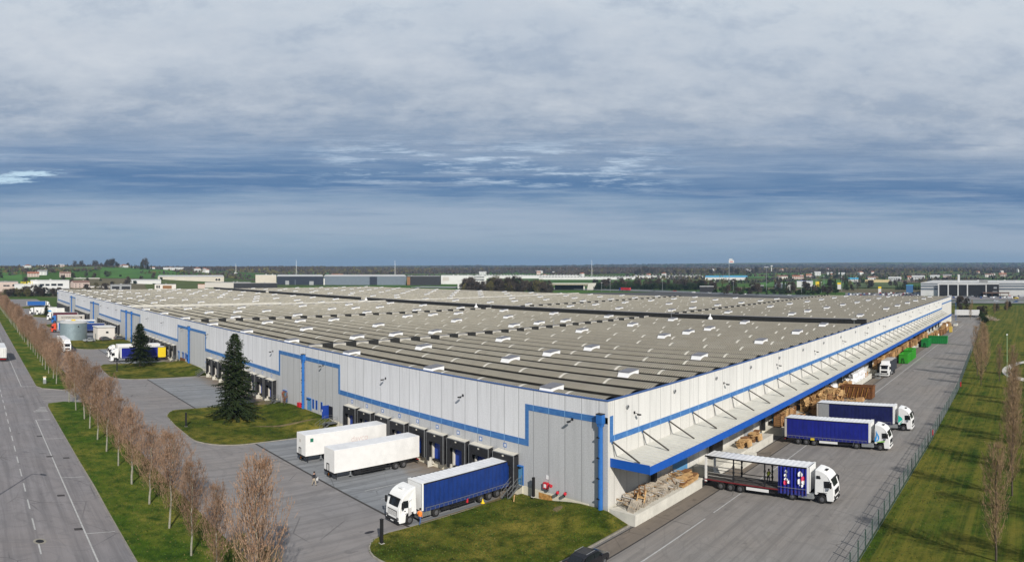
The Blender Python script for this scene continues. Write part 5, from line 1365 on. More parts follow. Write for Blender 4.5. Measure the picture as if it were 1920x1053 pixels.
for (x0, y0, n, l, g) in ((30.6, -1.9, 8, 'brown pallet in the pile nearer the open lorry on the second platform', 'pallets of the nearer pile'), (34.4, -1.9, 9, 'brown pallet in the pile nearer the flame lorry on the second platform', 'pallets of the farther pile')):
    for k in range(n):
        for dx in (-.65, .65): pallet(PB if rr.random() < .7 else PD, x0+dx+rr.uniform(-.18,.18), y0+rr.uniform(-.18,.18), 1.22+.15*k, (rr.uniform(-.04,.04), rr.uniform(-.04,.04), rr.uniform(-.35,.35)), l, g)
    for s_ in (-.45, .45): pallet(PB, x0-.2, y0-1.05+abs(s_)*.1, 1.22+.62, (radians(82), 0, s_*.2), l, g)
g3 = 'pallets stacked beside the teal swirl lorry'
for i in range(5):
    for k in range(13): pallet(PB if rr.random() < .8 else PD, 56.2+1.4*i+rr.uniform(-.1,.1), -3.9-.9*(i % 2)+rr.uniform(-.1,.1), .01+.15*k, (rr.uniform(-.02,.02), rr.uniform(-.02,.02), rr.uniform(-.1,.1)), 'brown pallet in the tall stacks beside the teal swirl lorry', g3)
for i in range(9): pallet(PB, 62.5+.5*i+rr.uniform(-.1,.1), -5.3+rr.uniform(-.6,.5), .5+rr.uniform(-.1,.5), (rr.uniform(-.4,.4), rr.uniform(-1.2,-.3), rr.uniform(-.8,.8)), 'brown pallet thrown on the heap of wood beside the rusty skip', 'pallets on the wood heap')
# crates, cartons, bags
def crate_mb(w_, d_, h_, n=5):
    m = MB()
    for x in (-w_/2, w_/2):
        for y in (-d_/2, d_/2): m.box(x-.05, x+.05, y-.05, y+.05, 0, h_, 0)
    for i in range(n):
        z = .1+(h_-.2)*i/(n-1)
        for y in (-d_/2-.02, d_/2+.02): m.box(-w_/2, w_/2, y-.015, y+.015, z-.07, z+.07, 0)
        for x in (-w_/2-.02, w_/2+.02): m.box(x-.015, x+.015, -d_/2, d_/2, z-.07, z+.07, 0)
    for s_ in (-1, 1): m.bar((-w_/2, s_*(d_/2+.045), .1), (w_/2, s_*(d_/2+.045), h_-.1), .1, .03, 0)
    m.box(-w_/2, w_/2, -d_/2, d_/2, .02, .10, 0); m.box(-w_/2+.06, w_/2-.06, -d_/2+.06, d_/2-.06, .1, h_*.72, 1)
    return m
CR = [crate_mb(1.3, 1.1, 1.25).obj('wooden_crate', [WOOD, WOOD_DARK]), crate_mb(1.5, 1.2, 2.2, 7).obj('wooden_crate', [WOOD_DARK, CARTON]), crate_mb(1.1, 1.1, 1.0).obj('wooden_crate', [CARTON, WOOD_DARK])]
def crate(k, x, y, z, rz, label, group): 
    o = CR[k]
    if used.get(o.name): o = o.copy(); C.objects.link(o)
    used[CR[k].name] = 1; o.location = (x, y, z); o.rotation_euler = (0, 0, rz); tag(o, label, 'crate', group)
lc, gc = 'slatted wooden crate in the stacks between the navy lorries and the rusty skip', 'crates beside the rusty skip'
for x, y, z, k in [(44.5,-2,1.22,1),(46.3,-2.1,1.22,0),(46.3,-2.1,2.5,0),(48.2,-2.2,1.22,0),(48.2,-2.2,2.5,2),(50,-2.0,1.22,1),(57,-2.0,1.22,0),(57,-2,2.5,0),(58.8,-2.2,1.22,1),(60.6,-2.2,1.22,0),(60.6,-2.2,2.5,2),(62.4,-2.3,1.22,1),(64.4,-2.2,1.22,0),(64.4,-2.2,2.5,0),(66.3,-2.2,1.22,1),(68.2,-2.3,1.22,0),(68.2,-2.3,2.5,0),(70,-2.2,1.22,0),(70,-4.3,.01,0),(71.7,-4.4,.01,2),(66,-4.2,.01,1),(67.8,-4.3,.01,0),(67.8,-4.3,1.28,2),(61.5,-4.6,.01,0)]:
    crate(k, x, y, z, rr.uniform(-.15,.15), lc, gc)
lc, gc = 'brown wooden crate among the white bales', 'crates among the white bales'
for x, y, z, k in [(80.5,-2.2,1.22,0),(82,-2.3,1.22,2),(83.6,-2.4,1.22,0),(85.2,-2.4,1.22,2),(99.5,-2.5,1.22,2),(97.2,-2.6,1.22,2)]: crate(k, x, y, z, rr.uniform(-.15,.15), lc, gc)
lc, gc = 'tall brown crate on the platform behind the green skips', 'crates behind the green skips'
for x in (111, 113.4, 116.2, 119, 122.5, 126, 131, 141, 146.5, 149, 152.2, 158, 160, 163, 172, 175, 178.5, 184, 187.5, 191): crate(rr.choice((0, 1, 1, 2)), x, -2.3+rr.uniform(-.25,.25), 1.22, rr.uniform(-.15,.15), lc, gc)
lc, gc = 'brown crate stacked at the far end of the platform side', 'crates at the far end'
for x, y, z, k in [(195,-3.9,.01,1),(197,-4,.01,1),(199.2,-4,.01,0),(199.2,-4,1.28,0),(202,-4.2,.01,1),(205,-4.3,.01,1),(207.2,-4.2,.01,0),(207.2,-4.2,1.28,0),(210,-4.6,.01,1),(213,-4.8,.01,1),(216,-5,.01,1),(219,-5.2,.01,1),(219,-5.2,2.22,0),(222,-5.4,.01,1),(225,-5.2,.01,1),(225,-5.2,2.22,0),(228,-4.2,.01,1),(232,-3.9,.01,1),(236,-3.9,.01,1),(236,-3.9,2.22,0)]: crate(k, x, y, z, rr.uniform(-.15,.15), lc, gc)
def bag_mb(seed):
    q = random.Random(seed); bm = bmesh.new(); bmesh.ops.create_cube(bm, size=1); bmesh.ops.subdivide_edges(bm, edges=bm.edges, cuts=3, use_grid_fill=True)
    m = MB(); vs = []
    for v in bm.verts:
        c = v.co; r = Vector((c.x, c.y, 0)).length; k = 1+.16*(1-abs(c.z)*1.6)
        n = mnoise.noise(Vector((c.x*2.6+seed*7, c.y*2.6, c.z*2.6)))*.12
        vs.append((c.x*k*1.05+n, c.y*k*1.05-n, (c.z+.5)*1.05+n*.8))
    m.add(vs, [[v.index for v in f.verts] for f in bm.faces]); bm.free()
    for x in (-.35, .35):
        for y in (-.35, .35): m.tube((x,y,.95), (x*.7,y*.7,1.22), .03, n=4)
    return m
BG = [bag_mb(i).obj('bulk_bag', [BAG_WHITE], smooth=False) for i in range(3)]
def bag(x, y, z, label, group):
    i = rr.randint(0, 2); o = BG[i]
    if used.get(o.name): o = o.copy(); C.objects.link(o)
    used[BG[i].name] = 1; o.location = (x, y, z); o.rotation_euler = (0, 0, rr.uniform(0, 6)); tag(o, label, 'bag', group)
for i in range(8):
    for j in range(2):
        bag(88.0+1.45*i+rr.uniform(-.2,.2), -1.3-1.15*j+rr.uniform(-.12,.12), 1.22, 'white bulk bag in the heap beside the small charcoal lorry', 'white bulk bags in the heap')
        if i > 3 or j: bag(88.3+1.45*i+rr.uniform(-.25,.25), -1.4-1.05*j, 2.3, 'white bulk bag in the heap beside the small charcoal lorry', 'white bulk bags in the heap')
for x, y, z in ((72.2,-2.2,1.22),(73.5,-2.3,1.22),(72.8,-2.2,2.3),(75,-2.3,1.22),(74.4,-2.2,2.3),(84,-4.3,.01),(86,-4.5,.01),(88,-4.3,.01)): bag(x, y, z, 'white bulk bag standing next to the rusty skip', 'white bulk bags by the rusty skip')
for x, y, z in ((209,-4.2,.01),(230.5,-5.0,2.3),(137,-2.2,1.22),(138.6,-2.3,1.22),(124.3,-2.2,1.22)): bag(x, y, z, 'white bulk bag among the brown crates farther along', 'white bulk bags farther along')
m = MB(); rq = random.Random(4)
for i in range(34):
    a = rq.uniform(-.9,.9); x, y, z = rq.uniform(-2.6,2.6), rq.uniform(-1,1), .05+rq.random()*.9*(1-abs(i-17)/20); L = rq.uniform(.8,2.2)
    m.bar((x-L/2*cos(a), y-L/2*sin(a), z), (x+L/2*cos(a), y+L/2*sin(a), z+rq.uniform(-.3,.3)), .14, .03, rq.choice((0,0,1)))
o = m.obj('scrap_wood', [WOOD, CARTON]); o.location = (73.2, -6.2, 0); tag(o, 'heap of loose broken boards and cardboard next to the rusty skip', 'scrap wood', kind='stuff')
m = MB(); m.add([(-1.2,-.9,.02),(1.2,-.7,.02),(1.1,.9,.02),(-1.1,.8,.02),(-1.0,-.7,.5),(.9,-.5,.62),(.9,.7,.5),(-.9,.6,.42)], [(4,5,6,7),(0,1,5,4),(1,2,6,5),(2,3,7,6),(3,0,4,7)]); o = m.obj('flattened_carton', [CARTON]); o.location = (75.4, -7.6, .01); tag(o, 'pale flattened carton lying in front of the rusty skip', 'carton')

def skip(name, label, loc, rz, mat, L=6.2, W=2.35, H=2.3, slope=.5, group=None, hook=True):
    t_ = thing(name, label, 'skip', loc, rz, group); m = MB(); th = .07
    P = [(-L/2,.2),(L/2,.2),(L/2+slope*.2,H),(-L/2-slope*.2,H)]
    for y in (-W/2, W/2-th): m.prism(P, y, y+th, 0)
    for s in (1, -1):
        x0, x1 = s*L/2, s*(L/2+slope*.2)
        m.add([(x0,-W/2,.2),(x0,W/2,.2),(x1,W/2,H),(x1,-W/2,H),(x0-s*th,-W/2,.2),(x0-s*th,W/2,.2),(x1-s*th,W/2,H),(x1-s*th,-W/2,H)], [(0,1,2,3),(7,6,5,4),(3,2,6,7)], 0)
    m.box(-L/2, L/2, -W/2, W/2, .16, .28, 0)
    m.obj('hull', [mat], t_)
    r = MB(); n = 8
    for k in range(n+1):
        x = -L/2+.1+(L-.2)*k/n
        for s in (1, -1):
            y0, y1 = sorted((s*W/2, s*(W/2+.09))); r.box(x-.05, x+.05, y0, y1, .2, H-.08, 0)
    for s in (1, -1):
        y0, y1 = sorted((s*(W/2-.05), s*(W/2+.11))); r.box(-L/2-slope*.2, L/2+slope*.2, y0, y1, H-.1, H+.04, 0); r.box(-L/2, L/2, y0, y1, .14, .3, 0)
        x0, x1 = sorted((s*(L/2+slope*.2-.04), s*(L/2+slope*.2+.1))); r.box(x0, x1, -W/2, W/2, H-.1, H+.04, 0)
    r.obj('ribs', [mat], t_)
    if hook:
        h = MB()
        for y in (-.28, .28): h.bar((-L/2-.12,y*1.6,.2), (-L/2-.2,y*.6,1.55), .09, .09, 0)
        h.box(-L/2-.28, -L/2-.14, -.25, .25, 1.5, 1.62, 0); h.obj('hook_frame', [BLACK], t_)
    for s in (1, -1):
        for x in (-L/2+.5, L/2-.5): w_ = MB(); w_.lathe([(.14,-.15),(.14,.15)], 10, 0, 'y', (x, s*.7, .15)); w_.obj('roller', [DARK_METAL], t_)
    return t_
sk = skip('rusty_skip', 'open brown rusty skip standing out from the platform by the wood heap', (78.2, -6.4, 0), -pi/2, RUST, 6.6, 2.4, 2.6, hook=False)
OCHRE_RUST = M('ochre_rust', (.42,.22,.05), .8, var=.35)
for s in (1, -1):
    for k in range(6): MB().bar((-3.1+1.0*k, s*1.3, .3), (-2.5+1.0*k, s*1.3, 2.4), .16, .08, 0).obj('brace', [OCHRE_RUST], sk)
skip('green_skip', 'green skip nearest the small charcoal lorry, open and with a hook frame', (133.4, -5.8, 0), 0, LEAFGREEN_PAINT, 6.4, 2.5, 2.6)
skip('green_skip', 'bright green skip end to end behind the nearest green one', (140.6, -5.8, 0), pi, LEAFGREEN_PAINT, 6.4, 2.5, 3.0)
skip('green_skip', 'darker green skip standing endwise before the long ribbed green one', (174, -5.4, 0), 0, GREEN_PAINT, 6.4, 2.4, 2.6)
skip('green_skip', 'long darker green ribbed skip standing crosswise to the building', (183.6, -8.3, 0), -pi/2, GREEN_PAINT, 6.6, 2.5, 2.7)
m = MB(); m.box(-.9, .9, -.6, .6, .1, 2.2, 0); m.box(-.95, .95, -.65, .65, 2.2, 2.28, 0); m.box(-.8, .8, -.62, -.6, .4, 1.9, 1)
o = m.obj('yellow_cabinet', [M('yellow_metal', (.62,.46,.08), .5), WOOD]); o.location = (228, -7.4, 0); tag(o, 'yellow cabinet in front of the farthest brown crates', 'cabinet')
m = MB(); m.box(-3, 3, -.8, .8, 0, .9, 0); m.box(-3.02, 3.02, -.82, .82, .9, .96, 1)
o = m.obj('concrete_block', [CONCRETE_PALE, GREY_FRAME]); o.location = (262, -5.5, 0); tag(o, 'low pale concrete block past the end of the canopy', 'block')
m = MB(); m.box(-.9, .9, -.6, .6, .0, .12, 0); m.box(-.85, .85, -.55, .55, .9, 1.2, 0)
for x in (-.8, .8):
    for y in (-.5, .5): m.box(x-.04, x+.04, y-.04, y+.04, .12, .9, 0)
o = m.obj('wire_cage', [GREY_METAL]); o.location = (103.9, -4.6, 0); tag(o, 'grey metal cage trolley between the white bales and the small lorry', 'cage')
# timber chairs and frames thrown on the corner platform
for i, (x, y) in enumerate(((2.3, -2.7), (3.3, -1.9))):
    m = MB()
    for a, b_ in (((-.4,-.4,0),(-.4,-.4,1.3)), ((.4,-.4,0),(.4,-.4,1.3)), ((-.4,.4,0),(-.4,.4,.8)), ((.4,.4,0),(.4,.4,.8)), ((-.4,-.4,.8),(.4,-.4,.8)), ((-.4,.4,.8),(.4,.4,.8)), ((-.4,-.4,1.25),(.4,-.4,1.25))): m.bar(a, b_, .09, .09, 0)
    m.box(-.45, .45, -.45, .45, .45, .52, 0)
    o = m.obj('broken_chair', [(WOOD, WOOD_DARK)[i]]); o.location = (x, y, 1.9); o.rotation_euler = (.15, .1, .5+i); tag(o, ('orange brown wooden chair frame on top of the grey pallets', 'dark brown wooden chair frame on top of the grey pallets, nearer the wall')[i], 'chair')

# loose boards over the corner heap
m = MB(); rq = random.Random(8)
for i in range(210):
    x = rq.uniform(.7, 13.5); y = rq.uniform(-3.0, -.5); a = rq.gauss(1.45, .5); L = rq.uniform(.7, 2.0); z = 1.95+rq.uniform(-.1, .22)-.25*(x < 2)
    m.bar((x-L/2*cos(a), y-L/2*sin(a), z), (x+L/2*cos(a), y+L/2*sin(a), z+rq.uniform(-.18,.18)), rq.uniform(.07,.13), .025, rq.choice((0,0,0,0,2,2,3,1)) if x < 10.3 else rq.choice((2,2,3,0)))
tag(m.obj('loose_boards', [WOOD_GREY, BAG_WHITE, WOOD, WOOD_DARK]), 'loose grey and brown boards strewn over the pallets of the corner platform', 'boards', kind='stuff')
m = MB()
for i in range(150):
    x = rq.uniform(55.5, 72.5); y = rq.uniform(-5.6, -1.4); a = rq.uniform(0, 3.1); L = rq.uniform(.7, 1.9); z = 1.1+1.9*rq.random()*(1 if y > -3 else .5)
    m.bar((x-L/2*cos(a), y-L/2*sin(a), z), (x+L/2*cos(a), y+L/2*sin(a), z+rq.uniform(-.7,.7)), rq.uniform(.08,.16), .03, rq.choice((0,0,1,2)))
tag(m.obj('loose_boards', [WOOD, WOOD_DARK, CARTON]), 'loose brown boards poking out of the stacks beside the rusty skip', 'boards', kind='stuff')

lc, gc = 'slatted wooden crate in the stacks between the navy lorries and the rusty skip', 'crates beside the rusty skip'
for x in (54.9, 56.6, 58.4, 60.1, 61.9, 63.6, 65.3, 67.0, 68.9):
    n = rr.choice((2, 2, 3)); z = .01; y = -4.6+rr.uniform(-.5,.4)
    for k in range(n): crate(rr.choice((0, 2, 0)), x+rr.uniform(-.15,.15), y+rr.uniform(-.12,.12), z, rr.uniform(-.3,.3), lc, gc); z += 1.28
for x in (44.6, 46.2, 47.9, 49.6): crate(rr.choice((0, 2)), x, -3.9, .01, rr.uniform(-.25,.25), lc, gc); crate(2, x+.2, -3.8, 1.28, rr.uniform(-.4,.4), lc, gc)
for i in range(46): pallet(rr.choice((PB, PB, PD)), rr.uniform(55, 71), rr.uniform(-5.7, -2.2), rr.uniform(1.2, 3.6), (rr.uniform(-1.3,1.3), rr.uniform(-1.2,1.2), rr.uniform(0,3)), 'brown pallet thrown on the heap of wood beside the rusty skip', 'pallets on the wood heap')
lc, gc = 'brown crate stacked in the rows past the small charcoal lorry', 'crates in the rows past the small lorry'
for i in range(64):
    x = 111+rr.random()*136; y = -2.0-rr.random()*1.2; z = 1.22
    if x > 192: y -= 1.6; z = .01
    for k in range(rr.choice((1, 2, 2))): crate(rr.choice((0, 0, 2, 1)), x+rr.uniform(-.1,.1), y, z, rr.uniform(-.2,.2), lc, gc); z += 1.28
# ---------------------------------------------------------------- beyond the warehouse
def far_root(name, label, cat, px, d, group=None, turn=0.0, z=None):
    x, y = at(px, d); return thing(name, label, cat, (x, y, land_z(x, y)-.1 if z is None else z), yaw_of(px)-pi/2+turn, group)
PLASTER = M('pale_render', (.66,.62,.58), .85, var=.06, scale=.3, dirt=.1); WHITE_WALL = M('white_cladding', (.62,.62,.61), .7, var=.05, scale=.2, dirt=.1)
PINK_WALL = M('pinkish_render', (.55,.44,.39), .85, var=.08, scale=.3); OCHRE_WALL = M('ochre_render', (.62,.50,.27), .85, var=.08, scale=.3)
TILE = M('clay_tiles', (.34,.13,.075), .85, var=.25, scale=.8); TILE_BROWN = M('brown_tiles', (.22,.13,.10), .85, var=.25, scale=.8)
NAVY_CLAD = M('dark_blue_cladding', (.010,.016,.030), .6, var=.12, scale=.3); GREY_CLAD = M('grey_blue_cladding', (.13,.16,.195), .6, var=.1, scale=.3)
BLACK_CLAD = M('black_cladding', (.016,.016,.018), .6, var=.2, scale=.3); PALE_ROOF = M('pale_roof', (.54,.54,.53), .7, var=.08, scale=.1, dirt=.2)
GREY_ROOF = M('grey_roof', (.27,.27,.27), .8, var=.12, scale=.2); DARK_WIN = M('dark_window', (.02,.025,.03), .15, var=.2, spec=.5); CYAN_ROOF = M('cyan_roof', (.05,.34,.55), .6, var=.08, scale=.2)
BEIGE_CLAD = M('beige_cladding', (.56,.51,.43), .75, var=.05, scale=.2, dirt=.1)
def hall(name, label, px0, px1, d, yt, wall, roof, depth=60, cat='building', turn=0.0, pitch=0.0, group=None, wins=(), doors=(), parapet=True, yb=None):
    """a shed that fills px0..px1 of the panorama at distance d, its top at picture row yt"""
    pm = (px0+px1)/2; t_ = far_root(name, label, cat, pm, d, group, turn)
    W = (px1-px0)/FP*d; zt = 27-(yt-HOR)*d/FP - t_.location.z
    m = MB(); m.box(-W/2, W/2, 0, depth, -3, zt, 0); m.obj('wall', [wall], t_)
    r = MB()
    if pitch:
        r.add([(-W/2-.3,-.4,zt+.02),(W/2+.3,-.4,zt+.02),(W/2+.3,depth+.4,zt+.02),(-W/2-.3,depth+.4,zt+.02),(-W/2-.3,depth/2,zt+pitch),(W/2+.3,depth/2,zt+pitch)], [(0,1,5,4),(2,3,4,5),(0,4,3),(1,2,5)], 0)
    else:
        r.box(-W/2-.15, W/2+.15, -.15, depth+.15, zt, zt+.35, 0)
        rr_ = random.Random(int(px0)); 
        for k in range(int(W/16)): x, y = rr_.uniform(-W/2+3, W/2-5), rr_.uniform(4, max(5, depth-8)); r.box(x, x+2.2, y, y+1.6, zt+.35, zt+.35+rr_.uniform(.5, 1.3), 0)
    r.obj('roof', [roof], t_)
    def px_x(p): return (p-pm)/FP*d
    def row_z(y): return 27-(y-HOR)*d/FP - t_.location.z
    for (a, b_, y0, y1) in wins:
        w_ = MB(); w_.box(px_x(a), px_x(b_), -.12, -.001, row_z(y1), row_z(y0), 0)
        n = max(1, int((px_x(b_)-px_x(a))/3))
        for k in range(n+1): x = px_x(a)+(px_x(b_)-px_x(a))*k/n; w_.box(x-.08, x+.08, -.16, -.121, row_z(y1), row_z(y0), 1)
        w_.obj('window', [DARK_WIN, WHITE_WALL], t_)
    for (a, b_, y0, y1, mt) in doors:
        w_ = MB(); w_.box(px_x(a), px_x(b_), -.10, -.001, row_z(y1), row_z(y0), 0); w_.obj('door', [mt], t_)
    t_['_px'] = 0; del t_['_px']
    return t_, px_x, row_z, W, zt
# left: the trading estate past the far end of the yard
b, fx_, fz_, W_, zt_ = hall('showroom', 'white two storey commercial building with dark window bands past the end of the yard', 57, 130, 726, 526, WHITE_WALL, PALE_ROOF, 38, wins=[(74,83,532,535.5),(85,93,532,535.5),(96,106,531.5,535.5),(108,118,531.5,535.5),(74,80,535.6,538.6)], doors=[(75,84,544,551,BLACK),(88,105,545,551,GREY_ROOF),(108,118,545,551,DEEP_BLUE)])
m = MB(); m.box(fx_(88), fx_(131), -6, -.2, fz_(541.5), fz_(540), 0)
for p in (92, 104, 116, 128): m.tube((fx_(p),-5.5,-1), (fx_(p),-5.5,fz_(541.5)), .15, n=5)
m.obj('awning', [GREY_ROOF], b)
b, fx_, fz_, W_, zt_ = hall('workshop', 'lower white workshop carrying yellow roof letters', 27, 72, 715, 533, WHITE_WALL, PALE_ROOF, 30, wins=[(41,49,537.5,539.5),(52,60,537.5,539.5),(63,72,537,539.5)], doors=[(52,60,544,551,BLACK),(42,47,546,551,GREY_ROOF)])
YEL = M('yellow_letters', (.80,.60,.02), .5, var=.04)
lettering('MAZZI', 4.4, (fx_(50), 1.2, fz_(530.5)), (pi/2, 0, 0), YEL, b, ext=.25)
hall('warehouse_block', 'pinkish grey low building with a dark window strip at the edge of the picture', -30, 34, 760, 528.5, PINK_WALL, GREY_ROOF, 40, wins=[(6,18,534,536.5),(23,27,533,536.5)])
HG = 'houses scattered beyond the estate'
def house(label, px, d, w_, h_, dep, roof, wall=PLASTER, turn=.0, rh=2.4, rows=2, group=None):
    t_ = far_root('house', label, 'house', px, d, group, turn)
    m = MB(); m.box(-w_/2, w_/2, -dep/2, dep/2, -2, h_, 0); m.add([(-w_/2,-dep/2,h_),(-w_/2,dep/2,h_),(-w_/2,0,h_+rh),(w_/2,-dep/2,h_),(w_/2,dep/2,h_),(w_/2,0,h_+rh)], [(0,2,1),(3,4,5)], 0); m.obj('wall', [wall], t_)
    r = MB(); o = .6
    r.add([(-w_/2-o,-dep/2-o,h_-.15),(w_/2+o,-dep/2-o,h_-.15),(w_/2+o,0,h_+rh+.12),(-w_/2-o,0,h_+rh+.12),(w_/2+o,dep/2+o,h_-.15),(-w_/2-o,dep/2+o,h_-.15)], [(0,1,2,3),(3,2,4,5)], 0); ro = r.obj('roof', [roof], t_)
    c = MB(); c.box(w_*.2, w_*.2+.7, .6, 1.3, h_+rh*.4, h_+rh+.9, 0); c.obj('chimney', [PLASTER], ro)
    for k in range(rows):
        n = max(2, int(w_/4.5))
        for i in range(n):
            x = -w_/2+(i+.5)*w_/n; q = MB(); q.box(x-.55, x+.55, -dep/2-.06, -dep/2-.001, .9+3*k, 2.4+3*k, 0); q.obj('window', [DARK_WIN], t_)
    return t_
house('pink two storey villa just past the end of the warehouse', 150, 905, 22, 7.5, 16, TILE_BROWN, PINK_WALL, .3, 2)
hall('apartment_block', 'beige flat topped block of balconies behind the pink villa', 138, 187, 1120, 521, PLASTER, GREY_ROOF, 14, wins=[(142,149,524,527),(152,160,524,527),(164,171,524,527),(142,149,529,532),(152,160,529,532),(164,171,529,532),(175,181,525,531)])
house('red roofed house behind the white commercial building', 62, 1180, 20, 6, 14, TILE, PINK_WALL, .1)
house('pale grey roofed house next to the red roofed one', 80, 1220, 17, 6.5, 12, GREY_ROOF, WHITE_WALL, -.2)
house('pink gabled house in front of the green knoll', 122, 1160, 18, 7, 12, TILE_BROWN, PINK_WALL, .2)
hall('shed', 'low white shed with many windows behind the roof corner', 166, 206, 900, 537, PLASTER, PALE_ROOF, 20, wins=[(172,178,539,541),(182,190,539,541)])
hall('shed', 'long white shed next to the big windowless hall', 240, 302, 1010, 525.5, WHITE_WALL, PALE_ROOF, 30, wins=[(244,256,531,533),(286,292,531,533)], pitch=1.5)
hall('shed', 'grey awning sheds with dark mouths behind the roof edge', 207, 246, 830, 534, GREY_FRAME, GREY_ROOF, 24, doors=[(210,224,536.5,545,BLACK),(228,244,536.5,545,BLACK)])
hall('shed', 'row of low grey garages with dark doors', 290, 330, 860, 533, PLASTER, GREY_ROOF, 18, doors=[(293,296,535,540,BLACK),(297,300,535,540,BLACK),(305,322,535,541,WOOD_DARK)])
b, fx_, fz_, W_, zt_ = hall('white_hall', 'big windowless cream hall with a small dark oval sign', 296, 420, 1130, 518.5, BEIGE_CLAD, PALE_ROOF, 90, pitch=2.2, doors=[(327,331.5,520.5,531,GREY_TRAILER)])
m = MB()
for p in (406, 411): m.lathe([(1.9,-.25),(1.9,0)], 14, 0, 'y', (fx_(p), 0, fz_(524)))
m.obj('oval_sign', [BLACK], b)
hall('shed', 'low violet grey roofed shed before the cream hall', 384, 470, 930, 529.5, GREY_TRAILER, GREY_ROOF, 26)
hall('shed', 'small red roofed shed behind the far roof edge', 371, 384, 900, 533, PINK_WALL, TILE, 12)
hall('shed', 'long dark flat roofed shed just above the far roof edge', 438, 520, 900, 531, BLACK_CLAD, GREY_ROOF, 20)
hall('beige_hall', 'plain beige hall adjoining the dark blue one', 479, 518, 1120, 515.5, BEIGE_CLAD, PALE_ROOF, 40)
b, fx_, fz_, W_, zt_ = hall('logistics_hall', 'long hall clad in dark blue', 519, 606, 1100, 518, NAVY_CLAD, PALE_ROOF, 120, doors=[(535,542,526,534,GREY_FRAME),(580,588,527,534,GREY_FRAME),(553,554,524,534,GREY_CLAD)], pitch=2.5)
b, fx_, fz_, W_, zt_ = hall('logistics_hall', 'long hall clad in grey blue with one dark bay', 607, 762, 1105, 518, GREY_CLAD, PALE_ROOF, 120, doors=[(693,707,518.6,534,NAVY_CLAD),(606.5,609,522,534,WHITE_WALL)], pitch=2.5)
hall('logistics_hall', 'black hall at the end of the long grey blue one', 763, 826, 1090, 518, BLACK_CLAD, GREY_ROOF, 90, doors=[(763,769,519,534,WOOD_DARK)])
hall('white_hall', 'white hall with a bare wall next to the black one', 827, 888, 1160, 516.5, WHITE_WALL, PALE_ROOF, 80, doors=[(830,842,519,526,GREY_TRAILER)])
hall('office_block', 'white office with dark bands between the white halls', 884, 912, 1000, 517.5, WHITE_WALL, PALE_ROOF, 30, wins=[(889,908,518.8,520.5),(889,908,523,525)])
hall('white_hall', 'low white annex in front of the white hall', 858, 890, 930, 527.5, WHITE_WALL, PALE_ROOF, 18)
def saw(label, px0, px1, d, yt, n, depth=46, wall=WHITE_WALL):
    b, fx_, fz_, W_, zt_ = hall('sawtooth_hall', label, px0, px1, d, yt, wall, PALE_ROOF, depth, group='white halls with toothed roofs')
    for j in range(3):
        m = MB()
        for k in range(n):
            x0 = -W_/2+W_*k/n; x1 = x0+W_/n*.72; y0 = depth*(.06+.31*j); h = 2.3
            m.add([(x0,y0,zt_+.3),(x1,y0,zt_+.3),(x1,y0+6,zt_+.3),(x0,y0+6,zt_+.3),((x0+x1)/2,y0,zt_+h),((x0+x1)/2,y0+6,zt_+h)], [(0,1,4),(2,3,5),(1,2,5,4),(3,0,4,5)], 0)
            m.quad((x0+.8,y0-.05,zt_+.4), (x1-.8,y0-.05,zt_+.4), ((x0+x1)/2+.6,y0-.05,zt_+h-.7), ((x0+x1)/2-.6,y0-.05,zt_+h-.7), 1)
        m.obj('sawtooth', [PALE_ROOF, DARK_WIN], b)
    return b
saw('white toothed hall behind the overpass', 890, 1086, 1500, 516.5, 34, 60)
saw('second white toothed hall, behind the red lorry', 1010, 1190, 1420, 519.5, 30, 60)
saw('third white toothed hall, next to the cyan roof', 1188, 1318, 1500, 517.5, 20, 90)
hall('cyan_hall', 'low hall with a bright cyan roof', 1322, 1402, 1400, 519.5, WHITE_WALL, CYAN_ROOF, 110, pitch=3)
# right: the big showroom and its neighbours
b, fx_, fz_, W_, zt_ = hall('showroom', 'big white roofed showroom with a black glass front and pale frame', 1726, 1990, 676, 530.5, WHITE_WALL, PALE_ROOF, 150, parapet=False)
for a_, b_ in ((1726, 1758), (1874, 1985)):
    m = MB()
    for y0, y1 in ((531.5,533),(535,537.5),(540,543)): m.box(fx_(a_), fx_(b_), -.3, -.001, fz_(y1), fz_(y0), 0)
    m.obj('cladding_band', [GREY_CLAD], b)
m = MB(); m.box(fx_(1760), fx_(1848), -2.6, -.4, -1, fz_(533.5), 0); m.box(fx_(1848), fx_(1873), -1.5, -.4, -1, fz_(533), 0); m.obj('glass_front', [BLACK_CLAD], b)
m = MB(); m.box(fx_(1759), fx_(1832), -3.2, -2.0, fz_(533.5), fz_(531), 0)
for p in (1759, 1777, 1795.5, 1813): m.box(fx_(p), fx_(p+2.2), -3.2, -2.62, -1, fz_(533.5), 0)
m.box(fx_(1848), fx_(1850), -1.9, -1.51, -1, fz_(533.5), 0); m.obj('portal_frame', [WHITE_WALL], b)
m = MB(); m.box(fx_(1843), fx_(1892), -16, -3.3, 3.2, 4.0, 0)
for p in (1845, 1860, 1875, 1890): m.tube((fx_(p),-15.5,-1), (fx_(p),-15.5,3.2), .25, n=6)
m.obj('forecourt_roof', [M('brown_canopy', (.13,.08,.06), .7)], b)
m = MB(); m.box(fx_(1792.5), fx_(1796.5), 34, 37, zt_, zt_+8.2, 0); m.obj('chimney', [WHITE_WALL], b)
m = MB(); m.box(fx_(1836), fx_(1852), 3, 9, zt_+.3, zt_+3.2, 0); m.obj('rooftop_unit', [GREY_ROOF], b)
for p, yb_ in ((1782, 8), (1814, 22), (1870, 30), (1905, 18), (1760, 30)):
    m = MB(); m.box(fx_(p), fx_(p+7), yb_+20, yb_+24, zt_+.3, zt_+1.4, 0); m.obj('rooftop_unit', [PALE_ROOF], b)
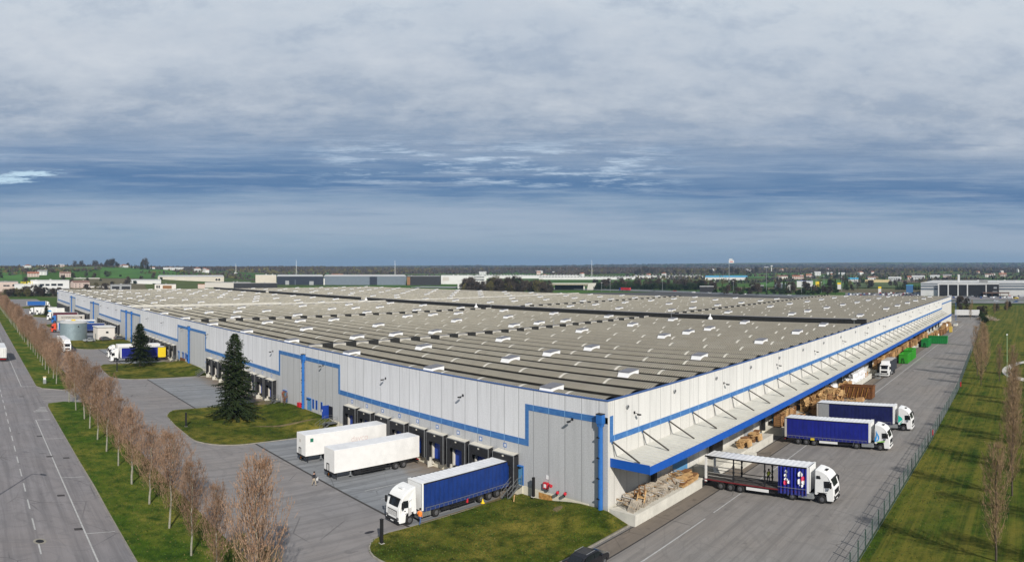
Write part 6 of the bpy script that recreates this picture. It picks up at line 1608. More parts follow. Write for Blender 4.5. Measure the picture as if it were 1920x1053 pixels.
m = MB(); m.quad((fx_(1863),-1.53,fz_(541)), (fx_(1869),-1.53,fz_(541)), (fx_(1869),-1.53,fz_(537.5)), (fx_(1863),-1.53,fz_(537.5))); m.obj('facade_sign', [GREY_FRAME], b)
m = MB(); m.quad((fx_(1861),-1.53,fz_(547)), (fx_(1870),-1.53,fz_(547)), (fx_(1870),-1.53,fz_(545.5)), (fx_(1861),-1.53,fz_(545.5))); m.obj('facade_lettering', [GREY_FRAME], b)
hall('low_building', 'long low yellow building in the green fields', 1622, 1668, 1250, 524.5, OCHRE_WALL, OCHRE_WALL, 12)
hall('shed', 'blue sided low shed by the car park', 1699, 1712, 770, 535, M('faded_blue_cladding', (.05,.14,.30), .6), CYAN_ROOF, 20)
hall('canopy_hall', 'white filling station roof among the dark bushes', 1312, 1338, 760, 537, BLACK_CLAD, WHITE_WALL, 12)
hall('canopy_hall', 'second white filling station roof nearer the toll lamps', 1408, 1432, 800, 535.5, BLACK_CLAD, WHITE_WALL, 12)
hall('shed', 'white low shed between the tall lamp and the yellow sign', 1452, 1474, 860, 531.5, GREY_CLAD, PALE_ROOF, 14)
hall('shed', 'white block among dark bushes near the tall lamp', 1476, 1483, 800, 534, WHITE_WALL, PALE_ROOF, 8)
hall('shed', 'white van sized shed under the tall lamp', 1521, 1528, 790, 535, WHITE_WALL, PALE_ROOF, 8)
hall('shed', 'white and blue sheds on the green field', 1494, 1524, 1000, 526.5, WHITE_WALL, DEEP_BLUE, 14)
hall('shed', 'small yellow shed on the green field', 1529, 1536, 1000, 528, YELLOW_TARP, YELLOW_TARP, 8)
for (px, d, w_, h_, rf, wl, l, tn) in [(1467,1420,20,7,TILE_BROWN,PLASTER,'pale house with brown roof at the edge of the green field',.2),(1496,1460,24,6,TILE,PINK_WALL,'red roofed farmhouse in the green field',0),(1516,1560,16,6,TILE,PINK_WALL,'smaller red roofed house beside the red farmhouse',.4),(1533,1700,15,8,PALE_ROOF,WHITE_WALL,'tall white house before the conifers',.1),
    (1600,1280,18,6,CYAN_ROOF,WHITE_WALL,'house with a light blue roof',0),(1636,1330,20,7.5,TILE_BROWN,WHITE_WALL,'white house above the long yellow building',.2),(1678,1320,24,7,PALE_ROOF,WHITE_WALL,'white modern house above the car park',-.2),(1708,1430,16,6,TILE,PINK_WALL,'pink house left of the wide white villa',.2),(1722,1400,26,7.5,PALE_ROOF,WHITE_WALL,'wide white villa among pale houses above the car park',-.1),(1753,1440,20,7.5,PALE_ROOF,WHITE_WALL,'white house behind the showroom',0),(1776,1450,18,8.5,GREY_ROOF,PINK_WALL,'square pinkish house behind the showroom chimney',0),(1855,1600,22,7,TILE_BROWN,PLASTER,'pale brown roofed house behind the showroom roof',.2),(1880,1650,18,7,TILE,PINK_WALL,'small pink house with clay roof far behind the showroom roof',0),
    (1556,1750,16,5,PALE_ROOF,WHITE_WALL,'low white house in the woods beside the conifers',0),(1577,1720,22,5,PALE_ROOF,WHITE_WALL,'long low white house in the woods',0),
    (78,1900,22,8,PALE_ROOF,WHITE_WALL,'small white house on the rise farthest from the bare oaks',.2),(102,1950,16,7,PALE_ROOF,WHITE_WALL,'small white house beside the white dome roofed one',0),(112,1880,26,9,PALE_ROOF,WHITE_WALL,'largest white house on the rise',.1),(132,1930,14,6,PALE_ROOF,WHITE_WALL,'small white house nearest the bare oaks',0),
    (632,1500,26,8,TILE,PLASTER,'pale house with red roof behind the grey blue hall',.2),(650,1520,30,5,PALE_ROOF,WHITE_WALL,'long white house behind the grey blue hall',0),(672,1540,22,6,TILE,PINK_WALL,'red roofed pink house behind the grey blue hall',.3),(690,1560,34,6,TILE,PINK_WALL,'long red roofed farmhouse',0),(718,1560,40,5,TILE,PINK_WALL,'longest and lowest red roofed farmhouse of the row',0),(905,1900,20,6,PALE_ROOF,WHITE_WALL,'white house below the wooded skyline',0),(1010,2000,20,6,PALE_ROOF,WHITE_WALL,'white house above the toothed halls',.2),(325,1700,50,5,PALE_ROOF,WHITE_WALL,'long white shed far behind the cream hall',0),(1404,2100,18,7,PALE_ROOF,WHITE_WALL,'white house near the foot of the tall white sign',.1)]:
    house(l, px, d, w_, h_, 11, rf, wl, tn, 2.2, 2, HG)
# tank and shed in the yard
t_ = thing('storage_tank', 'round corrugated steel tank on the third island', 'tank', (-19.4, 213.5, .1))
m = MB(); n = 48; P = []
zs = [i*.23 for i in range(29)]
for j, z in enumerate(zs):
    for i in range(n): a = 2*pi*i/n; r_ = 5.25+(.03 if j % 2 else 0); P.append((r_*cos(a), r_*sin(a), z))
m.add(P, [(j*n+i, j*n+(i+1) % n, (j+1)*n+(i+1) % n, (j+1)*n+i) for j in range(len(zs)-1) for i in range(n)])
m.obj('shell', [M('blue_grey_steel', (.26,.33,.36), .5, .4, var=.12, scale=.8, dirt=.2)], t_, smooth=True)
m = MB(); m.lathe([(5.32,6.3),(5.36,6.5),(3,6.9),(.4,7.15),(.05,7.2)], 48, 0); m.obj('lid', [PALE_ROOF], t_)
m = MB(); m.box(-.7, .7, -.7, .7, 7.05, 7.5, 0); m.obj('hatch', [YELLOW_TARP], t_); m = MB(); m.box(.9, 1.3, -5.35, -5.25, 5.0, 5.5); m.obj('gauge', [DARK_METAL], t_)
t_ = thing('pump_house', 'small white flat roofed house beside the round tank', 'hut', (-7.6, 213, .1), .08)
m = MB(); m.box(-3.4, 3.4, -3.2, 3.2, 0, 4.6, 0); m.obj('wall', [PLASTER], t_); m = MB(); m.box(-3.7, 3.7, -3.5, 3.5, 4.6, 4.9, 0); m.obj('roof', [WHITE_WALL], t_); m = MB(); m.box(-3.46, -3.401, -1, 0, 0, 2.1, 0); m.obj('door', [GREY_METAL], t_)
m = MB(); m.box(-3.401+3.3, -3.401+4.3, -3.25, -3.201, 2.4, 3.1, 0); m.obj('window', [DARK_WIN], t_)

# motorway, bridge, red lorry
line = [(1990, 559.5), (1920, 567.5), (1850, 567.5), (1790, 567), (1700, 563), (1600, 559.5), (1500, 556.5), (1440, 554.5), (1380, 552), (1300, 549), (1200, 545.6), (1110, 543.5), (1000, 541.5), (900, 540), (780, 538.5)]
line[0] = (1990, 567.5)
c_pts = [Vector(at(p, 27*FP/(y-HOR))) for p, y in line]
mb = MB(); rail = MB()
for i in range(len(c_pts)-1):
    a, b_ = c_pts[i], c_pts[i+1]
    def off(j, w_):
        q0 = c_pts[max(0, j-1)]; q1 = c_pts[min(len(c_pts)-1, j+1)]; d_ = (q1-q0).normalized(); n_ = Vector((-d_.y, d_.x)); p = c_pts[j]+n_*w_; return (p.x, p.y)
    for w0, w1, z, mi in ((-15, 15, .35, 0), (-14.2, -13.9, .362, 1), (-7.6, -7.4, .362, 1), (-1.6, 1.6, .362, 2), (7.4, 7.6, .362, 1), (13.9, 14.2, .362, 1)):
        p0, p1, p2, p3 = off(i, w0), off(i+1, w0), off(i+1, w1), off(i, w1); mb.quad((*p0, z), (*p1, z), (*p2, z), (*p3, z), mi)
    for w_ in (-15.3, 15.3, -1, 1):
        p0, p1 = off(i, w_), off(i+1, w_); rail.bar((*p0, 1.05), (*p1, 1.05), .12, .5, 0)
        d_ = Vector(p1)-Vector(p0)
        for k in range(int(d_.length/12)): q = Vector(p0)+d_*(k*12/d_.length); rail.box(q.x-.08, q.x+.08, q.y-.08, q.y+.08, .3, .9, 0)
struct('motorway', mb, [ASPH_ROAD, PAINT, GREY_ROOF]); tag(rail.obj('guard_rail', [GREY_METAL]), 'grey steel guard rails along the motorway', 'guard rail')
t_ = far_root('overpass', 'pale concrete road bridge over the motorway behind the warehouse', 'bridge', 1076, 850); d_ = 850
def ox(p): return (p-1076)/FP*d_
def oz(y): return 27-(y-HOR)*d_/FP-t_.location.z
m = MB(); m.box(ox(1032), ox(1104), 0, 11, oz(531.8), oz(530.6), 0); m.box(ox(1030), ox(1103), 1, 10, oz(533.6), oz(531.8), 1); m.box(ox(1032), ox(1104), -.3, 0, oz(533.2), oz(532.6), 0); m.obj('deck', [CONCRETE_PALE, OCHRE_WALL], t_)
m = MB(); m.box(ox(1094), ox(1096.5), 3, 6, -1, oz(533), 0); m.obj('pier', [CONCRETE_PALE], t_)
m = MB(); m.add([(ox(1100),-1,-1),(ox(1113),-1,-1),(ox(1103),-1,oz(530.6)),(ox(1118),0,oz(530.6)),(ox(1100),12,-1),(ox(1113),12,-1),(ox(1103),12,oz(530.6)),(ox(1118),12,oz(530.6))], [(0,1,3,2),(4,6,7,5),(2,3,7,6),(0,2,6,4),(1,5,7,3)]); m.obj('abutment', [CONCRETE], t_)
m = MB(); m.box(ox(1040), ox(1094), 9, 10.5, -1, oz(534.5), 0); m.obj('retaining_wall', [BLACK], t_)
p0 = Vector(at(1176, 27*FP/(545.5-HOR))); dirv = (Vector(at(1240, 27*FP/(546.9-HOR)))-Vector(at(1110, 27*FP/(543.5-HOR)))).normalized(); rz_ = atan2(dirv.y, dirv.x)
t_ = thing('box_lorry', 'red lorry driving along the motorway near the bridge', 'lorry', (p0.x-dirv.x*8-dirv.y*-5, p0.y-dirv.y*8-dirv.x*5, .36), rz_+pi, TR)
cab(t_, DEEP_BLUE); gear(t_, NOSE, TL); box_body(t_, NOSE, TL, RED, RED)
# signs, lamps, masts
def totem(label, px, d, y0, y1, wpx):
    t_ = far_root('totem_sign', label, 'sign', px, d); h = 27-(y0-HOR)*d/FP-t_.location.z; w_ = wpx/FP*d
    m = MB(); m.box(-w_/2, w_/2, -.4, .4, 0, h*.72, 0); m.obj('panel', [WHITE_WALL], t_); m = MB(); m.box(-w_/2-.1, w_/2+.1, -.5, .5, h*.72, h, 0); m.obj('header', [YELLOW_TARP], t_)
totem('white totem sign with yellow top nearer the dark conifer', 1573.5, 900, 529.5, 542, 6.5); totem('white totem sign with yellow top in front of the car park', 1649.5, 740, 537, 551, 5.5)
t_ = far_root('billboard', 'tall mast with a white sign board above the skyline', 'sign', 1367, 1000); h = 27-(486-HOR)*1000/FP-t_.location.z
m = MB(); m.tube((0,0,0), (0,0,h), .5, .3, 8); m.obj('pole', [GREY_METAL], t_); m = MB(); m.box(-.4, 7.2, -.3, .3, h-5.4, h-1.2, 0); m.box(.2, 5.0, -.25, .25, h-.8, h+.8, 0); m.box(1.2, 5.8, -.32, -.301, h-3.9, h-2.9, 1); m.obj('board', [WHITE_WALL, RED], t_)
def lamp_mast(label, px, d, yt, group, arm=1.6, name='light_mast', mat=GREY_METAL):
    t_ = far_root(name, label, 'lamp', px, d, group); h = 27-(yt-HOR)*d/FP-t_.location.z
    m = MB(); m.tube((0,0,0), (0,0,h), .22, .12, 6); m.obj('pole', [mat], t_); m = MB(); m.box(-arm, arm, -.35, .35, h, h+.35, 0); m.obj('lamp_head', [VENT_WHITE], t_)
    return t_
LG = 'tall lamp masts along the motorway'
lamp_mast('tallest lamp mast, next to the tall white sign', 1437, 700, 501, LG, 2.2); lamp_mast('tall lamp mast in the middle of the green field', 1503, 690, 516, LG)
for i, (px, d, yt) in enumerate([(1242,800,524),(1144,800,526),(1522,800,512),(1530,820,514),(1545,800,518),(1578,820,519),(1605,900,519),(1540,760,529),(1128,820,530),(1340,800,528),(1375,790,527)]):
    lamp_mast('thin grey lamp post beside the motorway', px, d, yt, LG, .8)
for px, yt, l in ((442,494.5,'pale lattice mast standing on a white hut'),(555.5,487,'pale lattice mast above the dark blue hall'),(740.5,488,'slim pale mast above the grey blue hall'),(1109.5,487,'slim pale mast above the overpass')):
    t_ = far_root('mast', l, 'mast', px, 1650); h = 27-(yt-HOR)*1650/FP-t_.location.z; m = MB()
    for s_ in range(3): a = 2*pi*s_/3; m.tube((1.5*cos(a),1.5*sin(a),0), (.25*cos(a),.25*sin(a),h), .22, .13, 4)
    for k in range(12): z = h*k/12; q = 1.5-1.25*k/12; m.tube((q,0,z), (-q*.5,q*.87,z+h/12), .1, n=4); m.tube((-q*.5,q*.87,z), (-q*.5,-q*.87,z+h/12), .1, n=4)
    m.obj('lattice', [VENT_WHITE], t_)
    if px == 442: m = MB(); m.add([(-6,-3,0),(6,-3,0),(4,3,4),(-4,3,4),(0,0,5)], [(0,1,4),(1,2,4),(2,3,4),(3,0,4)]); m.obj('equipment_hut', [WHITE_WALL], t_)
t_ = far_root('water_tower', 'small white water tower on the skyline by the tall sign', 'tower', 1446.5, 2100); h = 27-(497-HOR)*2100/FP-t_.location.z
m = MB(); m.tube((0,0,0), (0,0,h-6), 1.6, 1.4, 10); m.obj('shaft', [WHITE_WALL], t_); m = MB(); m.lathe([(1.5,h-6),(3.4,h-4),(3.4,h-.6),(.1,h)], 12, 0); m.obj('basin', [WHITE_WALL], t_)

# car park
FC = []
for i, p_ in enumerate((CAR_WHITE, CAR_SILVER, CAR_GREY, CAR_BLACK, CAR_RED, CAR_BLUE)):
    m = MB(); P = [(2.2,.3),(2.2,.8),(1.2,.98),(.5,1.45),(-1.2,1.48),(-2.1,1.0),(-2.2,.3)]; m.prism(P, -.88, .88, 0)
    for s_ in (1, -1): m.add([(1.0,s_*.89,1.02),(.45,s_*.89,1.38),(-1.15,s_*.89,1.40),(-1.7,s_*.89,1.04)], [(0,1,2,3)], 1); 
    m.quad((1.18,-.8,1.02), (1.18,.8,1.02), (.52,.75,1.44), (.52,-.75,1.44), 1)
    for x in (1.4, -1.4):
        for s_ in (1, -1): m.lathe([(.33,s_*.72),(.33,s_*.9)], 8, 1, 'y', (x, 0, .33))
    FC.append(m.obj('parked_car', [p_, GLASS]))
cq = random.Random(9); fcu = [0]*6
def far_car(x, y, z, rz, lab, grp, k=None):
    k = cq.choice((0,0,0,1,1,2,2,3,3,4,5)) if k is None else k; o = FC[k]
    if fcu[k]: o = o.copy(); C.objects.link(o)
    fcu[k] = 1; o.location = (x, y, z); o.rotation_euler = (0, 0, rz); tag(o, lab, 'car', grp)
park = []
for j, d in enumerate((610, 628, 650, 668, 692, 712, 738)):
    x0, x1 = 1648, 1724
    n = int((x1-x0)/FP*d/2.9)
    for i in range(n):
        if cq.random() < .86: p = x0+(x1-x0)*(i+.5)/n; park.append((p, d+cq.uniform(-.6,.6)))
for j, d in enumerate((690, 712)):
    for i in range(16):
        if cq.random() < .75: park.append((1592+i*3.2, d))
xs = [at(p, d) for p, d in park]
struct('car_park', MB().poly([(*at(1585, 676), .06), (*at(1640, 600), .06), (*at(1735, 598), .06), (*at(1732, 760), .06), (*at(1585, 760), .06)]), ASPH_ROAD)
for (p, d), (x, y) in zip(park, xs): far_car(x, y, .07, yaw_of(1690)+(0 if cq.random() < .5 else pi)+cq.uniform(-.03,.03), 'small car parked in the crowded car park beside the black fronted showroom', 'cars in the car park')
struct('forecourt', MB().poly([(*at(1735, 590), .05), (*at(1990, 590), .05), (*at(1990, 674), .05), (*at(1735, 674), .05)]), ASPH_ROAD)
for i in range(34):
    p = 1770+i*4.4+cq.uniform(-1,1); x, y = at(p, 622+cq.choice((0, 16, 32))); far_car(x, y, .06, yaw_of(1850)+cq.choice((0, pi)), 'small car parked along the black glass front of the showroom', 'cars before the showroom')
for i, (p, yq) in enumerate(((1905,567.6),(1868,566),(1480,555.5),(1395,553),(1330,550.5),(1265,547),(1225,546.8),(1075,543.2),(1060,542.5),(1300,549.6))):
    x, y = at(p, 27*FP/(yq-HOR)); far_car(x, y, .37, yaw_of(p)+pi/2*cq.choice((1, -1))+.5, 'small car driving on the motorway', 'cars on the motorway')
x, y = at(1905, 607); t_ = car('parked_car', 'bright yellow car on the showroom forecourt', (x, y, .06), yaw_of(1905)+1.4, YELLOW_TARP, True)
for lb, p, d in (('white van on the forecourt beside the yellow car', 1893, 612), ('white van in the row behind the yellow car', 1916, 640)):
    x, y = at(p, d); t_ = thing('van', lb, 'van', (x, y, .06), yaw_of(p)+1.3); m = MB(); m.prism([(2.7,.3),(2.7,1.0),(2.0,1.3),(1.5,2.3),(-2.6,2.4),(-2.7,.3)], -.95, .95); m.obj('body', [CAR_WHITE], t_, bevel=.06)
    m = MB(); m.quad((1.98,-.85,1.36), (1.98,.85,1.36), (1.56,.8,2.2), (1.56,-.8,2.2)); m.obj('windscreen', [GLASS], t_)
    for xx in (1.8, -1.7):
        for s_ in (1, -1): wheel(t_, xx, s_*.97, r=.36, w_=.22)

# vegetation in the distance
def far_bare(seed, H, W, dense=420, leaf=.55, bush=False, thick=1.0):
    rr = random.Random(seed); tm = MB(); cm = MB(); tm.tube((0,0,-.5), (0,0,H*.62), .28, .1, 6, 0, cap=False)
    for k in range(12):
        a = k*2.4; z = H*(.25+.45*k/12); tm.tube((0,0,z), (cos(a)*W*.6, sin(a)*W*.6, z+H*.28), .10, .03, 4, 0, cap=False)
    cl = [(rr.gauss(0,.45)*W, rr.gauss(0,.45)*W, H*(rr.uniform(.12, .95) if bush else rr.uniform(.38, .95))) for _ in range(22)]
    for _ in range(dense):
        cx, cy, cz = rr.choice(cl); r_ = .22*W
        p = Vector((cx+rr.gauss(0,r_), cy+rr.gauss(0,r_), max(.1, cz+rr.gauss(0,r_*.8)))); q = hypot(p.x, p.y)
        lim = W*(1.05-.55*max(0, p.z/H-.5)*2)
        if q > lim: p.x *= lim/q; p.y *= lim/q
        d = Vector((rr.gauss(0,.7)+p.x/W*.5, rr.gauss(0,.7)+p.y/W*.5, rr.uniform(.2,1.2))).normalized(); L = rr.uniform(.8, 1.9)*leaf*2; s_ = d.orthogonal().normalized()*leaf*rr.uniform(.10,.26)*thick
        cm.add([p-s_, p+s_, p+d*L], [(0,1,2)], 0)
    return tm, cm
def far_conifer(seed, H, W):
    rr = random.Random(seed); tm = MB(); cm = MB(); tm.tube((0,0,-.5), (0,0,H*.9), .25, .05, 6, 0, cap=False)
    for i in range(420):
        h = rr.random()**1.2; z = H*(.08+.92*h); L = W*(1-h)*rr.uniform(.4,1.05)+.2; a = rr.uniform(0, 6.28); p = Vector((cos(a)*L, sin(a)*L, z)); s_ = Vector((-sin(a), cos(a), 0))*rr.uniform(.3,.7)
        cm.add([p-s_, p+s_, Vector((p.x*.4, p.y*.4, z+rr.uniform(.4,1.4)))], [(0,1,2)], 0)
    return tm, cm
BROWN_T = twig_mat('brown_far_twigs', (.042,.034,.027), (.095,.074,.056)); OLIVE_T = twig_mat('olive_far_twigs', (.085,.08,.03), (.15,.13,.05)); GREY_T = twig_mat('grey_far_twigs', (.05,.045,.042), (.09,.08,.072)); DGREEN_T = twig_mat('dark_green_far', (.018,.032,.012), (.04,.06,.02))
FG = 'trees beyond the warehouse'
lab = ['leafless brown thicket beyond the warehouse roof', 'leafless olive tinged tree beyond the warehouse roof', 'leafless grey tree on the rise in the distance', 'dark evergreen tree in the distance', 'low dark bush beside the motorway']
mk = []
for i, (mt, a_) in enumerate(((BROWN_T, (51,12,4.6,1500,.7,True,1.25)), (OLIVE_T, (52,13,4.6,1100,.6,True,1.2)), (GREY_T, (53,17,7.5,1500,.8,False,1.2)), (DGREEN_T, None), (DGREEN_T, (55,5,3.4,900,.5,True,1.5)))):
    tm, cm = far_bare(*a_) if a_ else far_conifer(54, 13, 3.4)
    mk.append(tree_proto('tree' if i < 4 else 'bush', lab[i], tm, cm, BARK_DARK, [mt], FG if i != 4 else 'bushes beside the motorway', 'tree' if i < 4 else 'bush'))
FAR = Stock(mk); fq = random.Random(17)
def ft(k, px, d, s_): x, y = at(px, d); FAR.put(k, x, y, land_z(x, y)-.2, fq.uniform(0, 6.28), (s_*fq.uniform(.9,1.2), s_*fq.uniform(.9,1.2), s_*fq.uniform(.85,1.15)))
for i in range(46): p = 868+i*3.7; ft(fq.choice((0,0,0,1)), p+fq.uniform(-2,2), 735+fq.uniform(-15,55), (1.1 if p < 1030 else .6)*fq.choice((.55,.7,.85,1.0,1.2)))
for i in range(80): p = 1116+i*2.85; ft(fq.choice((0,0,4,0)), p+fq.uniform(-2,2), 885+fq.uniform(-20,70), fq.uniform(.65,1.05))
for i in range(30): p = 1118+i*7; ft(4, p+fq.uniform(-3,3), 850+fq.uniform(0,20), fq.uniform(1.0,1.7))
for i in range(70): p = 1335+i*3.4; ft(fq.choice((4,4,4,0,0,3)), p+fq.uniform(-3,3), 690+fq.uniform(0,150), fq.uniform(.5,1.1))
for i in range(60): ft(fq.choice((4,0,1,0)), fq.uniform(1340, 1930), 880+fq.uniform(0,420), fq.uniform(.45,.9))
for i in range(24): ft(fq.choice((4,0,1,0)), fq.uniform(0, 300), 800+fq.uniform(0,400), fq.uniform(.5,.9))
for px, d, s_, k in ((1585,860,1.15,3),(1589,840,1.0,3),(1616,1210,.9,3),(1619,1200,.8,3),(1656,1260,1.0,3),(1659,1255,.8,3),(1608,900,.6,1),(1597,830,.55,0),(1550,1500,1.1,3),(1556,1490,1.3,3),(1562,1510,1.1,3),(1570,1520,1.5,3),(1576,1500,1.2,3),(1510,1520,1.0,3),(1524,1540,1.0,3),(1585,1530,1.0,3)): ft(k, px, d, s_)
for i in range(16): ft(3, 1680+i*3, 860+fq.uniform(-8,8), .55)
for px, d, s_ in ((206,1400,1.15),(212,1420,.95),(178,1430,.95),(153,1500,.8),(140,1500,.75),(199,1440,.7),(219,1420,.7),(240,1560,.6),(190,1600,.5)): ft(2, px, d, s_)
for px, d, s_ in ((253,1400,.8),(264,1390,1.0),(272,1395,1.15),(277,1405,1.2),(284,1410,.8),(268,1420,.9),(247,1420,.7)): ft(fq.choice((2,3,3)), px, d, s_)
for i in range(22): ft(fq.choice((0,1)), 8+i*2.2+fq.uniform(-1,1), 640+fq.uniform(0,60), fq.uniform(.4,.62))
for i in range(26): ft(fq.choice((4,4,0)), 28+i*3.3, 668+fq.uniform(-5,5), fq.uniform(.5,.8))
for i in range(12): ft(fq.choice((0,4)), 160+i*13+fq.uniform(-4,4), 980+fq.uniform(0,200), fq.uniform(.6,.9))
for i in range(26): ft(fq.choice((0,1,2)), 1190+i*9+fq.uniform(-4,4), 1760+fq.uniform(0,120), fq.uniform(.9,1.3))
for px, d, s_ in ((1802,408,.35),(1812,404,.3),(1838,400,.45),(1846,395,.4),(1868,430,.4),(1890,440,.45),(1800,470,.6),(1813,470,.5)): ft(0, px, d, s_)
for i in range(9): ft(4, 1838+i*1.2, 388-i*6.5, .5)
m = MB(); rq = random.Random(2)
for i in range(420):
    a, r_ = rq.uniform(0, 6.28), rq.random()**.6; x, y = cos(a)*7*r_, sin(a)*4*r_; h = 2.4*(1-r_*r_)*rq.random(); b_ = rq.uniform(0, 6.28); L = rq.uniform(.6, 1.8)
    m.bar((x, y, h), (x+cos(b_)*L, y+sin(b_)*L, h+rq.uniform(-.2, .5)), .12, .10, rq.choice((0, 0, 1)))
x, y = at(1851, 356); o = m.obj('brushwood_heap', [WOOD_GREY, TWIG_TAN]); o.location = (x, y, .1); o.rotation_euler = (0, 0, .9); tag(o, 'grey heap of cut brushwood at the end of the service road', 'brushwood', kind='stuff')
# hedgerows and woods that read as one mass
m = MB(); wq = random.Random(31)
def clump(x, y, H, W, k):
    z = land_z(x, y)
    for _ in range(6):
        px_, py_, pz = x+wq.gauss(0,.4)*W, y+wq.gauss(0,.4)*W, z+H*wq.uniform(.1,.75); w_ = W*wq.uniform(.35,.7); a = wq.uniform(0, 6.28)
        m.add([(px_-cos(a)*w_, py_-sin(a)*w_, pz-H*.25), (px_+cos(a)*w_, py_+sin(a)*w_, pz-H*.25*wq.random()), (px_+wq.gauss(0,.3)*w_, py_+wq.gauss(0,.3)*w_, pz+H*wq.uniform(.25,.42))], [(0,1,2)], k)
for _ in range(250):
    px, d = wq.uniform(-140, 2060), 1950+3000*wq.random()**1.1
    left = px < 330
    if left and d < 1750: d += 700
    x, y = at(px, d); a = yaw_of(px)+pi/2+wq.gauss(0,.35); L = wq.uniform(120, 620)*(1+d/4000); k = wq.choice((0,0,0,1,2,2))
    for i in range(int(L/9)):
        q = -L/2+i*9+wq.uniform(-3,3); clump(x+cos(a)*q+wq.gauss(0,7), y+sin(a)*q+wq.gauss(0,7), wq.uniform(6,13), wq.uniform(5,9), k)
for i in range(90):
    px, d = wq.uniform(1180, 2040), wq.uniform(1240, 1950); x, y = at(px, d); a = yaw_of(px)+pi/2+wq.gauss(0,.5); L = wq.uniform(30, 170)
    for i in range(int(L/8)):
        q = -L/2+i*8+wq.uniform(-3,3); clump(x+cos(a)*q, y+sin(a)*q, wq.uniform(4,10), wq.uniform(3,6), wq.choice((0,0,2,2,1,3)))
for i in range(40):
    px, d = wq.choice((wq.uniform(-40, 190), wq.uniform(300, 900))), wq.uniform(1250, 1900); x, y = at(px, d); a = yaw_of(px)+pi/2+wq.gauss(0,.4); L = wq.uniform(40, 260)
    for i in range(int(L/8)):
        q = -L/2+i*8+wq.uniform(-3,3); clump(x+cos(a)*q, y+sin(a)*q, wq.uniform(4,9), wq.uniform(3,6), wq.choice((0,0,2,1)))
for _ in range(3200):
    px, d = wq.uniform(-160, 2080), wq.uniform(4300, 6200); x, y = at(px, d); clump(x, y, wq.uniform(9, 17), wq.uniform(16, 34), wq.choice((0,2,2,3)))
tag(m.obj('far_woodland', [BROWN_T, OLIVE_T, GREY_T, DGREEN_T]), kind='stuff')
m = MB(); wq = random.Random(33)
for i in range(150):
    px = wq.choice((wq.uniform(960, 1950), wq.uniform(20, 420))); d = wq.uniform(1500, 3800); x, y = at(px, d); z = land_z(x, y); a = wq.uniform(0, 3); w_, dp, h = wq.uniform(7,18), wq.uniform(7,11), wq.uniform(4,8)
    m.M = Matrix.Translation((x, y, z)) @ Matrix.Rotation(a, 4, 'Z'); m.box(-w_/2, w_/2, -dp/2, dp/2, -1, h, wq.choice((0,0,1))); m.prism([(-w_/2-.4,h),(w_/2+.4,h),(0,h+2.2)], -dp/2-.4, dp/2+.4, wq.choice((2,2,3)))
m.M = None; tag(m.obj('far_village', [WHITE_WALL, PINK_WALL, TILE, PALE_ROOF]), kind='stuff')
# vivid winter wheat
def field(pxs, m):
    mb = MB(); P = []; NX = 24
    (p0, p1, d0, d1) = pxs; ND = 10
    for i in range(NX+1):
        for j in range(ND+1):
            x, y = at(p0+(p1-p0)*i/NX, d0+(d1-d0)*j/ND); P.append((x, y, land_z(x, y)+.75))
    mb.add(P, [(i*(ND+1)+j, (i+1)*(ND+1)+j, (i+1)*(ND+1)+j+1, i*(ND+1)+j+1) for i in range(NX) for j in range(ND)]); struct('field', mb, m, smooth=True)
WHEAT = M('winter_wheat', (.050,.140,.012), .95, var=.35, scale=.014, world=True); MEADOW = M('meadow', (.070,.105,.024), .95, var=.4, scale=.012, world=True); PLOUGH = M('ploughed_soil', (.15,.105,.065), .95, var=.2, scale=.01, world=True)
field((-60, 42, 1010, 1420), WHEAT); field((188, 330, 1130, 1420), WHEAT); field((44, 186, 1350, 1700), MEADOW); field((1425, 1600, 1010, 1380), WHEAT); field((1560, 1700, 950, 1240), MEADOW); field((540, 620, 1620, 2050), WHEAT); field((740, 900, 1750, 2200), MEADOW); field((1400, 1500, 1500, 1900), WHEAT); field((1690, 1790, 1240, 1390), PLOUGH); field((1800, 1990, 1500, 1800), MEADOW)
# ---------------------------------------------------------------- fence, posts, people and small things
fe = thing('wire_fence', 'green steel mesh fence between the service road and the lawn', 'fence', (0, 0, 0))
FEN = M('fence_green', (.06,.10,.085), .5, .3, var=.15); MESH = M('fence_wire', (.22,.28,.27), .45, .5, var=.1)
xs = []; x = -18.0
while x < 322: xs.append(x); x += 2.75 if x < 150 else 5.5
first = None; stub = MB()
for i, x in enumerate(xs):
    y = fence_y(x)
    if i < 98:
        if first is None: first = MB().box(-.05, .05, -.05, .05, 0, 2.1).obj('post', [FEN], fe); first.location = (x, y, 0)
        else: c = first.copy(); C.objects.link(c); c.parent = fe; c.location = (x, y, 0)
wm = MB()
for a, b_ in zip(xs, xs[1:]):
    ya, yb_ = fence_y(a), fence_y(b_)
    for z in (.08, .55, 1.05, 1.55, 1.98): wm.bar((a, ya, z), (b_, yb_, z), .02, .028)
    if a < 95:
        n = 8
        for k in range(1, n): q = k/n; wm.box(a+(b_-a)*q-.008, a+(b_-a)*q+.008, ya+(yb_-ya)*q-.008, ya+(yb_-ya)*q+.008, .05, 2.0)
wm.obj('mesh_panel', [MESH], fe)
m = MB(); m.box(-.18, .18, -.05, .05, .9, 1.7, 0); m.tube((0,.07,0), (0,.07,1.7), .04, m=1); o = m.obj('fire_point_sign', [RED, FEN]); o.location = (46.5, -26.95, 0); tag(o, 'red box mounted on the green fence beside the flame lorry', 'fire box')
m = MB(); m.box(-.2, .2, -.1, .1, .5, 1.5, 0); m.tube((0,.12,0), (0,.12,1.5), .04, m=1); o = m.obj('fire_point_sign', [RED, FEN]); o.location = (93, -26.3, 0); tag(o, 'red box on the fence farther along, past the dark lorry', 'fire box')
